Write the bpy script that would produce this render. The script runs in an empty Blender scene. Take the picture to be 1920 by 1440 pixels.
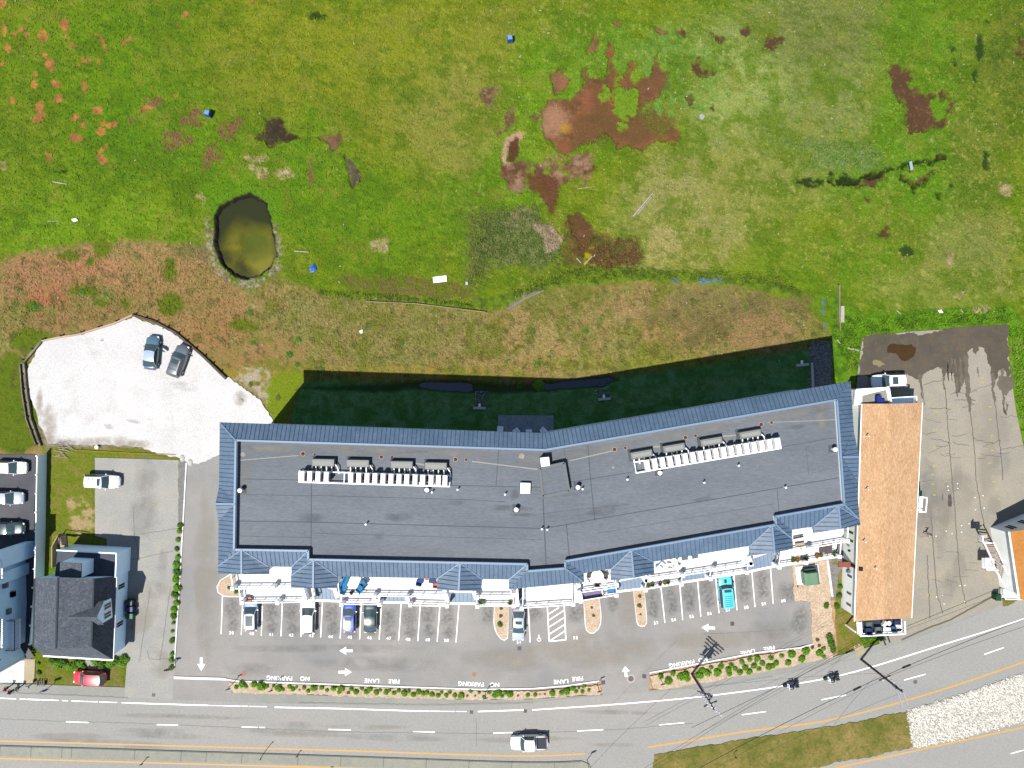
import bpy, bmesh, math, random
import numpy as np
from mathutils import Vector, Matrix
random.seed(7)
sc = bpy.context.scene
S = 13.6      # photo pixels per metre at ground level
H = 98.0      # drone height in metres
# ---------------- camera, world, sun, exposure ----------------
cam = bpy.data.cameras.new('camera'); camo = bpy.data.objects.new('camera', cam)
sc.collection.objects.link(camo); camo.location = (0, 0, H); camo.rotation_euler = (0, 0, 0)
cam.sensor_width = 36; cam.lens = 18 * S * H / 960; cam.clip_end = 8000; cam.clip_start = 1
sc.camera = camo
SUN_D = Vector((-5.07, -6.4, 16.0)).normalized()
elev = math.asin(SUN_D.z); azim = math.atan2(SUN_D.x, SUN_D.y)
wd = bpy.data.worlds.new('World'); sc.world = wd; wd.use_nodes = True
nt = wd.node_tree; bg = nt.nodes['Background']
sky = nt.nodes.new('ShaderNodeTexSky'); sky.sky_type = 'NISHITA'; sky.sun_disc = False
sky.sun_elevation = elev; sky.sun_rotation = azim; sky.air_density = 1.0; sky.dust_density = 0.4; sky.ozone_density = 1.5
nt.links.new(sky.outputs[0], bg.inputs[0]); bg.inputs[1].default_value = 0.075
sl = bpy.data.lights.new('sun', 'SUN'); sl.energy = 4.6; sl.angle = math.radians(0.5); sl.color = (1, 0.965, 0.9)
so = bpy.data.objects.new('sun', sl); sc.collection.objects.link(so); so.location = (0, 0, 120)
so.rotation_euler = SUN_D.to_track_quat('Z', 'Y').to_euler()
sc.view_settings.view_transform = 'Standard'; sc.view_settings.look = 'None'
sc.view_settings.exposure = 0.97; sc.view_settings.gamma = 1
GG = 2.75     # photo linear value of a white diffuse ground, used to turn seen colours into albedo

# ---------------- helpers ----------------
def W(px, py, z=0.0):
    k = (H - z) / H / S
    return Vector(((px - 960) * k, (720 - py) * k, z))
def zz(off, s, *pts):     # points read in an enlarged crop -> photo pixels
    return [(off[0] + p[0] / s, off[1] + p[1] / s) + tuple(p[2:]) for p in pts]
def lin(c):
    c = c / 255.0
    return c / 12.92 if c <= 0.04045 else ((c + 0.055) / 1.055) ** 2.4
def A(r, g, b):
    return tuple(min(0.82, max(0.004, lin(v) / GG)) for v in (r, g, b))
MATS = {}
def mat(name, c1, c2=None, scale=1.0, c3=None, fine=0.0, fscale=12.0, rough=0.85, metal=0.0, bump=0.0, bscale=20.0, attr=None, spec=0.3, stretch=None, contrast=(0.35, 0.65), emit=None):
    if name in MATS: return MATS[name]
    m = bpy.data.materials.new(name); m.use_nodes = True; MATS[name] = m
    n = m.node_tree; N = n.nodes; L = n.links; b = N['Principled BSDF']
    b.inputs['Roughness'].default_value = rough; b.inputs['Metallic'].default_value = metal
    b.inputs['Specular IOR Level'].default_value = spec
    tc = N.new('ShaderNodeTexCoord'); vec = tc.outputs['Object']
    if stretch:
        mp = N.new('ShaderNodeMapping'); mp.inputs['Scale'].default_value = stretch[:3]
        if len(stretch) > 3: mp.inputs['Rotation'].default_value = (0, 0, stretch[3])
        L.new(vec, mp.inputs[0]); vec = mp.outputs[0]
    def noise(s, det=4):
        t = N.new('ShaderNodeTexNoise'); t.inputs['Scale'].default_value = s; t.inputs['Detail'].default_value = det
        t.inputs['Roughness'].default_value = 0.65; L.new(vec, t.inputs['Vector']); return t.outputs['Fac']
    if attr:
        a = N.new('ShaderNodeAttribute'); a.attribute_name = attr; col = a.outputs['Color']
    else:
        r = N.new('ShaderNodeRGB'); r.outputs[0].default_value = (*c1, 1); col = r.outputs[0]
    def mixc(ca, cb, f, mode='MIX'):
        x = N.new('ShaderNodeMix'); x.data_type = 'RGBA'; x.blend_type = mode
        if isinstance(f, float): x.inputs[0].default_value = f
        else: L.new(f, x.inputs[0])
        for i, v in ((6, ca), (7, cb)):
            if isinstance(v, tuple): x.inputs[i].default_value = (*v, 1)
            else: L.new(v, x.inputs[i])
        return x.outputs[2]
    def ramp(f, lo, hi, a=0.0, bb=1.0):
        x = N.new('ShaderNodeMapRange'); x.inputs[1].default_value = lo; x.inputs[2].default_value = hi
        x.inputs[3].default_value = a; x.inputs[4].default_value = bb; L.new(f, x.inputs[0]); return x.outputs[0]
    if c2: col = mixc(col, c2, ramp(noise(scale), *contrast))
    if c3: col = mixc(col, c3, ramp(noise(scale * 3.7, 6), 0.5, 0.75))
    if fine:
        v = ramp(noise(fscale, 3), 0.3, 0.7, 1 - fine, 1 + fine)
        x = N.new('ShaderNodeVectorMath'); x.operation = 'SCALE'; L.new(col, x.inputs[0]); L.new(v, x.inputs['Scale']); col = x.outputs[0]
    L.new(col, b.inputs['Base Color'])
    if bump:
        bp = N.new('ShaderNodeBump'); bp.inputs['Strength'].default_value = 1.0; bp.inputs['Distance'].default_value = bump
        L.new(noise(bscale, 4), bp.inputs['Height']); L.new(bp.outputs[0], b.inputs['Normal'])
    if emit:
        b.inputs['Emission Color'].default_value = (*emit, 1); b.inputs['Emission Strength'].default_value = 1
    return m
def tag(o, label=None, cat=None, group=None, kind=None):
    if label: o['label'] = label
    if cat: o['category'] = cat
    if group: o['group'] = group
    if kind: o['kind'] = kind
    return o
def empty(name, loc, rz=0, label=None, cat=None, group=None):
    o = bpy.data.objects.new(name, None); sc.collection.objects.link(o); o.empty_display_size = 0.3
    o.location = loc; o.rotation_euler = (0, 0, rz); return tag(o, label, cat, group)
def copy_tree(o, parent=None):
    c = o.copy(); sc.collection.objects.link(c); c.parent = parent
    for ch in o.children: copy_tree(ch, c)
    return c
class MB:
    def __init__(s): s.v = []; s.f = []; s.m = []
    def poly(s, pts, mi=0):
        b = len(s.v); s.v += [tuple(p) for p in pts]; s.f.append(tuple(range(b, b + len(pts)))); s.m.append(mi); return s
    def box(s, c, d, rz=0.0, mi=0, top=None):      # centre of base, size, top = scale of the top face
        t = top or (1, 1); cs, sn = math.cos(rz), math.sin(rz); b = len(s.v)
        for z, sx, sy in ((0, 1, 1), (d[2], t[0], t[1])):
            for x, y in ((-1, -1), (1, -1), (1, 1), (-1, 1)):
                X, Y = x * d[0] / 2 * sx, y * d[1] / 2 * sy
                s.v.append((c[0] + X * cs - Y * sn, c[1] + X * sn + Y * cs, c[2] + z))
        for q in ((3, 2, 1, 0), (4, 5, 6, 7), (0, 1, 5, 4), (1, 2, 6, 5), (2, 3, 7, 6), (3, 0, 4, 7)):
            s.f.append(tuple(b + i for i in q)); s.m.append(mi)
        return s
    def prism(s, pts, z0, z1, mi=0, tmi=None):     # pts: xy list (any winding)
        n = len(pts); a = sum(pts[i][0] * pts[(i + 1) % n][1] - pts[(i + 1) % n][0] * pts[i][1] for i in range(n))
        if a < 0: pts = pts[::-1]
        b = len(s.v); s.v += [(p[0], p[1], z0) for p in pts] + [(p[0], p[1], z1) for p in pts]
        s.f.append(tuple(b + n + i for i in range(n))); s.m.append(mi if tmi is None else tmi)
        s.f.append(tuple(b + n - 1 - i for i in range(n))); s.m.append(mi)
        for i in range(n):
            j = (i + 1) % n; s.f.append((b + i, b + j, b + n + j, b + n + i)); s.m.append(mi)
        return s
    def tube(s, p0, p1, r, r1=None, n=8, mi=0, cap=True):
        p0 = Vector(p0); p1 = Vector(p1); d = (p1 - p0)
        if d.length < 1e-6: return s
        d.normalize(); u = d.orthogonal().normalized(); w = d.cross(u); r1 = r if r1 is None else r1; b = len(s.v)
        for p, q in ((p0, r), (p1, r1)):
            for i in range(n):
                a = 2 * math.pi * i / n; s.v.append(tuple(p + (u * math.cos(a) + w * math.sin(a)) * q))
        for i in range(n):
            j = (i + 1) % n; s.f.append((b + i, b + j, b + n + j, b + n + i)); s.m.append(mi)
        if cap:
            s.f.append(tuple(b + n - 1 - i for i in range(n))); s.m.append(mi)
            s.f.append(tuple(b + n + i for i in range(n))); s.m.append(mi)
        return s
    def beam(s, p0, p1, w, h, mi=0):               # bar with its top on the line p0-p1
        p0 = Vector(p0); p1 = Vector(p1); d = p1 - p0
        if d.length < 1e-6: return s
        side = Vector((-d.y, d.x, 0)); side = side.normalized() * w / 2 if side.length > 1e-6 else Vector((w / 2, 0, 0))
        dn = Vector((0, 0, -h)); b = len(s.v)
        for p in (p0, p1): s.v += [tuple(p + side + dn), tuple(p - side + dn), tuple(p - side), tuple(p + side)]
        for q in ((0, 1, 5, 4), (1, 2, 6, 5), (2, 3, 7, 6), (3, 0, 4, 7), (3, 2, 1, 0), (4, 5, 6, 7)):
            s.f.append(tuple(b + i for i in q)); s.m.append(mi)
        return s
    def strip(s, pts, w, z=None, mi=0):            # flat ribbon along a polyline of Vectors
        pts = [Vector(p) for p in pts]; n = len(pts); L = []
        for i, p in enumerate(pts):
            d = (pts[min(i + 1, n - 1)] - pts[max(i - 1, 0)]); d.z = 0
            d = d.normalized() if d.length > 1e-9 else Vector((1, 0, 0)); sd = Vector((-d.y, d.x, 0)) * w / 2
            L.append((p + sd, p - sd))
        for i in range(n - 1):
            a, b_, c, d = L[i][0], L[i][1], L[i + 1][1], L[i + 1][0]
            q = [a, b_, c, d]
            if z is not None: q = [Vector((t.x, t.y, z)) for t in q]
            s.poly(q, mi)
        return s
    def dome(s, c, r, rz=1.0, n=10, m=5, mi=0):
        b = len(s.v)
        for j in range(m + 1):
            t = math.pi / 2 * j / m
            for i in range(n):
                a = 2 * math.pi * i / n; s.v.append((c[0] + r * math.cos(t) * math.cos(a), c[1] + r * math.cos(t) * math.sin(a), c[2] + r * rz * math.sin(t)))
        for j in range(m):
            for i in range(n):
                k = (i + 1) % n; s.f.append((b + j * n + i, b + j * n + k, b + (j + 1) * n + k, b + (j + 1) * n + i)); s.m.append(mi)
        return s
    def build(s, name, mats, parent=None, smooth=False, **kw):
        me = bpy.data.meshes.new(name); me.from_pydata(s.v, [], s.f)
        if not isinstance(mats, (list, tuple)): mats = [mats]
        for m in mats: me.materials.append(m)
        if len(mats) > 1: me.polygons.foreach_set('material_index', s.m)
        if smooth: me.polygons.foreach_set('use_smooth', [True] * len(me.polygons))
        me.update(); o = bpy.data.objects.new(name, me); sc.collection.objects.link(o)
        if parent: o.parent = parent
        return tag(o, **kw)
def wpts(pts, z=0.0): return [W(p[0], p[1], z) for p in pts]
def ragged(pts, amp, step=6.0, seed=0, levels=3):   # roughen an outline given in photo pixels
    rg = random.Random(seed); out = [tuple(p[:2]) for p in pts]
    for l in range(7):
        new = []; done = True
        for i in range(len(out)):
            a = out[i]; b = out[(i + 1) % len(out)]; L = math.hypot(b[0] - a[0], b[1] - a[1]); new.append(a)
            if L > step:
                done = False; m = rg.uniform(-1, 1) * min(amp, L * 0.22)
                new.append(((a[0] + b[0]) / 2 - (b[1] - a[1]) / L * m, (a[1] + b[1]) / 2 + (b[0] - a[0]) / L * m))
        out = new
        if done: break
    return out
def sheet(name, pts, z, m, kind='structure', thick=0.0, **kw):
    mb = MB(); q = [tuple(W(p[0], p[1], 0)[:2]) for p in pts]
    mb.prism(q, z - max(thick, 0.003), z); return mb.build(name, m, kind=kind, **kw)

_o1 = 'zeroth first second third fourth fifth sixth seventh eighth ninth tenth eleventh twelfth thirteenth fourteenth fifteenth sixteenth seventeenth eighteenth nineteenth'.split()
_t = {2: 'twent', 3: 'thirt', 4: 'fort', 5: 'fift', 6: 'sixt', 7: 'sevent', 8: 'eight'}
def ordw(n):
    if n < 20: return _o1[n]
    return _t[n // 10] + ('ieth' if n % 10 == 0 else 'y-' + _o1[n % 10])
def decal(name, cx, cy, rx, ry, z, m, rot=0.0, seed=0, n=22):     # soft-edged stain, alpha fades to the rim
    rg = random.Random(seed); v = [tuple(W(cx, cy)[:2]) + (z,)]; f = []; al = [1.0]; c, s_ = math.cos(rot), math.sin(rot); js = [rg.uniform(.75, 1.2) for _ in range(n)]
    for k, (t, a) in enumerate(((0.35, 0.9), (0.7, 0.5), (1.0, 0.0))):
        for i in range(n):
            A_ = 2 * math.pi * i / n; j = js[i] * 0.5 + js[i - 1] * 0.5; u = rx * t * j * math.cos(A_); w = ry * t * j * math.sin(A_)
            v.append(tuple(W(cx + u * c - w * s_, cy + u * s_ + w * c)[:2]) + (z,)); al.append(a)
    for i in range(n):
        j = (i + 1) % n; f.append((0, 1 + j, 1 + i))
        for k in (0, 1): f.append((1 + k * n + i, 1 + k * n + j, 1 + (k + 1) * n + j, 1 + (k + 1) * n + i))
    me = bpy.data.meshes.new(name); me.from_pydata(v, [], [q[::-1] for q in f]); at = me.attributes.new('fade', 'FLOAT', 'POINT'); at.data.foreach_set('value', al); me.materials.append(m)
    o = bpy.data.objects.new(name, me); sc.collection.objects.link(o); return tag(o, kind='structure')
def stainmat(name, col, amt=0.7, scale=0.9, rough=0.9):
    m = mat(name, col, fine=0.1, rough=rough); n = m.node_tree; b = n.nodes['Principled BSDF']; a = n.nodes.new('ShaderNodeAttribute'); a.attribute_name = 'fade'
    t = n.nodes.new('ShaderNodeTexNoise'); t.inputs['Scale'].default_value = scale; t.inputs['Detail'].default_value = 6; tc = n.nodes.new('ShaderNodeTexCoord'); n.links.new(tc.outputs['Object'], t.inputs['Vector'])
    r = n.nodes.new('ShaderNodeMapRange'); r.inputs[1].default_value = 0.3; r.inputs[2].default_value = 0.68; r.inputs[4].default_value = amt; n.links.new(t.outputs['Fac'], r.inputs[0])
    x = n.nodes.new('ShaderNodeMath'); x.operation = 'MULTIPLY'; n.links.new(r.outputs[0], x.inputs[0]); n.links.new(a.outputs['Fac'], x.inputs[1]); n.links.new(x.outputs[0], b.inputs['Alpha']); return m
# ---------------- paved surfaces ----------------
LOT = [(352, 860), (412, 820), (900, 850), (1500, 800), (1500, 1060), (1485, 1060), (1488, 1126), (1518, 1128), (1524, 1206), (1420, 1226), (1218, 1264), (1216, 1330), (1132, 1330), (1128, 1280), (1060, 1289), (1000, 1294), (900, 1295), (760, 1291), (640, 1286), (437, 1280), (430, 1330), (322, 1330), (327, 1260), (337, 1100), (345, 960)]
ROADTOP = [(-400, 1292), (0, 1299), (120, 1304), (250, 1309), (560, 1319), (800, 1324), (960, 1320), (1130, 1304), (1300, 1290), (1450, 1266), (1600, 1236), (1750, 1184), (1920, 1118), (2400, 930)]
ROAD = ROADTOP + [(2400, 2200), (-400, 2200)]
WALK = [(-400, 1274), (0, 1281), (235, 1289), (330, 1285), (437, 1298), (640, 1305), (880, 1312), (1000, 1311), (1126, 1302), (1240, 1292), (1560, 1232), (1612, 1218), (1700, 1192), (1850, 1140), (1920, 1108), (2400, 915), (2400, 990), (1600, 1260), (1300, 1310), (960, 1340), (560, 1340), (-400, 1310)]
DRIVE = [(178, 858), (348, 863), (346, 960), (338, 1100), (328, 1260), (326, 1325), (232, 1320), (238, 1240), (200, 1240), (200, 1010), (178, 1005)]
LLOT = [(-400, 850), (68, 852), (62, 1050), (58, 1238), (-400, 1238)]
GRAV = [(54, 684), (82, 638), (150, 627), (215, 606), (250, 593), (300, 612), (350, 643), (400, 683), (440, 717), (490, 752), (515, 794), (520, 840), (412, 852), (385, 866), (350, 872), (335, 858), (300, 852), (262, 838), (170, 836), (90, 832), (72, 790), (56, 740)]
RLOT = [(1617, 634), (1700, 622), (1888, 611), (1893, 690), (1905, 770), (1922, 852), (2400, 852), (2400, 920), (1920, 1112), (1850, 1143), (1700, 1196), (1650, 1210), (1640, 1160), (1600, 1100), (1600, 790), (1608, 700)]
BARK2 = [(1484, 1055), (1552, 1048), (1556, 1085), (1557, 1125), (1564, 1180), (1561, 1232), (1400, 1266), (1240, 1293), (1225, 1290), (1218, 1268), (1420, 1229), (1524, 1209), (1519, 1128), (1489, 1126)]
BARK1 = [(428, 1279), (640, 1287), (900, 1296), (1000, 1296), (1127, 1284), (1125, 1302), (1000, 1310), (880, 1312), (640, 1305), (438, 1298)]
ROCK = [(1700, 1333), (1800, 1304), (1920, 1262), (2100, 1195), (2100, 1290), (1920, 1352), (1800, 1383), (1712, 1402)]
GRASSMED = [(1226, 1415), (1400, 1386), (1560, 1362), (1700, 1333), (1711, 1401), (1560, 1431), (1480, 1448), (1232, 1475), (1224, 1440)]
PAVED = [ROAD, LOT, WALK, DRIVE, LLOT, GRAV, RLOT, BARK1, BARK2, ROCK, [(0, 1240), (66, 1240), (66, 1285), (0, 1285)]]
# ---------------- ground: one sheet, coloured and shaped by masks ----------------
STEP = 1.9
gx = np.arange(-130, 2055, STEP); gy = np.arange(-110, 1560, STEP)
far = np.array([30, 80, 200, 500, 1300, 3500, 9000, 25000.0])
gx = np.concatenate([gx[0] - far[::-1], gx, gx[-1] + far]); gy = np.concatenate([gy[0] - far[::-1], gy, gy[-1] + far])
X, Y = np.meshgrid(gx, gy); X = X.astype(np.float32); Y = Y.astype(np.float32)
def vn(x, y, s, seed):
    G = np.random.default_rng(seed).random((257, 257)).astype(np.float32)
    x = x / s; y = y / s; xi = np.floor(x); yi = np.floor(y); fx = x - xi; fy = y - yi
    fx = fx * fx * (3 - 2 * fx); fy = fy * fy * (3 - 2 * fy); xi = xi.astype(np.int64) % 256; yi = yi.astype(np.int64) % 256
    a = G[yi, xi]; b = G[yi, xi + 1]; c = G[yi + 1, xi]; d = G[yi + 1, xi + 1]
    return (a + (b - a) * fx) * (1 - fy) + (c + (d - c) * fx) * fy
def fbm(s, seed, o=4, g=0.55, x=None, y=None, ax=1.0):
    x = X if x is None else x; y = Y if y is None else y; t = 0; am = 1; tot = 0
    for i in range(o): t = t + am * vn(x * ax, y, s / 2 ** i, seed * 31 + i); tot += am; am *= g
    return t / tot
def ss(a, b, t): t = np.clip((t - a) / (b - a), 0, 1); return t * t * (3 - 2 * t)
WX = (fbm(14, 90, 4) - 0.5); WY = (fbm(14, 91, 4) - 0.5); WL = (fbm(60, 92, 4) - 0.5)
RG = (fbm(9, 93, 4, 0.7) - 0.5)
C = np.zeros(X.shape + (3,), np.float32); Z = np.zeros(X.shape, np.float32)
def put(sl, col, m, col2=None, n2=None):
    c = np.array(col, np.float32)
    if col2 is not None: c = c + (np.array(col2, np.float32) - c) * n2[..., None]
    C[sl] = C[sl] * (1 - m[..., None]) + c * m[..., None]
def bb(x0, x1, y0, y1, mg):
    return (slice(max(0, np.searchsorted(gy, y0 - mg)), np.searchsorted(gy, y1 + mg)), slice(max(0, np.searchsorted(gx, x0 - mg)), np.searchsorted(gx, x1 + mg)))
def sdp(x, y, P):
    d = np.full(x.shape, 1e9, np.float32); ins = np.zeros(x.shape, bool); n = len(P)
    for i in range(n):
        ax, ay = P[i][:2]; bx, by = P[(i + 1) % n][:2]; ex, ey = bx - ax, by - ay
        t = np.clip(((x - ax) * ex + (y - ay) * ey) / (ex * ex + ey * ey + 1e-9), 0, 1)
        d = np.minimum(d, np.hypot(x - ax - t * ex, y - ay - t * ey))
        c = ((ay > y) != (by > y)) & (x < (bx - ax) * (y - ay) / (by - ay + 1e-12) + ax); ins ^= c
    return np.where(ins, -d, d)
def mask_poly(P, amp=6, soft=1.5, warp=8, mg=40):
    xs = [p[0] for p in P]; ys = [p[1] for p in P]; sl = bb(min(xs), max(xs), min(ys), max(ys), mg + soft)
    d = sdp(X[sl] + WX[sl] * warp, Y[sl] + WY[sl] * warp, P) + RG[sl] * amp * 2
    return sl, ss(soft, -soft, d), d
def P_(P, col, amp=6, soft=1.5, warp=8, st=1.0, col2=None, ns=12, dz=None, z0=None, mottle=0.0, mg=40, seed=5):
    sl, m, d = mask_poly(P, amp, soft, warp, mg)
    mm = m * st
    if mottle: mm = mm * ss(0.5 - mottle, 0.5 + 0.12, fbm(ns, seed + 3, 3, x=X[sl], y=Y[sl]) * 0.9 + 0.1)
    n2 = ss(0.3, 0.7, fbm(ns, seed, 4, x=X[sl], y=Y[sl])) if col2 is not None else None
    put(sl, col, mm, col2, n2)
    if dz is not None: Z[sl] += dz * m
    if z0 is not None: Z[sl] = Z[sl] * (1 - m) + z0 * m
    return sl, m
def E_(cx, cy, rx, ry, col, rot=0.0, **k):
    P = [(cx + rx * math.cos(t) * math.cos(rot) - ry * math.sin(t) * math.sin(rot), cy + rx * math.cos(t) * math.sin(rot) + ry * math.sin(t) * math.cos(rot)) for t in [i * math.pi / 8 for i in range(16)]]
    return P_(P, col, **k)
def line_(pts, w, col, **k):
    L = []; R = []
    for i, p in enumerate(pts):
        a = pts[max(i - 1, 0)]; b = pts[min(i + 1, len(pts) - 1)]; dx, dy = b[0] - a[0], b[1] - a[1]; l = math.hypot(dx, dy) or 1
        L.append((p[0] - dy / l * w / 2, p[1] + dx / l * w / 2)); R.append((p[0] + dy / l * w / 2, p[1] - dx / l * w / 2))
    return P_(L + R[::-1], col, **k)
full = (slice(None), slice(None))
n_big = fbm(300, 1, 4); n_med = fbm(70, 2, 4); n_sm = fbm(16, 3, 4); n_f = fbm(5, 4, 3, 0.7); n_d = fbm(34, 5, 5, 0.6)
rnd = np.random.default_rng(3).random(X.shape).astype(np.float32)
tuft = np.clip(fbm(4.5, 6, 3, 0.75), 0, 1)
# broad greens of the marsh
C[:] = (92, 132, 14)
put(full, (112, 136, 22), ss(0.4, 0.62, n_big * 0.6 + n_med * 0.4))
def soft(cx, cy, rx, ry, col, st=1.0, nz=0.6):
    d = np.hypot((X - cx) / rx, (Y - cy) / ry) + (WL * nz + (n_med - 0.5) * nz * 0.8 + (n_sm - 0.5) * 0.35)
    put(full, col, ss(1.15, 0.45, d) * st)
soft(700, 120, 420, 260, (128, 138, 34)); soft(860, 240, 170, 200, (142, 142, 66), 0.8); soft(620, 60, 300, 120, (132, 144, 30), 0.7)
soft(1500, 180, 330, 300, (126, 142, 74)); soft(1380, 150, 120, 110, (150, 168, 92), 0.9); soft(1560, 60, 180, 80, (116, 126, 66), 0.8)
soft(1320, 390, 190, 130, (156, 152, 90), 0.95); soft(1250, 480, 120, 60, (172, 160, 100), 0.8); soft(1440, 330, 140, 120, (136, 146, 66), .6)
soft(1730, 200, 120, 260, (88, 138, 20), .85); soft(1690, 330, 170, 110, (84, 138, 20), 0.8); soft(1830, 300, 70, 260, (88, 118, 30), 0.9)
soft(1680, 460, 170, 110, (92, 138, 22), 0.8); soft(1830, 470, 130, 90, (134, 140, 74), 0.85); soft(1760, 540, 170, 50, (140, 146, 72), 0.75)
soft(1480, 450, 90, 90, (112, 138, 36), 0.8); soft(1900, 120, 60, 200, (82, 100, 34), 0.7)
soft(120, 380, 260, 110, (104, 144, 20)); soft(200, 420, 250, 60, (112, 154, 24), 0.8); soft(60, 430, 90, 60, (104, 150, 22), 0.8)
soft(300, 250, 200, 110, (84, 136, 10), 0.8); soft(560, 330, 160, 130, (84, 138, 10), 0.85); soft(700, 400, 220, 130, (92, 138, 12), 0.9)
soft(150, 90, 260, 110, (96, 140, 14), 0.8); soft(960, 330, 60, 110, (90, 144, 18), 0.8); soft(1130, 150, 190, 140, (96, 144, 34), 0.8)
soft(1270, 130, 110, 90, (104, 148, 62), 0.8); soft(1000, 190, 90, 110, (92, 146, 12), 0.6); soft(880, 420, 70, 120, (86, 130, 20), 0.7)
soft(1350, 540, 160, 40, (104, 140, 28), 0.5); soft(40, 240, 60, 150, (98, 128, 24), 0.6)
# straw flecks and dark flecks over the whole marsh
st = 0.25 + 0.75 * ss(0.45, 0.6, n_med)
put(full, (168, 162, 92), ss(0.56, 0.74, n_f) * 0.42 * st)
n_st = fbm(8, 61, 4, 0.7, x=X * 0.8 + Y * 0.45, y=Y * 0.9 - X * 0.3, ax=0.45); put(full, (66, 102, 8), ss(0.52, 0.72, n_st) * 0.36); put(full, (150, 160, 50), ss(0.50, 0.30, n_st) * 0.28); put(full, (64, 98, 10), ss(0.58, 0.78, n_sm) * 0.18); put(full, (74, 112, 10), ss(0.48, 0.64, fbm(44, 62, 6, 0.72)) * 0.5); put(full, (136, 138, 56), ss(0.54, 0.68, fbm(52, 63, 6, 0.72)) * 0.45)
put(full, (190, 178, 110), ss(0.62, 0.80, fbm(6, 9, 3)) * 0.5 * ss(600, 1000, X) * ss(0.4, .6, n_big + 0.08))
Z[:] = (tuft - 0.5) * 0.16 + (n_sm - 0.5) * 0.12 + (n_st - 0.5) * 0.10
# dry bank and waste ground
dry = [(-200, 500), (0, 488), (60, 470), (160, 456), (280, 450), (370, 458), (405, 490), (425, 530), (470, 545), (520, 518), (600, 548), (740, 562), (905, 585), (955, 578), (1040, 540), (1200, 527), (1400, 538), (1500, 572), (1545, 610), (1566, 640), (1566, 900), (-200, 900)]
P_(dry, (160, 132, 84), amp=7, soft=6, col2=(146, 136, 76), ns=26)
def inpoly(P, soft_=10, amp=10): return mask_poly(P, amp, soft_, 12, 60)
sl, m, d = inpoly(dry)
s2 = np.clip(m, 0, 1)
put(sl, (122, 124, 46), s2 * ss(0.52, 0.66, n_d[sl]) * 0.8 * (0.4 + 0.6 * ss(430, 560, X[sl])))
put(sl, (186, 168, 112), s2 * ss(0.55, 0.7, n_f[sl]) * 0.55); put(sl, (86, 90, 34), s2 * ss(0.58, 0.75, fbm(6, 14, 3, x=X[sl], y=Y[sl])) * 0.55)
Z[sl] = Z[sl] * (1 - m * 0.25)
for e in ((250, 500, 150, 45, (184, 142, 100)), (120, 510, 110, 36, (190, 136, 98)), (380, 590, 90, 50, (184, 140, 98)), (1360, 600, 110, 34, (172, 142, 110)), (60, 530, 90, 40, (180, 132, 96)), (90, 560, 40, 20, (192, 126, 92)), (340, 560, 120, 60, (170, 134, 88)), (440, 640, 110, 45, (176, 130, 88)), (150, 600, 100, 30, (168, 128, 88)), (560, 660, 60, 25, (166, 132, 84)), (1010, 650, 70, 45, (182, 148, 100)), (1200, 590, 110, 35, (172, 142, 98)), (1400, 620, 90, 40, (166, 130, 92)), (1290, 610, 90, 40, (124, 110, 66)), (1440, 570, 90, 22, (128, 112, 72)), (990, 600, 40, 30, (176, 146, 100)), (1235, 625, 50, 16, (186, 146, 98)), (900, 690, 60, 20, (170, 142, 92)), (1330, 560, 80, 20, (136, 122, 80)), (390, 470, 60, 16, (136, 116, 84)), (600, 700, 400, 12, (164, 142, 56)), (1300, 680, 300, 10, (150, 150, 50))):
    sl, m = E_(*e, amp=12, soft=12, warp=30, st=0.9, mottle=0.32, ns=20, mg=80)
for e in ((700, 620, 230, 70, (150, 142, 84)), (1090, 640, 110, 60, (160, 148, 88)), (1060, 560, 90, 30, (124, 130, 56))):
    E_(*e, amp=14, soft=20, warp=30, st=0.6, mottle=0.2, ns=14, mg=80)
for x, y, rx, ry in ((172, 545, 12, 10), (148, 545, 16, 8), (190, 570, 14, 8), (320, 570, 24, 22), (318, 505, 12, 26), (130, 480, 22, 9), (190, 465, 18, 18), (455, 610, 30, 10), (60, 575, 10, 8), (65, 575, 12, 10), (170, 490, 8, 8), (235, 570, 7, 10), (215, 640, 40, 10), (25, 720, 40, 60), (30, 800, 50, 50), (60, 640, 40, 25)):
    E_(x, y, rx, ry, (92, 118, 18), amp=8, soft=5, warp=10, st=0.85)
sl, m, d = inpoly(dry); C[sl] *= (1 - m[..., None] * (1 - np.array([.97, .99, .96], np.float32)))
put(sl, (116, 122, 44), m * (0.25 + 0.75 * ss(430, 560, X[sl]) * ss(1330, 1150, X[sl])) * ss(0.50, 0.62, fbm(22, 77, 5, 0.65, x=X[sl], y=Y[sl])) * 0.75)
put(sl, (84, 84, 40), m * ss(0.58, 0.72, fbm(11, 78, 4, 0.65, x=X[sl], y=Y[sl])) * 0.5)
# green weed strip behind the low wall, lower right strip, shrubs
P_([(600, 545), (700, 552), (880, 570), (1000, 540), (1100, 500), (1300, 508), (1420, 520), (1500, 545), (1500, 560), (1380, 532), (1200, 525), (1040, 535), (950, 575), (900, 580), (740, 566), (600, 556)], (78, 104, 34), amp=8, soft=5, col2=(110, 140, 30), ns=8, dz=0.2)
P_([(1560, 560), (1620, 590), (1900, 570), (1925, 620), (1888, 608), (1617, 630), (1610, 720), (1560, 720)], (96, 150, 24), amp=6, soft=5, col2=(70, 116, 22), ns=9, dz=0.1)
P_([(1890, 605), (2060, 600), (2060, 840), (1925, 850), (1905, 770)], (84, 140, 14), amp=5, soft=4, col2=(110, 150, 50), ns=10, dz=0.1)
P_([(1600, 640), (1580, 720), (1560, 900), (1600, 900)], (104, 140, 30), amp=4, soft=3)
P_([(930, 395), (990, 385), (1060, 470), (1040, 500), (940, 500), (890, 470)], (118, 128, 70), amp=16, soft=14, warp=34, col2=(84, 106, 46), ns=7, dz=0.15)
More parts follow.
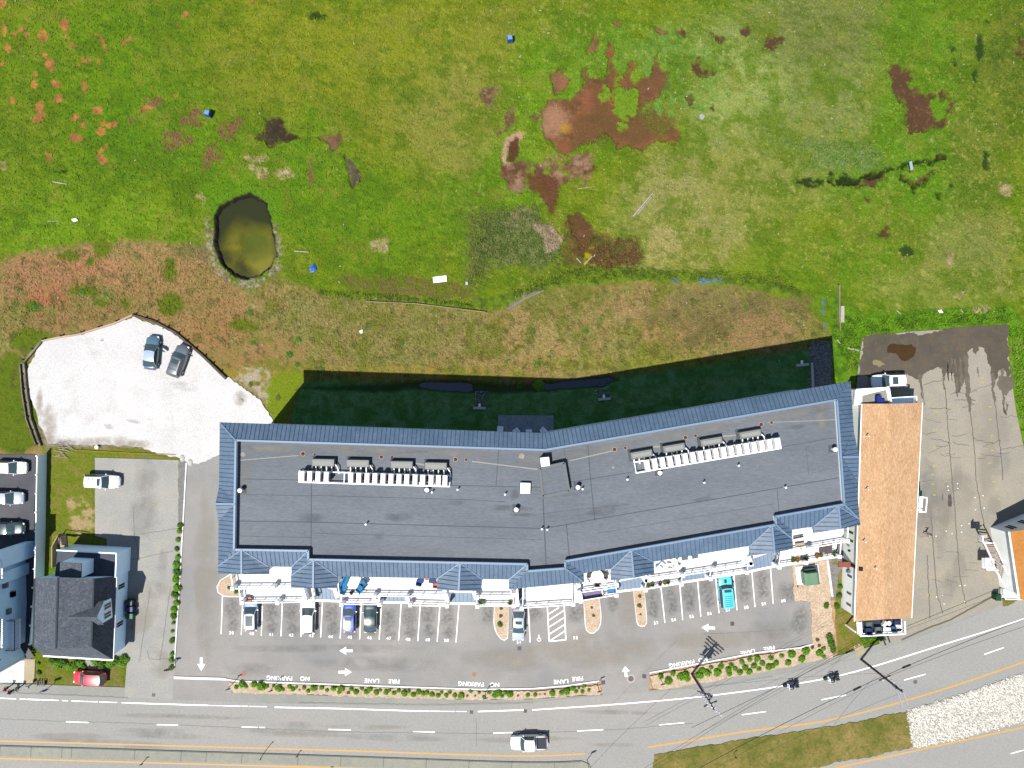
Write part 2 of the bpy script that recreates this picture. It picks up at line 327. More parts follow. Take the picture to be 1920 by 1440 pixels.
P_([(880, 390), (925, 400), (915, 520), (880, 540), (880, 450)], (112, 116, 64), amp=16, soft=14, warp=34, col2=(84, 96, 50), ns=7, st=0.7)
P_([(1440, 262), (1640, 275), (1660, 310), (1600, 322), (1500, 318), (1530, 290)], (92, 130, 50), amp=14, soft=10, warp=24, col2=(116, 142, 80), ns=6, dz=0.2, mottle=0.3)
P_([(1050, 500), (1200, 500), (1200, 470), (1130, 440), (1060, 430)], (84, 84, 40), amp=10, soft=8, col2=(120, 90, 50), ns=12, st=0.8)
P_([(620, 530), (650, 515), (760, 520), (860, 530), (900, 560), (700, 552)], (122, 104, 66), amp=10, soft=8, col2=(100, 116, 30), ns=14, st=0.85)
# lawns round the houses
P_([(80, 838), (345, 845), (345, 866), (186, 866), (186, 1010), (200, 1010), (200, 1060), (80, 1060)], (134, 132, 56), amp=4, soft=3, col2=(112, 132, 34), ns=12)
P_([(125, 935), (160, 930), (178, 935), (178, 990), (150, 1005), (130, 985)], (186, 164, 118), amp=8, soft=3, mottle=0.1)
P_([(60, 1225), (240, 1225), (240, 1292), (60, 1292)], (108, 126, 26), amp=3, soft=3, col2=(136, 128, 70), ns=16)
P_([(1552, 1050), (1585, 1050), (1610, 1160), (1620, 1215), (1560, 1240), (1555, 1100)], (116, 130, 40), amp=4, soft=4, col2=(150, 132, 74), ns=14)
P_([(1220, 1405), (1710, 1330), (1715, 1410), (1300, 1530), (1210, 1450)], (140, 132, 60), amp=4, soft=3, col2=(104, 116, 36), ns=16)
for x, y, rx, ry in ((1580, 1375, 30, 24), (1380, 1400, 60, 14), (1640, 1365, 10, 6), (1480, 1405, 40, 14), (1540, 1400, 30, 16)):
    E_(x, y, rx, ry, (84, 110, 16), amp=10, soft=5, warp=14, st=0.85)
P_([(490, 735), (520, 700), (575, 695), (530, 800), (512, 790)], (122, 142, 30), amp=4, soft=4)
P_([(572, 712), (1000, 730), (1545, 652), (1545, 1000), (540, 1000), (545, 790)], (76, 138, 64), amp=3, soft=6, col2=(104, 166, 104), ns=14)  # lawn inside the block's shadow outline, painted a lifted blue-green shade tone
P_([(452, 690), (500, 690), (508, 720), (500, 752), (470, 730), (440, 712)], (186, 172, 150), amp=8, soft=4, mottle=0.15)
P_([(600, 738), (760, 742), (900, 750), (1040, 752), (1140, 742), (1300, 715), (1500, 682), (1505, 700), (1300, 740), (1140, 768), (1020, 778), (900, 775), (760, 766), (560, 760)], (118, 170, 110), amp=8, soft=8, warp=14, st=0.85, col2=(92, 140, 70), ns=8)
# mud flats: crisp edges, sunk below the sward
RZ = (640, 0)
mud = (156, 106, 76); mud2 = (130, 96, 68); wet = (118, 82, 52)
def mudpatch(P, c=mud, c2=mud2, amp=4.5, rim=True, dz=-0.20, warp=9):
    if rim: P_(P, (72, 62, 28), amp=amp, soft=1.2, warp=warp + 2, st=0.5, seed=8)
    sl, m, d = mask_poly(P, amp, 1.2, warp)
    d2 = ss(0.0, -2.5, d); n2 = ss(0.3, 0.7, fbm(22, 12, 4, x=X[sl], y=Y[sl]))
    put(sl, c, d2, c2, n2); put(sl, (176, 130, 92), d2 * ss(0.62, 0.8, n_f[sl]) * 0.4); put(sl, (84, 62, 40), d2 * ss(0.55, 0.75, n_sm[sl]) * 0.4); put(sl, (110, 140, 30), d2 * ss(-9, -1, d) * ss(0.55, 0.62, fbm(7, 44, 3, x=X[sl], y=Y[sl])) * 0.8); Z[sl] = Z[sl] * (1 - m) + (dz + (n_sm[sl] - .5) * 0.03) * m
big = zz(RZ, 3, (1370, 370), (1400, 430), (1480, 430), (1500, 390), (1490, 290), (1510, 210), (1540, 250), (1510, 330), (1550, 400), (1550, 440), (1600, 410), (1640, 330), (1660, 410), (1700, 450), (1760, 380), (1770, 270), (1790, 370), (1840, 400), (1790, 540), (1720, 590), (1690, 620), (1720, 710), (1760, 740), (1800, 770), (1860, 700), (1910, 740), (1910, 790), (1860, 820), (1790, 800), (1690, 840), (1560, 830), (1510, 780), (1470, 740), (1420, 790), (1330, 820), (1280, 880), (1220, 850), (1170, 800), (1130, 700), (1120, 630), (1170, 560), (1290, 545), (1360, 480))
P_(big, (90, 150, 14), amp=8, soft=10, warp=20, st=0.6)
mudpatch(big, (146, 92, 62), (118, 86, 54), amp=6, warp=16)
E_(1040, 225, 26, 30, (186, 140, 112), amp=10, soft=12, warp=20, st=0.75); E_(1062, 240, 12, 10, (196, 150, 50), amp=6, soft=6, st=0.7); E_(1170, 235, 100, 34, (108, 84, 50), amp=8, soft=14, warp=20, st=0.7)
E_(1210, 155, 44, 30, (110, 82, 56), amp=5, soft=10, st=0.5)
for x, y, rx, ry in ((1137, 177, 9, 16), (1173, 193, 28, 30), (1158, 155, 8, 8), (1168, 238, 8, 7), (1195, 140, 13, 16)):
    E_(x, y, rx + 1, ry + 1, (150, 112, 36), amp=9, soft=3, warp=26, st=.8); E_(x, y, rx, ry, (98, 144, 30), amp=9, soft=1.5, warp=26, z0=0.10, col2=(120, 150, 40), ns=6)
Q = lambda *p: zz(RZ, 3, *p)
for P in (Q((1160, 430), (1240, 390), (1290, 440), (1250, 500), (1200, 530), (1190, 480)), Q((1420, 180), (1445, 180), (1440, 260), (1420, 310), (1380, 300)), Q((1530, 130), (1580, 110), (1560, 150)), Q((1740, 140), (1800, 160), (1840, 180), (1780, 190)), Q((1880, 170), (1920, 150), (1920, 200))): mudpatch(P)
P_(Q((900, 880), (930, 920), (1040, 890), (1150, 930), (1260, 980), (1330, 870), (1440, 930), (1400, 980), (1300, 980), (1240, 1050), (1210, 1100), (1180, 1200), (1130, 1110), (1060, 1070), (960, 1110), (900, 980)), (168, 134, 110), amp=5, soft=2, warp=10, col2=(104, 74, 50), ns=18, mottle=0.12, dz=-0.12)
for x, y, rx, ry in ((1010, 330, 40, 12), (1060, 310, 40, 14), (960, 340, 14, 22), (1090, 330, 22, 12), (1100, 300, 14, 16)): E_(x, y, rx, ry, (158, 124, 96), amp=10, soft=3, warp=24, mottle=0.15, ns=9, col2=(116, 86, 62))
P_(Q((1040, 980), (1200, 990), (1230, 1080), (1190, 1210), (1150, 1110), (1060, 1060)), (106, 68, 44), amp=5, soft=3, warp=10, st=0.85)
P_(Q((920, 780), (1000, 735), (1035, 745), (1000, 800), (940, 860), (915, 930), (905, 880)), (190, 158, 124), amp=4, soft=2)
mudpatch(Q((940, 800), (995, 765), (1010, 850), (980, 920), (930, 900)), (104, 70, 48), (92, 64, 40), rim=False)
for P in (Q((920, 620), (970, 590), (980, 700), (920, 740)), Q((760, 500), (900, 490), (850, 560), (850, 620), (800, 590)), Q((1040, 630), (1105, 650), (1090, 680), (1050, 665)), Q((870, 720), (905, 730), (890, 765))): P_(P, (140, 122, 84), amp=5, soft=3, mottle=0.3, col2=(110, 84, 60), ns=9)
mudpatch(Q((20, 870), (60, 900), (130, 990), (70, 1060), (30, 980)), (98, 90, 76), (86, 78, 66))
mudpatch(Q((1320, 1190), (1400, 1240), (1420, 1330), (1350, 1400), (1300, 1300), (1290, 1230)), (120, 84, 60), (96, 66, 46), rim=True, amp=7)
P_(Q((1085, 1260), (1180, 1270), (1240, 1330), (1230, 1400), (1160, 1420), (1130, 1330), (1080, 1290)), (176, 156, 126), amp=5, soft=2, col2=(140, 122, 92), ns=5, dz=0.15)
P_(Q((930, 1180), (1040, 1150), (1090, 1220), (960, 1320), (920, 1260)), (150, 142, 96), amp=6, soft=4, col2=(90, 100, 50), ns=5, mottle=0.3)
P_(Q((1380, 1390), (1440, 1380), (1400, 1480), (1360, 1500), (1360, 1430)), (168, 160, 10), amp=3, soft=2, z0=-0.15)
P_([(1060, 400), (1100, 420), (1110, 460), (1190, 445), (1205, 480), (1190, 500), (1120, 500), (1080, 480)], (104, 78, 46), amp=12, soft=5, warp=20, mottle=0.12, ns=10)
Q3 = lambda *p: zz((1280, 0), 3, *p)
for P in (Q3((1165, 370), (1220, 360), (1290, 410), (1290, 490), (1340, 515), (1430, 530), (1460, 490), (1490, 520), (1480, 560), (1545, 570), (1530, 610), (1480, 640), (1500, 700), (1430, 735), (1400, 710), (1370, 755), (1320, 735), (1270, 760), (1250, 700), (1260, 620), (1240, 575), (1200, 570), (1180, 510)),
          Q3((50, 370), (90, 320), (120, 380), (190, 380), (180, 410), (90, 430), (55, 410)), Q3((310, 175), (380, 130), (390, 180), (360, 205)), Q3((490, 180), (560, 230), (500, 295), (455, 270)), Q3((150, 190), (210, 200), (240, 210), (220, 240), (170, 225)), Q3((20, 560), (45, 530), (70, 580), (30, 590)), Q3((0, 150), (25, 170), (15, 205), (0, 205)),
          Q3((150, 590), (175, 575), (180, 620), (160, 620)), Q3((1150, 1260), (1170, 1310), (1150, 1350), (1110, 1320)), Q3((940, 1000), (1010, 1030), (1050, 990), (1100, 960), (1140, 990), (1080, 1060), (1040, 1060), (980, 1040)), Q3((1020, 1115), (1060, 1120), (1060, 1145), (1030, 1145)), Q3((1425, 870), (1470, 865), (1460, 900), (1430, 905)), Q3((1890, 210), (1920, 200), (1920, 340), (1880, 290)), Q3((1240, 990), (1300, 1060), (1360, 1010), (1440, 960), (1420, 945), (1340, 990), (1300, 1030), (1260, 985))):
    mudpatch(P, (102, 74, 52), (88, 66, 46), amp=6, warp=16)
E_(*Q3((1440, 600))[0], 14, 24, (92, 142, 24), amp=9, soft=1.5, warp=24, z0=0.05)
E_(1245, 200, 30, 22, (104, 146, 60), amp=10, soft=2, warp=24, z0=0.1, mottle=.1); E_(1215, 128, 10, 12, (104, 146, 50), amp=8, soft=2, warp=16, z0=0.1)
for a in ([(1495, 340), (1590, 338), (1630, 330), (1660, 322)], [(1560, 334), (1600, 338), (1650, 328)], [(1665, 322), (1710, 310), (1750, 303), (1768, 290)], [(1690, 330), (1713, 352), (1735, 338), (1760, 322)]): line_(a, 9, (34, 54, 14), amp=9, soft=3, warp=22, st=0.85, dz=-0.25, mottle=0.35, ns=9)
for x, y, rx, ry in ((1837, 88, 10, 24), (1828, 148, 4, 16), (1783, 90, 4, 6), (1790, 118, 3, 5), (1853, 40, 5, 3), (1850, 300, 6, 16), (1785, 350, 4, 5), (1762, 368, 3, 8), (115, 320, 12, 4), (595, 28, 14, 9), (1700, 470, 12, 9)):
    E_(x, y, rx, ry, (34, 62, 22), amp=8, soft=3, st=0.8, dz=-0.15)
for P in (Q3((1780, 1030), (1850, 1050), (1840, 1110), (1780, 1100)), Q3((1370, 800), (1415, 770), (1400, 795)), [(1776, 470), (1792, 478), (1785, 500), (1774, 498)], [(1785, 555), (1810, 545), (1800, 562)], [(1820, 575), (1850, 572), (1865, 585), (1830, 588)], [(450, 292), (500, 292), (508, 300), (470, 304)], [(466, 308), (500, 315), (500, 335), (485, 332)], [(512, 325), (540, 312), (556, 330), (535, 342)], [(370, 368), (385, 363), (392, 375), (383, 384)], [(390, 362), (405, 360), (402, 370)], [(690, 450), (730, 448), (728, 475), (700, 472)], [(0, 300), (14, 300), (10, 320), (0, 320)]):
    P_(P, (188, 172, 128), amp=6, soft=2, warp=8, mottle=0.3, ns=6, col2=(160, 140, 100))
for x, y, rx, ry in ((245, 205, 8, 11), (360, 140, 10, 11), (380, 215, 6, 4), (415, 262, 5, 4), (255, 310, 5, 7), (285, 365, 9, 12), (200, 425, 8, 5), (200, 475, 5, 7), (320, 475, 8, 9), (330, 550, 10, 8), (75, 565, 6, 8), (225, 620, 12, 15), (210, 660, 10, 7), (550, 620, 12, 10), (425, 660, 8, 10), (460, 700, 5, 13), (430, 780, 13, 11), (450, 800, 7, 6), (610, 700, 22, 5), (560, 740, 7, 10), (830, 610, 11, 6), (580, 895, 9, 10), (560, 850, 5, 7), (590, 825, 7, 3), (125, 165, 7, 4), (150, 200, 4, 4), (90, 195, 4, 7), (20, 170, 5, 10), (45, 270, 5, 6), (15, 355, 5, 7), (15, 15, 7, 7), (540, 200, 5, 2), (575, 235, 4, 8), (605, 290, 5, 5), (490, 340, 10, 6), (430, 375, 4, 3), (560, 350, 4, 5), (695, 235, 5, 5), (740, 220, 7, 2), (1005, 155, 3, 7), (1040, 80, 3, 8), (985, 540, 5, 5), (475, 490, 5, 11), (1430, 10, 6, 4), (270, 890, 3, 6)):
    E_(x / 3, y / 3, rx, ry, (188, 136, 66), amp=6.5, soft=1.2, warp=14, col2=(158, 108, 64), ns=10, z0=-0.05, mg=24)
for x, y, rx, ry in ((1010, 790, 25, 18), (1070, 690, 20, 14), (950, 800, 14, 20), (1200, 870, 20, 20), (1290, 740, 24, 18), (1100, 640, 12, 10), (1330, 700, 12, 16), (1160, 920, 10, 16), (860, 570, 16, 14), (745, 680, 10, 6), (1750, 960, 6, 26)):
    E_(x / 3, y / 3, rx, ry, (134, 100, 70), amp=6, soft=2, warp=12, mottle=0.18, ns=7, mg=30)
mudpatch(zz((0, 0), 3, (1490, 655), (1580, 665), (1640, 740), (1705, 770), (1620, 790), (1530, 830), (1480, 790), (1430, 780), (1490, 720)), (72, 66, 46), (60, 54, 38))
mudpatch(zz((0, 0), 3, (1750, 770), (1850, 755), (1925, 740), (1925, 810), (1870, 850), (1840, 800)), (132, 98, 76), (110, 84, 64))
for x, y, rx, ry in ((1265, 525, 8, 4), (1330, 527, 26, 5), (1545, 575, 3, 14), (1549, 612, 3, 14)): E_(x, y, rx, ry, (96, 128, 150), amp=5, soft=2, mottle=0.2, ns=5)
P_([(950, 575), (985, 555), (1015, 543), (1016, 548), (985, 562), (955, 582)], (140, 134, 124), amp=3, soft=2)
# pond and ditch
pond = [(402, 408), (412, 385), (430, 374), (470, 362), (500, 380), (508, 410), (515, 445), (518, 480), (508, 500), (485, 520), (465, 524), (435, 515), (415, 495), (402, 460)]
P_([(x + (x - 462) * 0.24, y + (y - 450) * 0.20 + 5) for x, y in pond], (176, 168, 142), amp=9, soft=3, col2=(120, 112, 84), ns=5, mottle=0.1)
P_([(395, 385), (440, 362), (475, 358), (430, 410), (402, 420)], (104, 104, 92), amp=6, soft=3, col2=(60, 64, 50), ns=5)
P_([(380, 350), (530, 350), (530, 420), (400, 430)], (88, 140, 16), amp=8, soft=6, st=0.9)
sl, m, d = mask_poly(pond, 3, 4, 6)
put(sl, (44, 44, 34), ss(3, -1, d), (96, 94, 84), ss(.52, .7, n_sm[sl])); Z[sl] = Z[sl] * ss(-2, 3, d) - 1.5 * ss(2, -14, d)
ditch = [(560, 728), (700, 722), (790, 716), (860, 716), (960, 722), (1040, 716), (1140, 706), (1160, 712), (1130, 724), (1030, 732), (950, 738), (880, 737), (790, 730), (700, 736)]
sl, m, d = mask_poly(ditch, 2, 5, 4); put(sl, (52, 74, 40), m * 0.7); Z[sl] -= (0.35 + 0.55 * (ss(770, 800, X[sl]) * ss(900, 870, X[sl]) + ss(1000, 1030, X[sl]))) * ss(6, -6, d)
for P in ([(1210, 1250), (1530, 1192), (1534, 1215), (1400, 1272), (1240, 1300), (1210, 1298)], [(424, 1268), (1132, 1270), (1132, 1306), (900, 1314), (424, 1300)], [(1480, 1045), (1560, 1040), (1570, 1240), (1500, 1230)]): P_(P, (222, 178, 136), amp=1, soft=1, col2=(196, 150, 112), ns=5)
# paved areas: keep the sheet just below them
for P in PAVED:
    sl, m, d = mask_poly(P, 0, 1.0, 0, 10); mm = (d < 3); Z[sl] = np.where(mm, -0.09, Z[sl])
edge = (gx[0] + 10, gx[-1] - 10)
# far country beyond the frame
outm = ss(0, 12, np.maximum(np.maximum(-118 - X, X - 2043), np.maximum(-98 - Y, Y - 1548))); C[:] = C * (1 - outm[..., None]) + np.array([108, 136, 34], np.float32) * outm[..., None]; Z *= (1 - outm); Z -= outm * .09
gd = np.clip(C[..., 1] - C[..., 0], 0, 80); C[..., 0] += gd * 0.17; C[..., 2] += gd * 0.03; C[..., 1] += gd * 0.04; C *= 1.02
Cl = np.clip(C + (rnd[..., None] - 0.5) * 16 * (Z[..., None] > -0.08), 0, 255) / 255.0
Cl = np.where(Cl <= 0.04045, Cl / 12.92, ((Cl + 0.055) / 1.055) ** 2.4) / GG * 1.06
Wx = ((X - 960) / S).ravel(); Wy = ((720 - Y) / S).ravel(); ny, nx = X.shape
co = np.empty((nx * ny, 3), np.float32); co[:, 0] = Wx; co[:, 1] = Wy; co[:, 2] = Z.ravel()
ii = np.arange(ny * nx).reshape(ny, nx); q = np.stack([ii[:-1, :-1], ii[1:, :-1], ii[1:, 1:], ii[:-1, 1:]], -1).reshape(-1, 4)
me = bpy.data.meshes.new('ground'); me.vertices.add(nx * ny); me.vertices.foreach_set('co', co.ravel())
me.loops.add(q.size); me.loops.foreach_set('vertex_index', q.ravel().astype(np.int32))
me.polygons.add(len(q)); me.polygons.foreach_set('loop_start', np.arange(0, q.size, 4, dtype=np.int32)); me.polygons.foreach_set('loop_total', np.full(len(q), 4, np.int32))
me.polygons.foreach_set('use_smooth', np.ones(len(q), bool)); me.update(calc_edges=True)
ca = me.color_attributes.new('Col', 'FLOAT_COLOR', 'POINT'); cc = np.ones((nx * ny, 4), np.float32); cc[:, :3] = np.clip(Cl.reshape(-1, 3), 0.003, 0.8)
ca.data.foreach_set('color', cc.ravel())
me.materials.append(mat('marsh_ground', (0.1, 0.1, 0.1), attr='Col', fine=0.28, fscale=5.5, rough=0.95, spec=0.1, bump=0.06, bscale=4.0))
g = bpy.data.objects.new('ground', me); sc.collection.objects.link(g); tag(g, kind='structure')
GCOL = Cl.astype(np.float16); GZ = Z.astype(np.float16)
def gsample(x, y):
    i = min(len(gy) - 1, max(0, int(np.searchsorted(gy, y)))); j = min(len(gx) - 1, max(0, int(np.searchsorted(gx, x)))); return GCOL[i, j], float(GZ[i, j])
del C, Cl, co, cc, q
wp = [(x + (x - 462) * 0.05, y + (y - 450) * 0.05) for x, y in pond]
sheet('pond_water', wp, -0.62, mat('pond_water', A(60, 64, 30), rough=0.2, spec=0.3))
decal('pond_algae', 463, 468, 66, 74, -0.612, stainmat('pond_algae', A(138, 134, 6), 1.8, 0.25, 0.3), 0.1, 5)
decal('pond_algae', 478, 455, 34, 44, -0.608, stainmat('pond_algae_green', A(96, 120, 4), 0.8, 0.5, 0.3), 0.1, 6)
sheet('ditch_water', [(540, 724), (860, 705), (1160, 695), (1170, 716), (960, 745), (540, 745)], -0.62, mat('ditch_water', A(64, 80, 104), rough=0.1, spec=0.5))
# ---------------- sheets ----------------
m_lot = mat('asphalt_lot', A(192, 186, 180), A(168, 167, 165), 0.09, c3=A(176, 172, 165), fine=0.17, fscale=7, rough=0.92, bump=0.01, bscale=30)
m_walk = mat('asphalt_walk', A(186, 184, 178), A(172, 174, 166), 0.2, c3=A(190, 186, 170), fine=0.10, fscale=6, rough=0.93)
m_road = mat('asphalt_road', A(194, 189, 183), A(182, 182, 178), 0.06, c3=A(184, 182, 174), fine=0.13, fscale=8, rough=0.9, stretch=(0.35, 1, 1))
m_drive = mat('old_driveway', A(200, 196, 188), A(182, 182, 178), 0.12, c3=A(206, 200, 184), fine=0.15, fscale=5, rough=0.93)
m_llot = mat('dark_asphalt', A(112, 112, 118), A(90, 92, 100), 0.2, fine=0.12, fscale=6)
m_rlot = mat('worn_asphalt', A(194, 184, 166), A(180, 174, 160), 0.12, c3=A(200, 188, 164), fine=0.15, fscale=5, rough=0.95, bump=0.01)
m_grav = mat('white_gravel', (0.37, .362, .357), (0.335, .326, .32), 0.10, c3=(0.30, .288, .27), fine=0.26, fscale=9, rough=0.95, bump=0.03, bscale=14)
m_bark = mat('bark_mulch', A(240, 214, 184), A(222, 190, 160), 0.8, c3=A(250, 236, 212), fine=0.38, fscale=7, rough=0.95, bump=0.05, bscale=9)
m_kerb = mat('kerb_stone', (.5, .5, .5), (.40, .395, .38), 2.0, rough=0.8)
m_wp = mat('white_paint', (0.72, 0.72, 0.72), A(222, 222, 220), 1.3, fine=0.1, rough=0.7, contrast=(0.55, 0.8))
m_yp = mat('yellow_paint', A(250, 190, 84), A(240, 196, 120), 0.5, fine=0.1, rough=0.7)
m_dark = mat('tar_seam', A(122, 116, 104), rough=0.9)
m_tar2 = mat('faint_seam', A(150, 150, 142), rough=0.9)
m_dkred = mat('rusty_iron', A(120, 84, 76), A(150, 110, 96), 3.0, rough=0.7)
m_conc = mat('median_concrete', A(184, 184, 166), A(172, 172, 160), 0.3, c3=A(164, 166, 148), fine=0.10, fscale=5)
m_black = mat('black_metal', A(30, 32, 40), rough=0.5)
m_stain = mat('oil_stain', A(150, 148, 146), A(164, 160, 156), 0.8, fine=0.1)
sheet('sidewalk', WALK, 0.002, m_walk); sheet('driveway', DRIVE, 0.0065, m_drive); sheet('parking_lot', LOT, 0.011, m_lot)
sheet('road', ROAD, 0.016, m_road); sheet('side_lot', LLOT, 0.004, m_llot); sheet('back_lot', RLOT, 0.007, m_rlot)
sheet('gravel_lot', ragged(GRAV, 2.0, 7, 3), 0.03, m_grav)
m_mg = mat('median_grass', A(172, 150, 84), A(120, 122, 40), 0.25, c3=A(96, 116, 24), fine=0.3, fscale=5, rough=0.95, bump=0.08, bscale=5)
sheet('median_grass', ragged(GRASSMED, 1.5, 8, 4), 0.10, m_mg, thick=0.2)
# stall wear: faint darker pads where cars stand
sm1 = stainmat('oil_stain_soft', A(140, 138, 136), 0.55, 2.2); sm2 = stainmat('beige_wear', A(204, 194, 178), 0.7, 0.35); sm3 = stainmat('grey_wear', A(172, 170, 166), 0.4, 0.5)
for i in range(12):
    x0, y0 = 434 + i * 37 - random.uniform(-2, 2), 1146 + i * 1.2 + random.uniform(-5, 5)
    decal('oil_stain', x0, y0, 17, 28, 0.0142, sm1, 0, i); decal('oil_stain', x0 + 3, y0 + 30, 14, 14, 0.0144, sm1, 0, i + 30)
for i in range(7):
    x = 1223 + i * 34.3; y = 1124 - i * 6.2
    decal('oil_stain', x, y, 16, 26, 0.0142, sm1, -.15, 60 + i); decal('oil_stain', x + 3, y + 24, 14, 14, 0.0144, sm1, 0, i + 80)
for x, y, rx, ry in ((1000, 1150, 20, 20), (1080, 1150, 18, 26), (1480, 1110, 26, 22), (1500, 1160, 20, 30), (915, 1150, 14, 26), (1150, 1130, 14, 22)): decal('oil_stain', x, y, rx, ry, 0.0146, sm1, 0, int(x))
for x, y, rx, ry, m_ in ((1120, 1220, 130, 40, sm2), (950, 1235, 90, 30, sm2), (385, 1080, 26, 190, sm2), (1360, 1200, 120, 22, sm2), (1180, 1140, 26, 60, sm2), (700, 1245, 150, 18, sm3), (470, 1255, 60, 14, sm3), (1450, 1180, 70, 22, sm3), (600, 1215, 200, 10, sm3)):
    decal('worn_patch', x, y, rx, ry, 0.0128 + 0.00001 * (x % 7), m_, 0, int(x))
for i in range(16):
    rr_ = random.Random(i); decal('worn_patch', rr_.uniform(0, 1200), rr_.uniform(1335, 1400), rr_.uniform(40, 130), rr_.uniform(5, 9), 0.0185 + i * .00005, sm3 if i % 2 else sm2, 0.02, 300 + i)
for i in range(14):
    rr_ = random.Random(i + 70); decal('worn_patch', rr_.uniform(1710, 1890), rr_.uniform(760, 1120), rr_.uniform(12, 50), rr_.uniform(20, 70), 0.0125 + i * .00005, sm2 if i % 3 else sm3, 0.1, 400 + i)
for i in range(7):
    rr_ = random.Random(i + 170); decal('worn_patch', rr_.uniform(240, 320), rr_.uniform(880, 1280), rr_.uniform(12, 40), rr_.uniform(20, 60), 0.0085 + i * .00005, sm3 if i % 3 else sm2, 0.1, 500 + i)
sdirt = stainmat('brown_dirt', A(214, 198, 180), 0.75, 0.9)
for x, y, rx, ry in ((92, 800, 20, 46), (190, 830, 90, 14), (110, 828, 34, 14), (74, 760, 8, 40), (262, 834, 30, 10), (300, 640, 12, 8), (450, 745, 16, 16)): decal('dirt_patch', x, y, rx, ry, 0.0345 + .0001 * (x % 5), sdirt, 0, int(x))
sm4 = stainmat('gravel_mark', A(226, 222, 218), 0.6, 0.8)
for x, y, rx, ry in ((205, 800, 12, 6), (345, 725, 30, 10), (250, 790, 16, 5)): decal('gravel_wear', x, y, rx, ry, 0.0352 + .0001 * (x % 5), sm4, .2, int(x))
# worn wet north end of the back lot: ragged damp areas, puddle and cracks
m_wet = mat('damp_asphalt', A(112, 100, 82), A(92, 84, 70), 0.25, c3=A(126, 104, 74), fine=0.12, fscale=5, rough=0.55, spec=0.4)
m_pud = mat('brown_puddle', A(96, 66, 22), A(80, 62, 30), 0.7, rough=0.25, spec=0.4)
m_damp = mat('damp_streak', A(116, 108, 92), A(134, 124, 106), 0.6, fine=0.1, rough=0.6)
RR = lambda *p: zz((1580, 600), 5.647, *p)
wet = RR((205, 205), (260, 160), (480, 150), (700, 130), (830, 160), (960, 120), (1130, 100), (1400, 60), (1560, 50), (1750, 50), (1765, 300), (1740, 400), (1790, 560), (1740, 600), (1700, 510), (1640, 560), (1620, 640), (1560, 560), (1530, 420), (1500, 300), (1440, 280), (1410, 370), (1380, 300), (1310, 340), (1330, 460), (1300, 620), (1250, 700), (1210, 800), (1180, 560), (1100, 560), (1080, 640), (1050, 520), (1000, 500), (880, 560), (820, 620), (600, 560), (300, 600), (150, 600), (180, 420))
sheet('damp_patch', ragged(wet, 3.0, 3, 11), 0.0115, m_wet)
sheet('damp_patch', ragged(RR((1650, 600), (1810, 590), (1820, 700), (1740, 800), (1680, 740), (1640, 700)), 3.0, 4, 12), 0.0118, m_damp)
sheet('puddle', ragged(RR((470, 290), (520, 250), (640, 260), (730, 255), (770, 290), (760, 360), (700, 430), (620, 430), (580, 370), (480, 350)), 2.0, 5, 13), 0.0150, m_pud)
sheet('dry_patch', ragged(RR((320, 430), (400, 430), (450, 470), (380, 500), (320, 470)), 2, 4, 14), 0.0153, mat('pale_patch', A(160, 150, 110)))
for a, w, sd in (((820, 580, 845, 820), 30, 1), ((1050, 500, 1075, 720), 30, 2), ((1190, 420, 1215, 800), 34, 3), ((1300, 380, 1345, 960), 44, 4), ((1115, 430, 1120, 640), 14, 5), ((1150, 400, 1160, 640), 12, 6), ((1245, 400, 1262, 700), 14, 7), ((1590, 560, 1610, 860), 34, 8), ((1690, 520, 1720, 990), 22, 9), ((1430, 500, 1440, 590), 12, 10), ((1725, 860, 1735, 1000), 20, 15)):
    P = RR((a[0] - w / 2, a[1]), (a[0] + w / 2, a[1]), (a[2] + w * 0.3, a[3]), (a[2], a[3] + 20), (a[2] - w * 0.3, a[3]))
    sheet('damp_streak', ragged(P, 2.0, 3, sd), 0.0120 + sd * 0.0001, m_damp)
def crack(pts, w, m, name='pavement_crack', z=0.0165, sd=0, amp=1.2):
    rg = random.Random(sd); out = []
    for i in range(len(pts) - 1):
        a, b = pts[i], pts[i + 1]; n = max(1, int(math.hypot(b[0] - a[0], b[1] - a[1]) / 5))
        for j in range(n): out.append((a[0] + (b[0] - a[0]) * j / n + rg.uniform(-amp, amp), a[1] + (b[1] - a[1]) * j / n + rg.uniform(-amp, amp)))
    out.append(pts[-1]); mb = MB(); mb.strip(wpts(out), w, z); return mb
cr = MB(); cr2 = MB()
def addcrack(mb, *a, **k):
    c = crack(*a, **k); b = len(mb.v); mb.v += c.v; mb.f += [tuple(i + b for i in f) for f in c.f]; mb.m += c.m
for i, p in enumerate(([(1727, 712), (1733, 760)], [(1772, 725), (1776, 780), (1780, 840), (1788, 930), (1794, 1010), (1800, 1080), (1811, 1133)], [(1818, 765), (1826, 830), (1830, 900), (1840, 960), (1846, 990)], [(1864, 740), (1870, 800), (1877, 855), (1880, 900)], [(1746, 970), (1752, 1060), (1757, 1115), (1768, 1150)], [(1738, 1040), (1744, 1160)])):
    addcrack(cr, p, 0.11, m_dark, sd=i, amp=0.9)
rc = random.Random(5)
for i in range(26):
    x = rc.uniform(1730, 1880); y = rc.uniform(715, 860); a = rc.uniform(-0.35, 0.35); l = rc.uniform(15, 42)
    addcrack(cr2, [(x, y), (x + l * 0.5 * math.cos(a), y + l * 0.5 * math.sin(a) + rc.uniform(-3, 3)), (x + l * math.cos(a), y + l * math.sin(a))], rc.uniform(0.04, 0.08), m_dark, sd=50 + i, amp=2.0)
for i in range(14):
    x = rc.uniform(1725, 1860); y = rc.uniform(860, 1130); a = rc.uniform(-0.5, 0.3); l = rc.uniform(10, 30)
    addcrack(cr2, [(x, y), (x + l * math.cos(a), y + l * math.sin(a))], 0.05, m_dark, sd=90 + i)
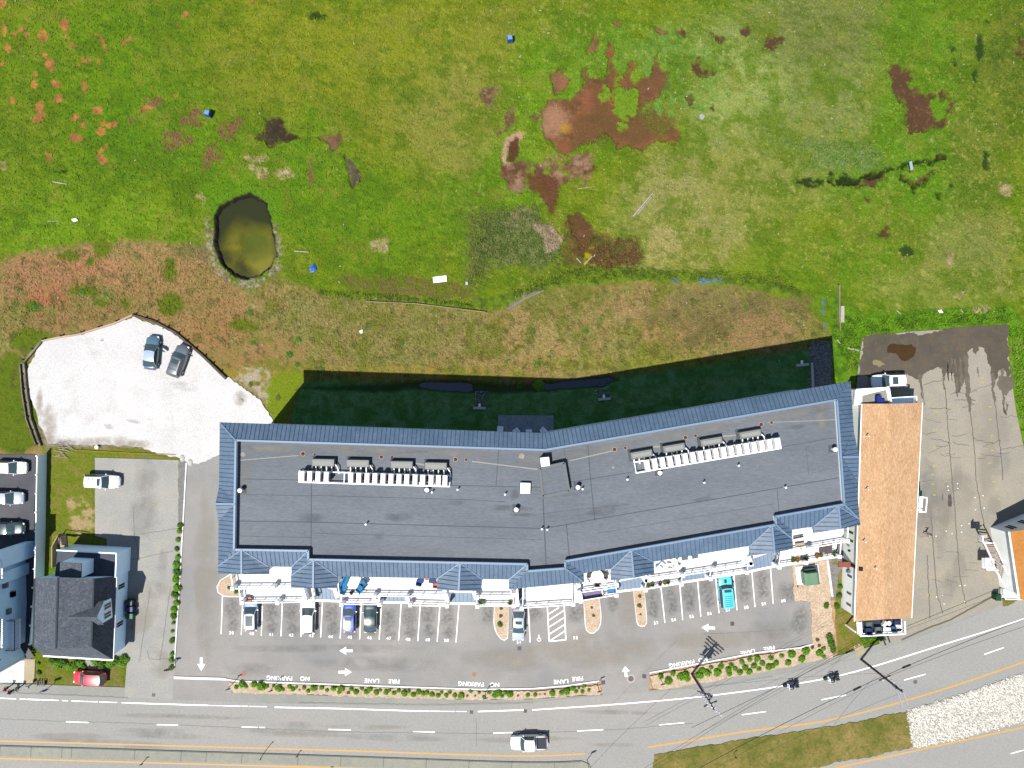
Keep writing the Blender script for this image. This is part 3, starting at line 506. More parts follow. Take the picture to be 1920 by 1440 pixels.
cr.build('pavement_crack', m_dark, kind='structure'); cr2.build('fine_crack', m_dark, kind='structure')
m3 = MB()
addcrack(m3, [(1690, 1200), (1738, 1178), (1780, 1163), (1860, 1119)], 0.22, m_dark, z=0.0205, amp=0.3); m3.build('tar_joint', m_dark, kind='structure')
m4 = MB()
for i, p in enumerate(([(0, 1348), (250, 1356), (640, 1372), (960, 1376), (1150, 1368), (1300, 1356)], [(252, 1000), (262, 1050)], [(320, 1100), (300, 1240)], [(282, 1100), (262, 1240)], [(276, 1220), (280, 1236), (318, 1236)], [(245, 1050), (325, 1033)], [(250, 950), (252, 1003)], [(560, 1317), (800, 1321), (1000, 1317)], [(1300, 1292), (1450, 1268)], [(255, 1003), (338, 990)], [(0, 1297), (240, 1308)], [(893, 1345), (893, 1400)], [(0, 1283), (60, 1283)])):
    addcrack(m4, p, 0.08, m_tar2, sd=200 + i, z=0.0205, amp=0.8)
m4.build('pavement_joint', m_tar2, kind='structure')
# painted markings
Zm = 0.0245
wm = MB(); ym = MB(); sm = MB()
def stroke(mb, a, b, w): mb.strip([W(*a), W(*b)], w, Zm)
stalls = [(417.5, 1110, 414.7, 1189), (456, 1110, 452.5, 1190.6), (493, 1112, 490, 1192), (530, 1112, 527, 1193), (565, 1112, 564.4, 1193.8), (605.5, 1112, 601.3, 1195), (643, 1118, 637.8, 1197), (678, 1118, 674.5, 1198.5), (716.5, 1118, 711, 1199), (753, 1120, 747.5, 1200.8), (789, 1120, 783.4, 1202), (826, 1120, 819.7, 1203), (861.5, 1122, 855, 1204.4), (990, 1125, 994, 1204.7), (1238, 1090, 1246.6, 1167.5), (1273.5, 1085, 1280, 1162), (1307, 1080, 1314, 1156), (1341, 1076, 1348, 1149.5), (1375, 1070, 1381.7, 1144), (1409, 1064, 1415.5, 1138), (1444, 1058, 1449.7, 1132)]
for a in stalls: stroke(sm, a[:2], a[2:], 0.115)
hb = zz((880, 1000), 6.4, (935, 860), (958, 1295), (1158, 1278), (1138, 850))
for i in range(3): stroke(sm, hb[i], hb[i + 1], 0.14)
for a in ((948, 970, 1075, 890), (950, 1045, 1140, 920), (955, 1125, 1145, 1005), (958, 1210, 1148, 1090), (965, 1290, 1150, 1170)):
    p = zz((880, 1000), 6.4, a[:2], a[2:]); stroke(sm, p[0], p[1], 0.14)
sm.build('stall_lines', m_wp, kind='structure')
def arrow(x, y, ang, L=25, name='painted_arrow'):
    c, s_ = math.cos(ang), math.sin(ang); mb = MB(); q = lambda u, v: (x + u * c - v * s_, y + u * s_ + v * c)
    mb.prism([tuple(W(*q(*p))[:2]) for p in ((L / 2, 0), (0, -7.5), (0, 7.5))], Zm - .003, Zm); mb.prism([tuple(W(*q(*p))[:2]) for p in ((-1, -2.4), (-L / 2, -2.4), (-L / 2, 2.4), (-1, 2.4))], Zm - .003, Zm)
    mb.build(name, m_wp, kind='structure')
arrow(649, 1220, math.pi); arrow(647, 1260, 0); arrow(377.5, 1245, math.pi / 2); arrow(1173, 1259, -math.pi / 2 - 0.1, 20); arrow(1328, 1177, math.pi + 0.05)
def text(s_, x, y, h, ang, name, m, z=Zm, bold=0.03, sp=1.1):   # painted lettering, h in metres, ang in photo sense
    cu = bpy.data.curves.new(name, 'FONT'); cu.body = s_; cu.size = h * 1.38; cu.align_x = 'CENTER'; cu.align_y = 'CENTER'; cu.offset = bold * h; cu.space_character = sp; cu.extrude = 0.0015
    o = bpy.data.objects.new(name, cu); sc.collection.objects.link(o); dg = bpy.context.evaluated_depsgraph_get()
    me = bpy.data.meshes.new_from_object(o.evaluated_get(dg)); bpy.data.objects.remove(o); me.name = name
    me.materials.clear(); me.materials.append(m); r = bpy.data.objects.new(name, me); sc.collection.objects.link(r)
    r.location = W(x, y); r.location.z = z; r.rotation_euler = (0, 0, ang); tag(r, kind='structure'); return r
NUM = [(39, 434, 1187), (40, 472, 1188), (41, 508.7, 1190), (42, 546, 1191), (43, 583.6, 1192), (44, 620, 1194), (45, 656, 1195), (46, 692.7, 1196), (47, 729, 1197), (48, 765, 1199), (49, 802, 1200), (50, 837, 1201), (51, 973, 1204), (52, 1079, 1196), (53, 1230, 1168), (54, 1263, 1162.5), (55, 1296.6, 1156), (56, 1330, 1150.6), (57, 1364.6, 1144), (58, 1399, 1139), (59, 1432, 1132.5), (60, 1468.5, 1126.5)]
for n, x, y in NUM: text(str(n), x, y, 0.42, -0.03 if x < 900 else (0.02 if x < 1150 else 0.16), 'stall_number', m_wp, bold=0.02, sp=1.2)
for s_, x, y, a in (('FIRE', 1083, 1273.5, 0.1), ('LANE', 1052, 1279, 0.06), ('NO', 927.5, 1285, 0), ('PARKING', 883, 1283.5, -0.05), ('FIRE', 739, 1278.5, -0.03), ('LANE', 697.5, 1277.5, -0.03), ('NO', 571.7, 1273.6, -0.03), ('PARKING', 524, 1272.5, -0.03), ('FIRE', 1442, 1217, 0.17), ('LANE', 1402, 1224, 0.17), ('NO', 1318, 1238, 0.17), ('PARKING', 1278, 1245.5, 0.17)):
    text(s_, x, y - 1.6, 0.60, a + math.pi, 'fire_lane_text', m_wp, bold=0.01, sp=1.05)
wc = MB(); c = (1010.8, 1199)
for i in range(12):
    a0, a1 = math.radians(-60 + i * 24), math.radians(-60 + (i + 1) * 24); stroke(wc, (c[0] + 3.4 * math.cos(a0), c[1] + 3.2 * math.sin(a0)), (c[0] + 3.4 * math.cos(a1), c[1] + 3.2 * math.sin(a1)), 0.09)
stroke(wc, (1010.3, 1192.5), (1010.5, 1197), 0.11); stroke(wc, (1010.5, 1197), (1013, 1197.3), 0.10); stroke(wc, (1013, 1197.3), (1014.5, 1200.5), 0.10)
wc.prism([tuple(W(1010.3 + 1.1 * math.cos(t), 1191 + 1.1 * math.sin(t))[:2]) for t in [i * math.pi / 4 for i in range(8)]], Zm - .003, Zm); wc.build('wheelchair_symbol', m_wp, kind='structure')
for a in ((124, 1353, 166, 1354.5), (294, 1358.5, 334, 1359.5), (453, 1363, 483, 1363.7), (486, 1363.8, 497, 1364), (616, 1367.5, 658, 1368.5), (775, 1371.5, 815, 1372.5), (925, 1374.5, 975, 1373), (1082, 1370.5, 1131, 1368), (1236, 1359, 1283, 1355), (1391, 1340, 1436, 1334), (1540, 1312, 1586, 1303), (1695, 1275, 1735, 1264), (1845, 1227, 1882, 1214), (1895, 1413, 1935, 1402), (-60, 1346, -20, 1348)): stroke(wm, a[:2], a[2:], 0.13)
rw = random.Random(9)
def polyline(mb, pts, w, gaps=0.0):
    for i in range(len(pts) - 1):
        a, b = pts[i], pts[i + 1]; L = math.hypot(b[0] - a[0], b[1] - a[1]); t = 0
        if not gaps: stroke(mb, a, b, w); continue
        while t < L:
            u = min(L, t + rw.uniform(8, 40)); stroke(mb, (a[0] + (b[0] - a[0]) * t / L, a[1] + (b[1] - a[1]) * t / L), (a[0] + (b[0] - a[0]) * u / L, a[1] + (b[1] - a[1]) * u / L), w * rw.uniform(.6, 1)); t = u + rw.uniform(0.5, gaps)
polyline(wm, [(-120, 1307), (0, 1309), (77, 1312), (245, 1318)], 0.17, 9); polyline(wm, [(245, 1318), (390, 1322.5)], 0.17)
polyline(wm, [(390, 1322.5), (500, 1325)], 0.16, 2); polyline(wm, [(515, 1326), (640, 1328.5), (780, 1333)], 0.17); polyline(wm, [(780, 1333), (875, 1334)], 0.14, 3)
polyline(wm, [(896, 1334), (982, 1331)], 0.17)
def curve(P, n=10):      # Catmull-Rom
    out = []
    for i in range(len(P) - 1):
        p0, p1, p2, p3 = P[max(i - 1, 0)], P[i], P[i + 1], P[min(i + 2, len(P) - 1)]
        for j in range(n):
            t = j / n; out.append(tuple(0.5 * (2 * p1[k] + (p2[k] - p0[k]) * t + (2 * p0[k] - 5 * p1[k] + 4 * p2[k] - p3[k]) * t * t + (3 * p1[k] - p0[k] - 3 * p2[k] + p3[k]) * t ** 3) for k in (0, 1)))
    return out + [P[-1]]
def band(mb, P, w): mb.strip([W(*p) for p in curve(P)], w, Zm)
band(wm, [(998, 1331), (1160, 1320), (1315, 1306), (1480, 1284), (1600, 1260), (1760, 1211), (1920, 1160), (2060, 1105)], 0.155)
band(ym, [(-120, 1385), (0, 1389), (320, 1398), (640, 1407), (960, 1417), (1097, 1413)], 0.22); band(ym, [(-120, 1419), (0, 1422), (320, 1431), (560, 1437.5), (900, 1448)], 0.22)
band(ym, [(1215, 1401), (1400, 1371), (1560, 1349), (1740, 1301), (1920, 1241), (2060, 1190)], 0.24); band(ym, [(1480, 1458), (1570, 1439), (1740, 1402), (1920, 1363), (2060, 1330)], 0.24)
wm.build('white_lane_lines', m_wp, kind='structure'); ym.build('yellow_lane_lines', m_yp, kind='structure')
yt = mat('faded_yellow', A(226, 210, 96), rough=0.8)
for s_, x, y in (('12', 1754, 771), ('11', 1753, 806), ('9', 1752, 840), ('8', 1751, 874)): text(s_, x, y, 0.40, 0.05, 'faded_bay_number', yt, z=0.0165)
fm = MB(); Zs = Zm; Zm = 0.0165
for x, y in ((1749, 890), (1749, 908), (1857, 763), (1856, 786), (1860, 816), (1856, 832), (1861, 844), (1855, 868), (1863, 903), (1868, 917), (1873, 936), (1842, 717), (1843, 708), (1752, 928), (1746, 1081), (1741, 1118)): stroke(fm, (x - 2.5, y + rw.uniform(-1, 1)), (x + 2.5, y), 0.12)
fm.build('faded_marks', yt, kind='structure')
wt = MB()
for x, y in ((1777, 912), (1778, 919), (1795, 907), (1796, 916), (1828, 933), (1843, 929), (1829, 956), (1845, 953), (1755, 1005), (1774, 996), (1785, 1001), (1803, 998), (1817, 982), (1832, 982), (1803, 986), (1800, 1098), (1809, 1098), (1756, 1119), (1767, 1116), (1762, 1133), (1770, 1132), (1809, 1128)):
    stroke(wt, (x - .9, y), (x + 1.0, y + rw.uniform(-1, 1)), 0.09)
wt.build('paint_flecks', m_wp, kind='structure'); Zm = Zs
# kerbs
def kerb(pts, w, name, h=0.13, m=None):
    mb = MB(); q = [W(*p) for p in pts]
    for i in range(len(q) - 1):
        d = (q[i + 1] - q[i]).normalized() * 0.02; mb.beam(q[i] - d * 0 + Vector((0, 0, h)), q[i + 1] + Vector((0, 0, h)), w, h + 0.05)
    return mb.build(name, m or m_kerb, kind='structure')
kerb([(350, 868), (345, 960), (337, 1100), (327, 1254)], 0.17, 'lot_kerb'); kerb([(327, 1270), (425, 1272.8)], 0.36, 'entrance_kerb')
kerb([(425.5, 1273.5), (450, 1277), (640, 1283), (760, 1287.5), (900, 1292), (1000, 1290.5), (1060, 1285.5), (1124, 1276.5)], 0.2, 'lot_kerb')
kerb([(1218, 1261), (1420, 1223), (1500, 1214), (1524, 1207)], 0.2, 'lot_kerb')
# road median with kerb edge and joints
med = curve([(-200, 1392), (0, 1397), (560, 1414), (960, 1427.5), (1090, 1426)]); low = curve([(1100, 1446), (960, 1448), (560, 1433), (0, 1417), (-200, 1412)])
sheet('median', med + [(1104, 1432), (1108, 1440)] + low, 0.14, m_conc, thick=0.15)
mj = MB()
for x in (2, 60, 118, 136, 254, 341, 388, 455, 560, 640, 720, 800, 880, 960, 1040): yy = 1397.5 + x * 0.0307; mj.strip([W(x, yy), W(x - 1.5, yy + 19)], 0.07, 0.146)
mj.strip([W(p[0], p[1] + 1.2) for p in med], 0.10, 0.146); mj.build('median_joints', mat('joint_dark', A(120, 120, 108)), kind='structure')
# drains and manholes
def manhole(x, y, r, m, ring=None, sq=False, z=0.024, name='manhole_cover'):
    mb = MB()
    if ring: mb.prism([tuple(W(x + r * 1.5 * math.cos(t), y + r * 1.5 * math.sin(t))[:2]) for t in [i * math.pi / 8 for i in range(16)]], z - 0.003, z, 1)
    P = [(x - r, y - r), (x + r, y - r), (x + r, y + r), (x - r, y + r)] if sq else [(x + r * math.cos(t), y + r * math.sin(t)) for t in [i * math.pi / 8 for i in range(16)]]
    mb.prism([tuple(W(*p)[:2]) for p in P], z + 0.0005, z + 0.004, 0)
    if sq:
        for i in range(4): mb.prism([tuple(W(x - r * .8, y - r * .8 + i * r * 0.45)[:2]), tuple(W(x + r * .8, y - r * .8 + i * r * .45)[:2]), tuple(W(x + r * .8, y - r * .6 + i * r * .45)[:2]), tuple(W(x - r * .8, y - r * .6 + i * r * .45)[:2])], z + 0.0045, z + 0.007, 1)
    mb.build(name, [m, ring or m_black], kind='structure')
iron = mat('iron_cover', A(130, 122, 122), fine=0.2, fscale=20)
manhole(1183, 1272.5, 5.4, iron, mat('pale_ring', A(220, 210, 200))); manhole(1716, 1278.5, 4, iron); manhole(974, 1215.5, 3.8, iron, None, True, name='drain_grate'); manhole(1131, 1279.5, 3.8, iron, None, True, name='drain_grate'); manhole(1208, 1268, 3.8, iron, None, True, name='drain_grate'); manhole(1373, 1169.5, 3.8, iron, None, True, name='drain_grate')
manhole(985, 1333, 3.2, iron, None, True, name='drain_grate'); manhole(884, 1335, 3.2, iron, None, True, name='drain_grate'); manhole(288, 1303, 3.0, iron, None, True, name='drain_grate'); manhole(623, 1436, 3.2, iron, None, True, name='drain_grate')
manhole(457, 1263, 4.6, mat('orange_cover', A(206, 140, 110)), name='valve_cover'); manhole(889, 1264.5, 4.0, mat('orange_cover', A(206, 140, 110)), name='valve_cover')
# mulch beds with pale kerbs
sheet('mulch_bed', ragged(BARK1, 1.2, 6, 21), 0.09, m_bark, thick=0.1); sheet('mulch_bed', ragged(BARK2, 1.2, 6, 22), 0.09, m_bark, thick=0.1)
def island(P, name='parking_island'):
    P = [tuple(p[:2]) for p in P]; cx = sum(p[0] for p in P) / len(P); cy = sum(p[1] for p in P) / len(P)
    sheet(name, P, 0.13, m_kerb, thick=0.14); I = []
    for i, p in enumerate(P):
        dx, dy = p[0] - cx, p[1] - cy; l = math.hypot(dx, dy); I.append((p[0] - dx / l * 2.0, p[1] - dy / l * 2.0))
    sheet('mulch_bed', I, 0.16, m_bark, thick=0.02)
Qk = lambda *p: zz((380, 1000), 6.4, *p)
island(Qk((480, 440), (320, 490), (210, 560), (170, 640), (185, 710), (250, 755), (330, 762), (476, 764)))
Qk = lambda *p: zz((880, 1000), 6.4, *p)
island(Qk((300, 830), (288, 1060), (300, 1140), (330, 1210), (380, 1270), (420, 1285), (460, 1260), (468, 1200), (474, 830)))
island(Qk((1365, 760), (1385, 1090), (1400, 1160), (1440, 1198), (1490, 1200), (1550, 1150), (1580, 1080), (1585, 980), (1560, 740)))
Qk = lambda *p: zz((1140, 980), 6.4, *p)
island(Qk((292, 740), (340, 1190), (360, 1230), (400, 1248), (440, 1240), (466, 1200), (466, 1120), (430, 740)))
# grey gravel strips and little path pieces
m_gg = mat('grey_gravel', A(160, 158, 152), A(140, 138, 136), 2.0, fine=0.3, fscale=10, bump=0.03)
sheet('gravel_strip', ragged([(334, 862), (350, 866), (343, 980), (334, 978)], 1, 5, 31), 0.035, m_gg, thick=0.05)
sheet('gravel_strip', [(1551, 1050), (1580, 1010), (1583, 1060), (1572, 1075), (1566, 1125), (1558, 1126)], 0.05, m_gg, thick=0.1)
kerb([(1551, 1050), (1560, 1118)], 0.28, 'bed_kerb', 0.15)
sheet('white_stone_yard', [(-20, 1245), (46, 1238), (45, 1280), (-20, 1280)], 0.02, m_grav); sheet('path', [(46, 1236), (66, 1236), (64, 1281), (45, 1281)], 0.02, mat('tan_path', A(214, 196, 160), A(200, 184, 150), .5, fine=.1))
sheet('path', [(1600, 1208), (1616, 1206), (1624, 1224), (1606, 1232)], 0.02, mat('tan_path', A(214, 196, 160))); sheet('patio', [(160, 1238), (175, 1238), (180, 1250), (200, 1252), (195, 1256), (165, 1254)], 0.02, m_drive)
# rock riprap: sheet plus thousands of loose stones
sheet('riprap_bed', ragged(ROCK, 1.5, 6, 41), 0.09, mat('riprap_base', A(236, 230, 214), A(196, 188, 168), 2.5, fine=0.3, fscale=8, bump=0.1), thick=0.12)
def inside(x, y, P):
    c = False; n = len(P)
    for i in range(n):
        a, b = P[i], P[(i + 1) % n]
        if (a[1] > y) != (b[1] > y) and x < (b[0] - a[0]) * (y - a[1]) / (b[1] - a[1]) + a[0]: c = not c
    return c
mb = MB(); rr = random.Random(12); cnt = 0
while cnt < 9000:
    x, y = rr.uniform(1698, 1960), rr.uniform(1240, 1404)
    if not inside(x + rr.gauss(0, 2.2), y + rr.gauss(0, 2.2), ROCK): continue
    cnt += 1; p = W(x, y); r = rr.uniform(0.06, 0.17) * (1.5 if rr.random() < .12 else 1); b = len(mb.v)
    V = [(1, 0, 0), (0.2, 1, 0), (-1, 0.1, 0), (-.1, -1, 0), (0.1, 0, 1)]
    a = rr.uniform(0, 6.28); c_, s_ = math.cos(a), math.sin(a)
    for v in V:
        j = rr.uniform(0.7, 1.2); mb.v.append((p.x + (v[0] * c_ - v[1] * s_) * r * j, p.y + (v[0] * s_ + v[1] * c_) * r * j * 0.8, 0.08 + max(0, v[2]) * r * j * 0.9))
    mi = rr.choice((0, 0, 0, 1, 1, 2)) if rr.random() > .04 else 2
    for f in ((0, 1, 4), (1, 2, 4), (2, 3, 4), (3, 0, 4)): mb.f.append(tuple(b + i for i in f)); mb.m.append(mi)
mb.build('riprap_stones', [mat('stone_white', (.56, .54, .5)), mat('stone_cream', (.46, .44, .38)), mat('stone_grey', (.30, .28, .25))], kind='stuff', label='pale broken stones packed on the road median', cat='stones')
# ---------------- main building ----------------
m_metal = mat('blue_standing_seam', A(112, 138, 166), A(94, 122, 152), 0.35, c3=A(126, 150, 176), fine=0.08, fscale=3, rough=0.55, spec=0.4)
m_seam = mat('seam_shadow_line', A(66, 88, 122), rough=0.6)
m_flash = mat('ridge_flashing', A(150, 178, 208), rough=0.5)
m_memb = mat('roof_membrane', A(143, 149, 157), A(127, 133, 142), 0.10, c3=A(135, 141, 149), fine=0.16, fscale=3.5, rough=0.9, stretch=(0.5, 2.2, 1), bump=0.01, bscale=6)
m_lap = mat('membrane_lap', A(100, 105, 115), rough=0.9)
m_dust = mat('dust_streak', A(190, 186, 172), A(176, 174, 164), 2)
m_wall = mat('white_siding', (0.62, 0.64, 0.66), (0.56, 0.58, 0.60), 0.5, fine=0.03, rough=0.7)
m_deck = mat('white_deck', (0.50, 0.50, 0.50), (0.44, 0.43, 0.42), 0.9, fine=0.05, rough=0.8)
m_pent = mat('pent_metal', A(158, 176, 198), A(148, 168, 192), 0.7, rough=0.5, spec=0.4)
m_glass = mat('dark_glass', (0.02, 0.03, 0.045), rough=0.08, spec=0.6)
m_white = mat('white_trim', (0.74, 0.74, 0.74), rough=0.6)
ZE, ZR, ZD = 16.0, 16.8, 16.1
bld = empty('apartment_building', W(960, 930, 0), 0, 'long bent apartment block with grey flat roof and blue metal edge roofs', 'building')
def rel(mb): return mb
def bpart(mb, name, m, parent=None, **k):      # geometry is in world space: shift it under the thing
    o = mb.build(name, m, **k); o.parent = parent or bld; o.matrix_parent_inverse = (parent or bld).matrix_world.inverted(); return o
def kid(mb, name, m, parent, **k):
    o = mb.build(name, m, **k); bpy.context.view_layer.update(); o.parent = parent; o.matrix_parent_inverse = parent.matrix_world.inverted(); return o
bpy.context.view_layer.update()
I_ = lambda x, y: W(x, y, ZR)
O_ = lambda x, y: W(x, y, ZE)
strips = [  # inner a, inner b, outer b, outer a
 ((441.9, 825.6), (1022, 843.5), (1018, 812), (412, 792)), ((1022, 843.5), (1569, 749.7), (1595, 715), (1018, 812)),
 ((1569, 749.7), (1583, 945.6), (1611.5, 974), (1595, 715)), ((1583, 945.6), (1453.7, 968.7), (1485, 993.7), (1611.5, 974)),
 ((1453.7, 968.7), (1455, 983.7), (1485, 1010.5), (1485, 993.7)), ((1455, 983.7), (1059.7, 1052.3), (1094, 1075), (1485, 1010.5)),
 ((1059.7, 1052.3), (1059.7, 1065.6), (1095.6, 1091.8), (1094, 1075)), ((1059.7, 1065.6), (988.6, 1071), (954, 1105), (1095.6, 1091.8)),
 ((988.6, 1071), (988.6, 1057.8), (954, 1086.7), (954, 1105)), ((988.6, 1057.8), (577.7, 1049), (546.4, 1079.5), (954, 1086.7)),
 ((577.7, 1049), (577.7, 1032.8), (546.4, 1063), (546.4, 1079.5)), ((577.7, 1032.8), (438.6, 1030.5), (409, 1061), (546.4, 1063)),
 ((438.6, 1030.5), (441.9, 825.6), (412, 792), (409, 1061))]
def clip_line(P, p, d):       # P: list of 3D points in a plane, clip the plan line p+t*d
    ts = []
    n = len(P)
    for i in range(n):
        a, b = P[i], P[(i + 1) % n]; e = b - a; den = d.x * e.y - d.y * e.x
        if abs(den) < 1e-9: continue
        w = a - p; u = (w.x * d.y - w.y * d.x) / -den if False else ((p.x - a.x) * d.y - (p.y - a.y) * d.x) / (e.x * d.y - e.y * d.x)
        if -1e-6 <= u <= 1 + 1e-6: ts.append(a + e * u)
    if len(ts) < 2: return None
    ts.sort(key=lambda q: (q - p).x * d.x + (q - p).y * d.y); return ts[0], ts[-1]
def seams(mb, P, e0, e1, sp=0.50, w=0.05, h=0.045, off=0.0):
    e = (e1 - e0); L = e.length; e.normalize(); d = Vector((-e.y, e.x, 0)).normalized(); t = sp * 0.5 + off
    while t < L + 30:
        for sgn in ((1,) if t <= 30 else (1,)):
            r = clip_line(P, e0 + e * (t - 15), d)
            if r and (r[1] - r[0]).length > 0.15: mb.beam(r[0] + Vector((0, 0, h)), r[1] + Vector((0, 0, h)), w, h + 0.01)
        t += sp
roof = MB(); sem = MB(); fl = MB()
gab = [  # ridge inner, ridge outer, left top, left bottom, right bottom, right top (eaves)
 ((452.7, 1031), (453, 1076.5), (409, 1061), (409, 1076), (504, 1076.8), (504, 1062.5)), ((587.8, 1050), (587, 1103), (545.6, 1079), (545.6, 1102.3), (632.3, 1102.8), (632.3, 1081)),
 ((862.7, 1055.5), (860, 1107.8), (819.7, 1085), (819, 1105.5), (902.5, 1108), (904, 1086)), ((1183.7, 1032), (1188.4, 1084), (1145.6, 1067), (1145.6, 1088.5), (1226.7, 1076), (1226, 1053.4)),
 ((1447.5, 985), (1452, 1036.5), (1405.6, 1023.7), (1406.5, 1042.5), (1487, 1029), (1486, 1009)), ((1572, 948.6), (1575.8, 992), (1525, 987.5), (1525.8, 999.6), (1613.7, 984.5), (1611.5, 974))]
for a, b, c, d in strips:
    P = [I_(*a), I_(*b), O_(*c), O_(*d)]; roof.poly(P[::-1])
    roof.poly([P[3] - Vector((0, 0, .25)), P[3], P[2], P[2] - Vector((0, 0, .25))])
    roof.poly([P[0], P[1], P[1] - Vector((0, 0, 1.0)), P[0] - Vector((0, 0, 1.0))], 1)
    seams(sem, P, P[3], P[2]); fl.beam(P[0] + Vector((0, 0, 0.05)), P[1] + Vector((0, 0, 0.05)), 0.22, 0.12)
    if (P[3] - P[0]).length > 2.8 and abs(a[0] - b[0]) > 20: fl.beam(P[0] + Vector((0, 0, 0.06)), P[3] + Vector((0, 0, 0.06)), 0.12, 0.08)
EV = lambda x, y, z=ZE: W(x, y, z)
for r0, r1, lt, lb, rb, rt in gab:
    R0 = W(*r0, ZR + 0.03); R1 = W(*r1, ZR + 0.15); LT, LB, RB_, RT = [W(*q, ZE + 0.02) for q in (lt, lb, rb, rt)]
    for P in ([R0, LT, LB, R1], [R0, R1, RB_, RT]): roof.poly(P)
    roof.poly([LB, RB_, R1], 1); d3 = Vector((0, 0, -0.25)); roof.poly([LB, LB + d3, RB_ + d3, RB_], 0); roof.poly([LT, LT + d3, LB + d3, LB], 0); roof.poly([RB_, RB_ + d3, RT + d3, RT], 0)
    seams(sem, [R0, LT, LB, R1], LB, LT, 0.5); seams(sem, [R0, R1, RB_, RT], RB_, RT, 0.5)
    fl.beam(R0 + Vector((0, 0, .06)), R1 + Vector((0, 0, .06)), 0.2, 0.1)
    for q in (LT, RT): fl.beam(R0 + Vector((0, 0, .04)), q + Vector((0, 0, .06)), 0.10, 0.05)
# side cross gables on the west and east edges
for r0, r1, p, q in (((441, 945), (404, 944.5), (411, 912), (409.5, 978)), ((1579.5, 857), (1611, 856.5), (1600, 805), (1608, 905))):
    R0 = W(*r0, ZR + 0.03); R1 = W(*r1, ZR - 0.3); A1 = W(*p, ZE + 0.01); A2 = W(*q, ZE + 0.01)
    P1 = [R0, A1, R1]; P2 = [R0, R1, A2]
    if r0[0] > 900: P1 = P1[::-1]; P2 = P2[::-1]
    roof.poly(P1); roof.poly(P2); roof.poly([A1, A1 + d3, R1 + d3, R1]); roof.poly([R1, R1 + d3, A2 + d3, A2])
    seams(sem, [R0, A1, R1], A1, R1, 0.5); seams(sem, [R0, R1, A2], R1, A2, 0.5); fl.beam(R0 + Vector((0, 0, .06)), R1 + Vector((0, 0, .06)), .2, .1)
ro = bpart(roof, 'edge_roof', [m_metal, m_wall]); kid(sem, 'roof_seam', m_seam, ro); kid(fl, 'ridge_cap', m_flash, ro)
inner = [strips[i][0] for i in range(len(strips))]
dk = MB(); ip = [tuple(I_(*p)[:2]) for p in inner]; dk.prism(ip, ZD - 0.6, ZD); deck = bpart(dk, 'flat_roof', m_memb)
lap = MB()
def D(x, y, z=ZD): return W(x, y, z)
for pts, w in (([(584, 905), (583, 1030)], .09), ([(455, 898), (560, 900)], .07), ([(450, 977), (583, 979), (1017, 991)], .09), ([(1017, 991), (1062, 984), (1113, 974), (1340, 936), (1460, 915), (1572, 896)], .09), ([(1021, 848), (1013, 870)], .1), ([(1018, 934), (1024, 1061)], .12), ([(1102, 835), (1107, 896), (1115, 974)], .09), ([(935, 844), (930, 911)], .08), ([(845, 910), (1015, 914)], .07), ([(1062, 984), (1068, 1050)], .09), ([(1070, 904), (1187, 885)], .07), ([(1457, 918), (1461, 965)], .07), ([(1467, 838), (1568, 820)], .06), ([(1512, 842), (1516, 890)], .04), ([(584, 929), (880, 937), (947, 941)], .05), ([(1058, 840), (1060, 862)], .06), ([(450, 927), (583, 930)], .04), ([(1017, 963), (1180, 945)], .03), ([(590, 1000), (1017, 1012)], .03), ([(1120, 1000), (1450, 945)], .03), ([(450, 1005), (583, 1008)], .03)):
    lap.strip([D(*p) for p in pts], w, ZD + 0.012)
kid(lap, 'membrane_lap', m_lap, deck)
du = MB()
for pts, w in (([(450, 863), (560, 854)], .12), ([(780, 869), (800, 872)], .2), ([(885, 865), (1008, 880)], .16), ([(1068, 864), (1150, 845)], .14), ([(1440, 792), (1566, 787)], .10), ([(1225, 838), (1250, 836)], .2), ([(1355, 818), (1380, 816)], .2)):
    du.strip([D(*p) for p in curve(pts, 3)], w, ZD + 0.016)
for cx, cy, r in ((978, 856, 6), (456, 852, 5), (1150, 876, 3)):
    du.prism([tuple(D(cx + r * random.uniform(.7, 1.2) * math.cos(t), cy + r * random.uniform(.6, 1.1) * math.sin(t))[:2]) for t in [i * math.pi / 7 for i in range(14)]], ZD + .012, ZD + .018)
def gp(x, y, z): k = (H - z) / H; return 960 + (x - 960) * k, 720 + (y - 720) * k
sd_ = stainmat('roof_dust', A(182, 178, 168), 0.75, 0.5); sd2 = stainmat('roof_stain', A(128, 130, 136), 0.55, 0.7)
for x, y, rx, ry in ((520, 842, 70, 9), (680, 845, 110, 9), (850, 850, 100, 9), (1010, 862, 50, 10), (1130, 842, 90, 9), (1290, 812, 110, 9), (1470, 778, 90, 9), (1540, 780, 20, 30), (460, 880, 14, 50)):
    decal('roof_dust', *gp(x, y, ZD), rx * .85, ry, ZD + .005 + .0002 * (x % 5), sd_, -.16 if x > 1050 else .03, int(x))
for i in range(12):
    q_ = random.Random(i + 5); x = q_.uniform(470, 1540); yb = 990 if x < 1020 else 990 - (x - 1020) * .17; decal('roof_stain', *gp(x, q_.uniform(yb - 110, yb + 20), ZD), q_.uniform(4, 40), q_.uniform(3, 10), ZD + .007 + .0002 * i, sd2, -.16 if x > 1020 else .02, i)
kid(du, 'dust_streak', m_dust, deck)['kind'] = 'stuff'
# raised square over the stair core
core = MB(); cq = [(1012, 878), (1058, 868), (1067, 921), (1018, 931)]
core.prism([tuple(W(*p, ZD + 0.8)[:2]) for p in cq], ZD - .01, ZD + 0.8)
co_ = bpart(core, 'raised_roof', m_memb); cb = MB(); cw = [W(*p, ZD + 0.86) for p in cq]
for i in range(4): cb.beam(cw[i], cw[(i + 1) % 4], 0.28, 0.1)
kid(cb, 'coping', mat('grey_coping', A(136, 142, 142)), co_)
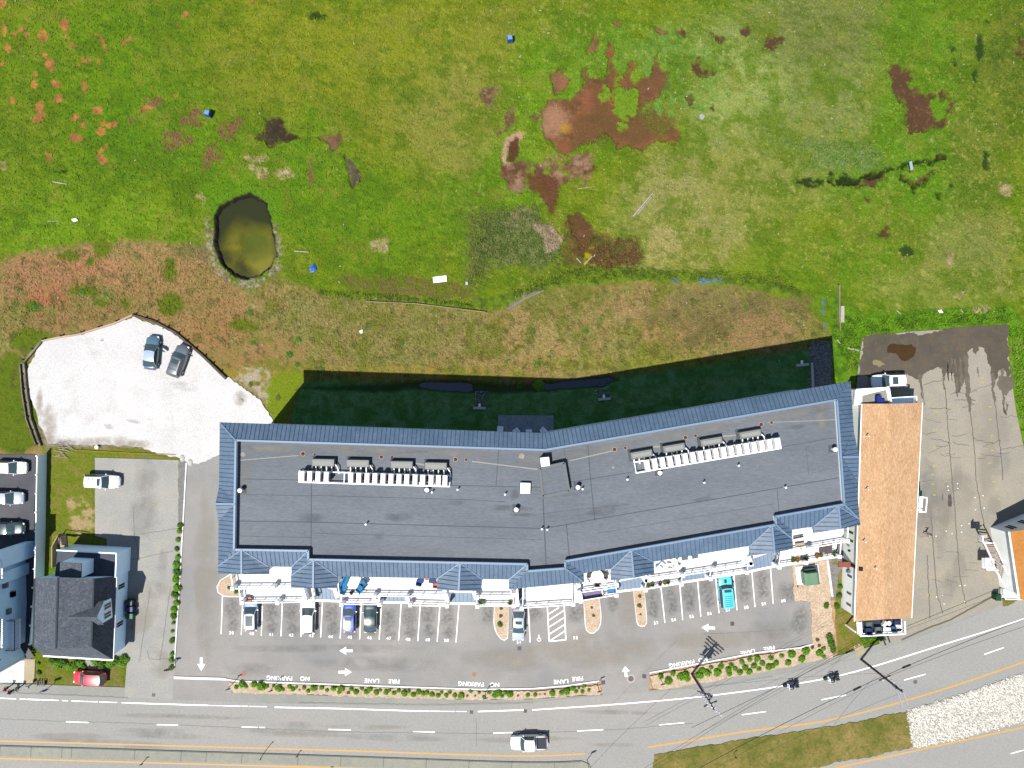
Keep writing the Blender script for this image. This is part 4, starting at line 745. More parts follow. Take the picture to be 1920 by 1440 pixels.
# walls: three stepped blocks
back = [(1583, 760), (1018, 832), (426, 812)]
eaveF = [(409, 1061), (409, 1074), (502, 1075), (503, 1063), (546.5, 1064), (547, 1101), (631, 1101.5), (632, 1081), (819, 1085), (820, 1104), (902, 1106), (903, 1087), (953, 1088), (954, 1103), (1095, 1090.5), (1095, 1076), (1145, 1068), (1146, 1086.5), (1226, 1074.5), (1226, 1054), (1405.5, 1025), (1407, 1041), (1486, 1028), (1485, 995), (1525.5, 988.5), (1526, 998), (1612, 983)]
def inset(P, d):      # shrink a front line slightly towards the north
    return [(x, y - d) for x, y in P]
w1 = MB(); fp = [tuple(W(x, y, ZE)[:2]) for x, y in inset([(415, 1061)] + eaveF[1:-1] + [(1607, 980)], 4)] + [tuple(W(*p, ZE)[:2]) for p in ((1588, 733), (1018, 829), (420, 808))]
w1.prism(fp, 0, ZE - 0.1); wallA = bpart(w1, 'wall', m_wall)
UL = [(437, 1103), (570, 1102.5), (632, 1116), (835, 1118), (895, 1120), (962, 1120), (963, 1106), (1086, 1094), (1088, 1110), (1155, 1100), (1213, 1088), (1407, 1057.5), (1485, 1032.7), (1587, 1015)]
w2 = MB(); w2.prism([tuple(W(x, y - 2, 13.95)[:2]) for x, y in UL] + [tuple(W(x, y, 13.95)[:2]) for x, y in ((1585, 960), (438, 1000))], 0.0, 12.68); bpart(w2, 'lower_wall', m_wall)
GUT = [(452, 1122), (571, 1125), (640, 1127), (712, 1129), (768, 1130), (895, 1132), (962, 1134), (1088, 1121), (1158, 1109), (1209, 1103), (1278, 1092), (1330, 1084), (1401, 1072), (1455, 1061), (1572, 1041)]
w3 = MB(); w3.prism([tuple(W(x, y - 6, 8.8)[:2]) for x, y in GUT] + [tuple(W(x, y, 8.8)[:2]) for x, y in ((1565, 960), (455, 1000))], 0.0, 8.6); bpart(w3, 'ground_floor_wall', m_wall)
pen = MB(); ps = MB(); gt = MB()
for i in range(len(GUT) - 1):
    a, b = W(*GUT[i], 8.8), W(*GUT[i + 1], 8.8); n = Vector((-(b - a).y, (b - a).x, 0)).normalized()
    if n.y < 0: n = -n
    P = [a, b, b + n * 3.4 + Vector((0, 0, .9)), a + n * 3.4 + Vector((0, 0, .9))]; pen.poly(P)
    pen.poly([a, a - Vector((0, 0, .2)), b - Vector((0, 0, .2)), b]); gt.beam(a + Vector((0, 0, .06)), b + Vector((0, 0, .06)), 0.26, 0.16)
    seams(ps, P, a, b, 0.5, 0.03, 0.03)
po = bpart(pen, 'pent_roof', m_pent); kid(ps, 'roof_seam', mat('pent_seam', A(112, 132, 162)), po); kid(gt, 'gutter', m_white, po)
m_post = mat('railing_black', A(60, 60, 66), rough=0.5)
ZU, ZL = 12.9, 9.8
def balcony(rail, zf, inner_pts, cols=(), label=None, side_l=True, side_r=True, step=1.35):
    """rail: photo px of the rail top line (left to right); inner_pts: px at floor height closing the slab"""
    R = [W(x, y, zf + 1.05) for x, y in rail]; F = [W(x, y, zf) for x, y in inner_pts]
    sl_ = MB(); sl_.prism([tuple(p[:2]) for p in R] + [tuple(p[:2]) for p in F], zf - 0.22, zf); b = bpart(sl_, 'balcony', m_deck)
    fr = MB()
    for i in range(len(R) - 1): fr.beam(R[i] + Vector((0, 0, -.9)), R[i + 1] + Vector((0, 0, -.9)), 0.16, 0.35)
    kid(fr, 'edge_beam', m_white, b)
    rl = MB(); dk_ = MB(); path = list(R)
    segs = [(path[i], path[i + 1]) for i in range(len(path) - 1)]
    f0 = Vector((F[-1].x, F[-1].y, zf + 1.05)); f1 = Vector((F[0].x, F[0].y, zf + 1.05))
    if side_l: segs.append((f0, R[0]))
    if side_r: segs.append((R[-1], f1))
    for a, c in segs:
        L = (c - a).length; rl.beam(a, c, 0.11, 0.07)
        n = max(1, round(L / step)); dz = Vector((0, 0, 1.05))
        for i in range(n + 1):
            p = a + (c - a) * (i / n); dk_.box((p.x, p.y, zf), (0.05, 0.05, 1.0))
        dk_.beam(a - dz * 0.88, c - dz * 0.88, 0.035, 0.035)
        for h_ in (0.25, 0.45, 0.65): dk_.beam(a - dz * h_, c - dz * h_, 0.012, 0.012)
    kid(rl, 'hand_rail', m_white, b); kid(dk_, 'railing', m_post, b)
    for cx, cy in cols:
        p = W(cx, cy, zf + 1.3); cm = MB(); cm.box((p.x, p.y, 0.0 if zf < 12 else 9.4), (0.42, 0.42, zf + 1.3 - (0 if zf < 12 else 9.4))); kid(cm, 'column', m_white, b)
    return b
balcony([(437, 1104), (570, 1103)], ZU, [(570, 1060), (437, 1060)], [(435, 1104), (511, 1103)])
balcony([(636, 1117), (835, 1119)], ZU, [(835, 1075), (636, 1072)], [(701, 1120), (763, 1122)])
balcony([(895.6, 1121), (960.5, 1121)], ZU, [(953, 1078), (903, 1078)], [(894, 1121), (965, 1116)], side_l=False)
balcony([(1092, 1110.5), (1155, 1101.5)], ZU, [(1150, 1060), (1093, 1068)], [(1086, 1112), (1157, 1098)], side_l=False)
balcony([(1215, 1089), (1405.6, 1059.7)], ZU, [(1403, 1015), (1222, 1045)], [(1211, 1089), (1281, 1080), (1341, 1069), (1408, 1057)])
balcony([(1485, 1033.7), (1588.7, 1015.6)], ZU, [(1583, 975), (1480, 990)], [(1483, 1033), (1520, 1030), (1590, 1015)])
balcony([(451, 1130.5), (588, 1129)], ZL, [(588, 1090), (453, 1090)], [(453, 1131), (520, 1131)])
balcony([(641, 1133), (712, 1133.6)], ZL, [(712, 1100), (641, 1100)], [(640, 1134), (711, 1134)])
balcony([(768, 1135), (840, 1136.7)], ZL, [(840, 1100), (768, 1100)], [(769, 1135), (838, 1137)])
balcony([(894, 1137), (963, 1136)], ZL, [(963, 1100), (894, 1100)], [(895, 1138), (963, 1137)])
balcony([(980, 1140), (1073.7, 1134)], ZL, [(1071, 1080), (980, 1088)], [(978, 1141), (1075, 1134)], step=1.7)
balcony([(1089, 1126.5), (1156.6, 1115.6)], ZL, [(1152, 1085), (1089, 1092)], [(1089, 1128), (1156, 1117)])
balcony([(1209.5, 1105), (1277.5, 1094)], ZL, [(1275, 1070), (1209, 1080)], [(1211, 1107), (1278, 1096)])
balcony([(1330.6, 1084.7), (1401, 1073.7)], ZL, [(1398, 1045), (1330, 1055)], [(1333, 1086), (1401, 1074)])
balcony([(1460, 1062.5), (1575, 1044)], ZL, [(1570, 1010), (1460, 1020)], [(1462, 1064), (1512, 1056), (1575, 1044)])
# white party walls standing between the lower balconies
for x0, y0, x1, y1, z in ((573, 1128, 566, 1103, 11), (632, 1121, 627, 1103, 13.8), (839, 1128, 833, 1106, 13.2), (893, 1124, 888, 1109, 13.8), (970, 1138, 968, 1104, 11.2), (1081, 1130, 1080, 1098, 11.2), (1090, 1128, 1085, 1096, 13.5), (1213, 1092, 1210, 1078, 14.2), (1410, 1062, 1404, 1044, 14.2)):
    a = W(x0, y0, z); b = W(x1, y1, z); bpart(MB().beam(a, b, 0.42, z - 0.2), 'party_wall', m_white)
# windows on the long sides (shared mesh, one object each)
wf = MB(); wf.box((0, 0, 0), (1.5, 0.08, 1.5)); proto = None
def window_row(a, b, z, n, nrm):
    global proto
    for i in range(n):
        p = a + (b - a) * ((i + .5) / n)
        if proto is None:
            o = wf.build('window', m_glass); proto = o
        else: o = proto.copy(); sc.collection.objects.link(o)
        o.parent = bld; o.matrix_parent_inverse = bld.matrix_world.inverted(); d = b - a
        o.location = (p.x + nrm[0] * 0.03, p.y + nrm[1] * .03, z); o.rotation_euler = (0, 0, math.atan2(d.y, d.x))
nw = [Vector((*q, 0)) for q in fp]
a, b, c = nw[-1], nw[-2], nw[-3]
for z in (4.4, 9.0, 13.2): window_row(a, b, z, 9, (0, 1)); window_row(b, c, z, 9, (-.17, 1))
a, b = Vector((*fp[0], 0)), nw[-1]
for z in (4.4, 10.8): window_row(a, b, z, 4, (-1, 0))
gl_ = [W(x, y - 6, 8.8) for x, y in GUT]
for i in range(len(gl_) - 1):
    L = (gl_[i + 1] - gl_[i]).length; n = int(L / 3.6)
    if n and i not in (6,): window_row(gl_[i], gl_[i + 1], 5.6, n, (0, -1))
ul_ = [W(x, y - 2, 13.95) for x, y in UL]
for i in (0, 2, 10, 12): window_row(ul_[i], ul_[i + 1], 10.3, max(1, int((ul_[i + 1] - ul_[i]).length / 5)), (0, -1))
gm = MB(); gm.box((0, 0, 0), (2.6, .1, 2.4)); gp0 = None; m_gd = mat('garage_panel', (.38, .40, .42), rough=.6)
for i in range(len(gl_) - 1):
    L = (gl_[i + 1] - gl_[i]).length; n = int(L / 3.4)
    for j in range(n):
        p = gl_[i] + (gl_[i + 1] - gl_[i]) * ((j + .5) / n); d = gl_[i + 1] - gl_[i]
        if gp0 is None: o = gp0 = gm.build('garage_door', m_gd)
        else: o = gp0.copy(); sc.collection.objects.link(o)
        o.parent = bld; o.matrix_parent_inverse = bld.matrix_world.inverted(); o.location = (p.x, p.y - .04, 0.02); o.rotation_euler = (0, 0, math.atan2(d.y, d.x))
# ---------------- rooftop things (top level, they stand on the roof) ----------------
m_unit = mat('unit_white', (0.66, 0.66, 0.66), rough=0.5)
m_grill = mat('unit_grille', A(120, 112, 124), A(150, 140, 150), 14, rough=0.6)
m_gbox = mat('galvanised_grey', A(158, 162, 158), A(140, 144, 142), 1.5, rough=0.5)
def condenser():
    r = empty('air_conditioner', (0, 0, 0), 0, 'white outdoor cooling unit', 'air conditioner')
    MB().box((0, 0, 0.45), (0.5, 1.15, 0.95)).build('casing', m_unit, r)
    MB().box((0.29, -0.12, 0.5), (0.06, 0.8, 0.8)).build('fan_grille', m_grill, r)
    f = MB()
    for y in (-.45, .45): f.box((0, y, 0), (0.5, .06, .45))
    f.build('foot', m_unit, r); p = MB(); p.tube((0.1, 0.5, .7), (0.1, .85, .3), .03); p.tube((0.1, .85, .3), (.1, .85, 0), .03); p.build('pipe', m_gbox, r)
    return r
cp = condenser(); used = [False]
def put_unit(x, y, rz, label, group):
    o = cp if not used[0] else copy_tree(cp); used[0] = True
    p = W(x, y, ZD + 1.4); o.location = (p.x, p.y, ZD); o.rotation_euler = (0, 0, rz); o['label'] = label; o['group'] = group
row1 = [156, 242, 335, 428, 705, 794, 887, 976, 1067, 1157, 1247, 1335, 1428, 1515, 1608, 1690, 1765]
for i, x in enumerate(row1):
    X_ = 540 + x / 6; put_unit(X_, 893 + (X_ - 566) * 0.031, -0.03, '%s white cooling unit from the left in the straight row on the flat roof' % ordw(i + 1), 'cooling units on the western rack')
n2 = 18
for i in range(n2):
    t = i / (n2 - 1); put_unit(1214 + t * (1458 - 1214), 872 - t * 41, 0.168, '%s white cooling unit from the left in the slanting row on the flat roof' % ordw(i + 1), 'cooling units on the eastern rack')
def rack(a, b, label):
    r = empty('equipment_rack', W(*a, ZD), 0, label, 'rack'); bpy.context.view_layer.update(); m = MB(); p, q = W(*a, ZD + .55), W(*b, ZD + .55); d = (q - p).normalized(); n = Vector((-d.y, d.x, 0))
    for o_ in (0, 1.25): m.beam(p + n * o_, q + n * o_, 0.12, 0.1)
    kid(m, 'rail', m_white, r); m = MB(); L = (q - p).length; k = int(L / 1.6)
    for i in range(k + 1):
        c = p + d * (L * i / k); m.beam(c, c + n * 1.25, .07, .07)
        for o_ in (0, 1.25): e = c + n * o_; m.box((e.x, e.y, ZD), (.08, .08, .5))
    kid(m, 'leg', m_white, r)
rack((560, 904), (843, 912.5), 'white steel rack under the straight row of cooling units'); rack((1193, 887), (1465, 840.5), 'white steel rack under the slanting row of cooling units')
def handler(x, y, rz, label):
    p = W(x, y, ZD + .8); r = empty('duct_box', (p.x, p.y, ZD), rz, label, 'duct box', 'long grey duct boxes behind the cooling units')
    MB().box((0, 0, 0.12), (2.55, 0.95, 0.72), top=(0.97, 0.8)).build('casing', m_gbox, r); MB().box((0, 0, 0.84), (2.1, 0.42, .03)).build('lid', mat('lid_pale', A(186, 188, 180)), r); MB().box((0, 0, 0), (2.8, 1.3, .12)).build('curb', m_lap, r)
    m = MB()
    for k in (-.9, -.3, .3, .9): m.tube((k, -.45, .5), (k, -1.05, .35), .07); m.tube((k, -1.05, .35), (k, -1.05, 0), .07)
    m.tube((1.3, -.2, .5), (1.6, -.6, .5), .07); m.tube((1.6, -.6, .5), (1.7, -1.3, .3), .07); m.build('pipe', m_unit, r)
for i, (x, y, rz) in enumerate(((606, 867.5, -.02), (671, 869, -.02), (753, 871.5, -.02), (817, 874, -.02), (1203, 852, .168), (1264, 840, .168), (1334, 828, .168), (1407, 814, .168))):
    handler(x, y, rz, '%s grey duct box from the left behind the %s cooling units' % (ordw(i % 4 + 1), 'straight' if i < 4 else 'slanting'))
def mushroom(x, y, s_, label, group=None):
    p = W(x, y, ZD + 0.9); r = empty('roof_vent', (p.x, p.y, ZD), 0, label, 'vent', group); r.scale = (s_, s_, s_)
    m = MB(); m.tube((0, 0, 0), (0, 0, .75), .14, .14, 12); m.build('pipe', m_unit, r); c = MB(); c.tube((0, 0, .72), (0, 0, .86), .28, .28, 14); c.dome((0, 0, .86), .28, .4, 14, 4); c.build('cap', m_unit, r, smooth=False); b = MB(); b.box((0, 0, 0), (.9, .9, .05)); b.build('flashing', m_lap, r)
for x, y, l in ((449, 920, 'at the left edge'), (800, 919, 'just below the straight row of cooling units'), (968, 956, 'alone in the middle'), (1084, 914, 'right of the raised square'), (1238, 894 - 7, 'below the slanting row of cooling units'), (1567, 843, 'at the right edge')):
    mushroom(x, y, 0.95, 'round white mushroom vent ' + l + ' of the flat roof' if 'edge' in l else 'round white mushroom vent on the flat roof, ' + l)
PIPES = ((810, 923), (858, 918), (947, 927), (686, 983), (1016, 992), (1026, 993), (1092, 917), (1176, 899), (1385, 873), (1320, 905), (1473, 914))
for x, y in PIPES:
    p = W(x, y, ZD + .5); r = empty('vent_pipe', (p.x, p.y, ZD), 0, '%s thin white vent pipe from the left on the flat roof' % ordw(1 + sorted(PIPES).index((x, y))), 'vent pipe', 'thin white vent pipes on the flat roof')
    m = MB(); m.tube((0, 0, 0), (0, 0, .6), .08, .08, 10); m.build('pipe', m_unit, r); c = MB(); c.tube((0, 0, .6), (0, 0, .66), .11, .11, 10); c.build('cap', m_unit, r)
dn = {True: 0, False: 0}
m_rust = mat('rust_drain', A(122, 70, 62), A(90, 56, 50), 8, rough=0.8); m_ring = mat('drain_ring', A(200, 178, 164))
for x, y, s_ in ((568, 851, 3.6), (590, 852, 2.3), (715, 857, 3.2), (735, 857, 2.4), (854, 861.5, 3.4), (874, 862, 2.5), (1152, 843, 3.4), (1172, 840, 2.4), (1285, 820.5, 3.3), (1304, 817, 2.6), (1427, 796, 3.4), (1446.5, 792.5, 2.6)):
    dn[s_ > 3] += 1; p = W(x, y, ZD); r = empty('roof_drain', (p.x, p.y, ZD), 0, '%s %s rusty drain from the left along the north side of the roof' % (ordw(dn[s_ > 3]), 'larger' if s_ > 3 else 'smaller'), 'roof drain', 'larger rusty drains along the north side of the roof' if s_ > 3 else 'smaller rusty drains along the north side of the roof')
    m = MB(); q = s_ / S * .84; m.tube((0, 0, 0), (0, 0, .025), q * 1.35, q * 1.35, 16); m.build('ring', m_ring, r); m = MB(); m.tube((0, 0, 0.025), (0, 0, .06), q, q * .8, 14); m.dome((0, 0, .06), q * .7, .5, 12, 4); m.build('strainer', m_rust, r)
def rbox(name, x, y, w, d, h, rz, m, label, cat, cm=None):
    p = W(x, y, ZD + h); r = empty(name, (p.x, p.y, ZD), rz, label, cat); MB().box((0, 0, 0), (w, d, .12)).build('curb', m_lap, r); MB().box((0, 0, .12), (w * .86, d * .86, h - .2)).build('body', m, r); MB().box((0, 0, h - .08), (w * .9, d * .9, .08)).build('lid', cm or m, r)
rbox('roof_hatch', 985, 915.5, 1.25, 1.35, .5, -.03, m_unit, 'square white roof hatch left of the raised square', 'roof hatch')
rbox('exhaust_fan', 1022, 866, 1.1, 1.1, 1.2, .1, m_unit, 'white cube shaped fan box above the raised square on the roof', 'fan')
# ---------------- other buildings ----------------
m_orange = mat('orange_shingles', A(240, 194, 148), A(224, 176, 130), 0.5, c3=A(250, 214, 170), fine=0.26, fscale=4.5, rough=0.95, stretch=(1.8, 0.6, 1))
m_grsh = mat('grey_shingles', A(106, 114, 124), A(92, 100, 112), 0.7, c3=A(134, 140, 148), fine=0.42, fscale=5, rough=0.95)
m_side = mat('shade_tinted_siding', (0.62, 0.79, 0.92), (0.58, 0.75, 0.88), 0.6, rough=0.7)  # blue cast of shaded white walls put into the siding colour
m_lite = mat('shed_white', (0.66, 0.67, 0.64), (0.60, 0.61, 0.58), 0.7, rough=0.7)
def walls(pts, z1, name='wall', m=None, parent=None, z0=0.0):
    mb = MB(); mb.prism([tuple(p[:2]) for p in pts], z0, z1); return kid(mb, name, m or m_wall, parent)
def kbox(name, parent, c, d, m, rz=0.0): return kid(MB().box(c, d, rz), name, m, parent)
def beamk(name, parent, a, b, w, h, m): return kid(MB().beam(a, b, w, h), name, m, parent)
# long motel with orange roof
mo = empty('motel', W(1668, 960, 0), 0, 'long low white motel with one plain orange shingle roof', 'building'); bpy.context.view_layer.update()
ze, zr = 4.7, 5.3
C4 = [W(1616.5, 757, ze), W(1729, 755.5, ze), W(1709, 1159, ze), W(1603, 1165, ze)]
mid0 = W(1672, 757, zr); mid1 = W(1655, 1161.5, zr)
rf = MB(); rf.poly([C4[0], C4[3], mid1, mid0]); rf.poly([mid0, mid1, C4[2], C4[1]])
for a, b in ((C4[0], C4[3]), (C4[2], C4[1])): rf.poly([a, a - Vector((0, 0, .2)), b - Vector((0, 0, .2)), b])
mr = kid(rf, 'roof', m_orange, mo)
g1 = MB(); g1.beam(C4[0] + Vector((-.06, 0, 0.02)), C4[3] + Vector((-.06, 0, 0.02)), .11, .12); kid(g1, 'gutter', m_white, mo); g1 = MB(); g1.beam(C4[1] + Vector((.06, 0, 0.02)), C4[2] + Vector((.03, 0, 0.02)), .07, .12); kid(g1, 'gutter', m_white, mo)
wl = [C4[0] + Vector((.35, -.3, 0)), C4[1] + Vector((-.35, -.3, 0)), C4[2] + Vector((-.35, .4, 0)), C4[3] + Vector((.35, .4, 0))]
mb = MB(); mb.prism([tuple(p[:2]) for p in wl], 0, 4.6)
for s0, s1, m_ in ((wl[0], wl[1], mid0 + Vector((0, -.3, -.15))), (wl[3], wl[2], mid1 + Vector((0, .4, -.15)))): mb.poly([Vector((s0.x, s0.y, 4.6)), Vector((s1.x, s1.y, 4.6)), m_])
kid(mb, 'wall', m_lite, mo)
def wpane(parent, a, b, t0, t1, z0, z1, nrm, m=None):      # window set in the wall line a-b
    p = a + (b - a) * t0; q = a + (b - a) * t1; n = Vector((*nrm, 0)) * 0.03; mb = MB()
    f = kid(MB().poly([Vector((p.x, p.y, z0 - .08)) + n, Vector((q.x, q.y, z0 - .08)) + n, Vector((q.x, q.y, z1 + .08)) + n, Vector((p.x, p.y, z1 + .08)) + n]), 'window', m_white, parent)
    e = (q - p) * 0.08; n2 = n * 1.6; md = (p + q) / 2
    g = MB()
    for u, v in ((p + e, md - e * .5), (md + e * .5, q - e)): g.poly([Vector((u.x, u.y, z0)) + n2, Vector((v.x, v.y, z0)) + n2, Vector((v.x, v.y, z1)) + n2, Vector((u.x, u.y, z1)) + n2])
    kid(g, 'pane', m or m_glass, f)
for y in (1008, 1024, 1094, 1128, 1150):
    t = (y - 757) / 408; wpane(mo, wl[0], wl[3], t - .006, t + .006, 1.6, 2.9, (-1, 0))
for t in (0.05, .2, .35, .5, .65, .8, .93): wpane(mo, wl[1], wl[2], t - .01, t + .01, 1.2, 2.4, (1, 0))
kbox('wall_lamp', mo, (wl[3].x - .12, wl[3].y + 8.4, 2.4), (.2, .25, .4), m_black); kbox('meter_box', mo, (wl[3].x - .15, wl[3].y + 5.6, 2.1), (.3, .4, .6), mat('blue_grey_box', A(120, 130, 170)))
# brick and door canopy on the west side
p = W(1590, 1058, 2.4); kbox('entry_canopy', mo, (p.x, p.y, 2.3), (2.6, .7, .25), mat('brick_red', A(190, 110, 84), A(160, 90, 70), 4)); p = W(1606, 1061, 3.2); kbox('chimney', mo, (p.x - .25, p.y, 0), (.45, .45, 5.0), m_black)
for i, (x, y) in enumerate(((1628, 818), (1627, 918), (1622, 1016), (1642, 1066))):
    q = W(x, y, 5.5); kid(MB().tube((q.x, q.y, 4.6), (q.x, q.y, 5.75), .07), 'vent_pipe', m_unit, mo)
# porch block and roof deck on the north end
a = [W(1604, 731, 4.2), W(1664, 727, 4.2), W(1669, 757, 4.2), W(1601, 760, 4.2)]
mb = MB(); mb.prism([tuple(p[:2]) for p in a], 0, 4.2); kid(mb, 'porch', m_lite, mo)
mb = MB(); a2 = [W(1617, 742, 4.26), W(1662, 731, 4.26), W(1666, 756, 4.26), W(1617, 757, 4.26)]; mb.prism([tuple(p[:2]) for p in a2], 4.2, 4.26); kid(mb, 'porch_roof', mat('porch_roofing', A(190, 186, 170), A(150, 150, 140), .8), mo)
for p0, p1 in ((a[0], a[1]), (a[1], a[2]), (a[3], a[0])): beamk('parapet', mo, p0 + Vector((0, 0, .35)), p1 + Vector((0, 0, .35)), .22, .4, m_white)
p = W(1649, 748, 4.9); kbox('skylight', mo, (p.x, p.y, 4.2), (.6, .9, .7), mat('deep_blue', A(20, 50, 150))); p = W(1656, 752, 4.7); kbox('roof_box', mo, (p.x, p.y, 4.2), (.5, .5, .5), mat('deep_blue', A(20, 50, 150)))
d4 = [W(1664, 746, 3.0), W(1711, 743, 3.0), W(1711, 757, 3.0), W(1666, 760, 3.0)]; mb = MB(); mb.prism([tuple(p[:2]) for p in d4], 2.8, 3.0); kid(mb, 'deck', m_side, mo)
rl = MB()
for p0, p1 in ((d4[0], d4[1]), (d4[1], d4[2])):
    rl.beam(p0 + Vector((0, 0, 1)), p1 + Vector((0, 0, 1)), .1, .08); rl.beam(p0 + Vector((0, 0, .15)), p1 + Vector((0, 0, .15)), .06, .06)
    for i in range(7): q = p0 + (p1 - p0) * i / 6; rl.box((q.x, q.y, 3.0), (.08, .08, .95))
kid(rl, 'railing', m_white, mo)
# south terrace full of furniture
s4 = [W(1606, 1162, 3.2), W(1689, 1160, 3.2), W(1690, 1184, 3.2), W(1607, 1188, 3.2)]; mb = MB(); mb.prism([tuple(p[:2]) for p in s4], 2.95, 3.2); kid(mb, 'terrace', mat('dark_deck', A(70, 76, 100), A(50, 56, 76), .8), mo)
rl = MB(); s_ = [q + Vector((0, 0, 1)) for q in s4]
for p0, p1 in ((s_[0], s_[3]), (s_[3], s_[2]), (s_[2], s_[1])): rl.beam(p0, p1, .16, .1); rl.beam(p0 - Vector((0, 0, .85)), p1 - Vector((0, 0, .85)), .08, .08)
for i in range(10): q = s_[3] + (s_[2] - s_[3]) * i / 9; rl.box((q.x, q.y, 3.2), (.07, .07, .95))
kid(rl, 'terrace_railing', m_white, mo)
mb = MB(); q0 = W(1610, 1164, 3.9)
for i in range(5): x = W(1607 + i * 2.1, 1166, 4.0); y = W(1608 + i * 2.1, 1187, 4.0); mb.beam(x, y, .09, .1)
kid(mb, 'pergola_slats', m_white, mo)
for i in (0, 1, 2): q = s4[3] + (s4[2] - s4[3]) * i / 2; kbox('post', mo, (q.x, q.y + .1, 0), (.2, .2, 2.95), m_white)
TZ = 3.2
def tchair(x, y, rz, m, z, label, s=1.0, cat='chair', legs=True, group=None, name='chair', arms=True):
    p = W(x, y, z + .5); r = empty(name, (p.x, p.y, z), rz, label, cat, group); r.scale = (s, s, s)
    MB().box((0, 0, .32), (.62, .6, .14)).build('seat', m, r); MB().box((-.3, 0, .35), (.12, .6, .55)).build('backrest', m, r)
    if arms:
        for sd in (-1, 1): MB().box((0, .32 * sd, .3), (.6, .08, .32)).build('armrest', m, r)
    for sx in (-1, 1):
        for sy in (-1, 1): MB().box((.25 * sx, .25 * sy, 0), (.06, .06, .32)).build('leg', m, r)
    return r
def ttable(x, y, w, d, m, z, label, rz=0, h=.72, name='table', rnd=False):
    p = W(x, y, z + h); r = empty(name, (p.x, p.y, z), rz, label, 'table')
    t = MB()
    if rnd: t.tube((0, 0, h - .05), (0, 0, h), w / 2, w / 2, 24)
    else: t.box((0, 0, h - .05), (w, d, .05))
    t.build('tabletop', m, r)
    for sx in (-1, 1):
        for sy in (-1, 1): MB().box((w * .32 * sx, (d or w) * .32 * sy, 0), (.06, .06, h - .05)).build('leg', m, r)
    return r
cu_n = mat('navy_cushion', A(46, 60, 110)); cu_g = mat('grey_cushion', A(120, 130, 140)); cu_w = mat('white_cushion', (0.62, .62, .62)); cu_b = mat('blue_cushion', A(60, 150, 205), A(40, 130, 190), 3); cu_s = mat('slate_cushion', A(70, 100, 140)); cu_br = mat('brown_wicker', A(110, 96, 92)); cu_p = mat('pink_cushion', A(236, 130, 130))
tchair(1628, 1183, 1.57, cu_n, TZ, 'navy armchair in the corner of the motel terrace', 1.2); tchair(1646, 1181, 1.57, cu_g, TZ, 'grey armchair in the middle of the motel terrace', 1.2)
ttable(1664, 1181, 1.1, .6, cu_w, TZ, 'white low table on the motel terrace', h=.45); tchair(1675, 1179, 1.6, cu_s, TZ, 'blue armchair right of the white low table', 1.0); tchair(1682, 1167, -1.57, cu_n, TZ, 'navy armchair against the right end of the motel terrace', 1.1)
ttable(1667, 1169, .6, 0, cu_w, TZ, 'small round white table on the motel terrace', rnd=True, h=.5); tchair(1659, 1170, -.6, cu_w, TZ, 'white armchair beside the small round white table', 1.0); tchair(1629, 1170, -1.57, mat('green_grey', A(110, 130, 120)), TZ, 'grey green armchair by the pergola slats', 1.0); tchair(1683, 1174, 3.1, cu_w, TZ, 'white armchair at the right rail of the motel terrace', .8)
# east balcony of the motel
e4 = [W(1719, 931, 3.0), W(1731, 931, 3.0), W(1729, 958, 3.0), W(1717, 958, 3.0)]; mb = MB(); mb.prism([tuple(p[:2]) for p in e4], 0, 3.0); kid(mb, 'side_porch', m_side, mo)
rl = MB(); s_ = [q + Vector((0, 0, .9)) for q in e4]
for i in range(4): rl.beam(s_[i], s_[(i + 1) % 4], .14, .1)
for q in e4: rl.box((q.x, q.y, 3), (.1, .1, .85))
kid(rl, 'side_railing', m_white, mo)
# grey gambrel house
ho = empty('grey_house', W(150, 1150, 0), 0, 'house with grey shingle gambrel roof and shade-tinted blue side wall', 'house'); bpy.context.view_layer.update()
ZZe, ZZb, ZZr = 3.3, 6.6, 7.9
def HP(x, y, z): return W(x, y, z)
yN, yS = HP(0, 1082, ZZe).y, HP(0, 1237, ZZe).y
rN, rS = HP(108.7, 1083, ZZr), HP(105, 1216, ZZr); bN, bS = HP(176, 1084.5, ZZb), HP(171.6, 1213, ZZb); eN, eS = HP(218.5, 1080, ZZe), HP(212, 1237, ZZe)
cx_ = (rN.x + rS.x) / 2
lbN, lbS = Vector((2 * rN.x - bN.x, bN.y, ZZb)), Vector((2 * rS.x - bS.x, bS.y, ZZb)); leN, leS = Vector((2 * rN.x - eN.x, eN.y, ZZe)), Vector((2 * rS.x - eS.x, HP(75, 1229, ZZe).y, ZZe))
rf = MB()
rf.poly([rN, rS, bS, bN][::-1]); rf.poly([bN, bS, eS, eN][::-1]); rf.poly([rN, rS, lbS, lbN]); rf.poly([lbN, lbS, leS, leN])
rf.poly([bS, rS, lbS][::-1]); rf.poly([eS, bS, lbS, leS][::-1])
hr = kid(rf, 'roof', m_grsh, ho)
tr = MB()
for a, b in ((rN, rS), (bN, bS), (lbN, lbS)): tr.beam(a + Vector((0, 0, .05)), b + Vector((0, 0, .05)), .22, .08)
kid(tr, 'ridge_cap', mat('dark_cap', A(64, 70, 80)), hr)
tr = MB(); tr.beam(leS + Vector((0, -.05, .05)), eS + Vector((0, -.05, .05)), .2, .15); tr.beam(eN + Vector((.05, 0, .04)), eS + Vector((.05, 0, .04)), .07, .12); kid(tr, 'eave_trim', m_white, ho)
wq = [Vector((leN.x + .3, eN.y - .05, 0)), Vector((eN.x - .2, eN.y - .05, 0)), Vector((eS.x - .2, eS.y + .5, 0)), Vector((leS.x + .3, leS.y + .5, 0))]
mb = MB(); mb.prism([tuple(p[:2]) for p in wq], 0, ZZe - .05); n_ = Vector((0, -.02, 0)); mb.poly([eN + n_, leN + n_, lbN + n_, rN + n_, bN + n_]); kid(mb, 'wall', m_side, ho)
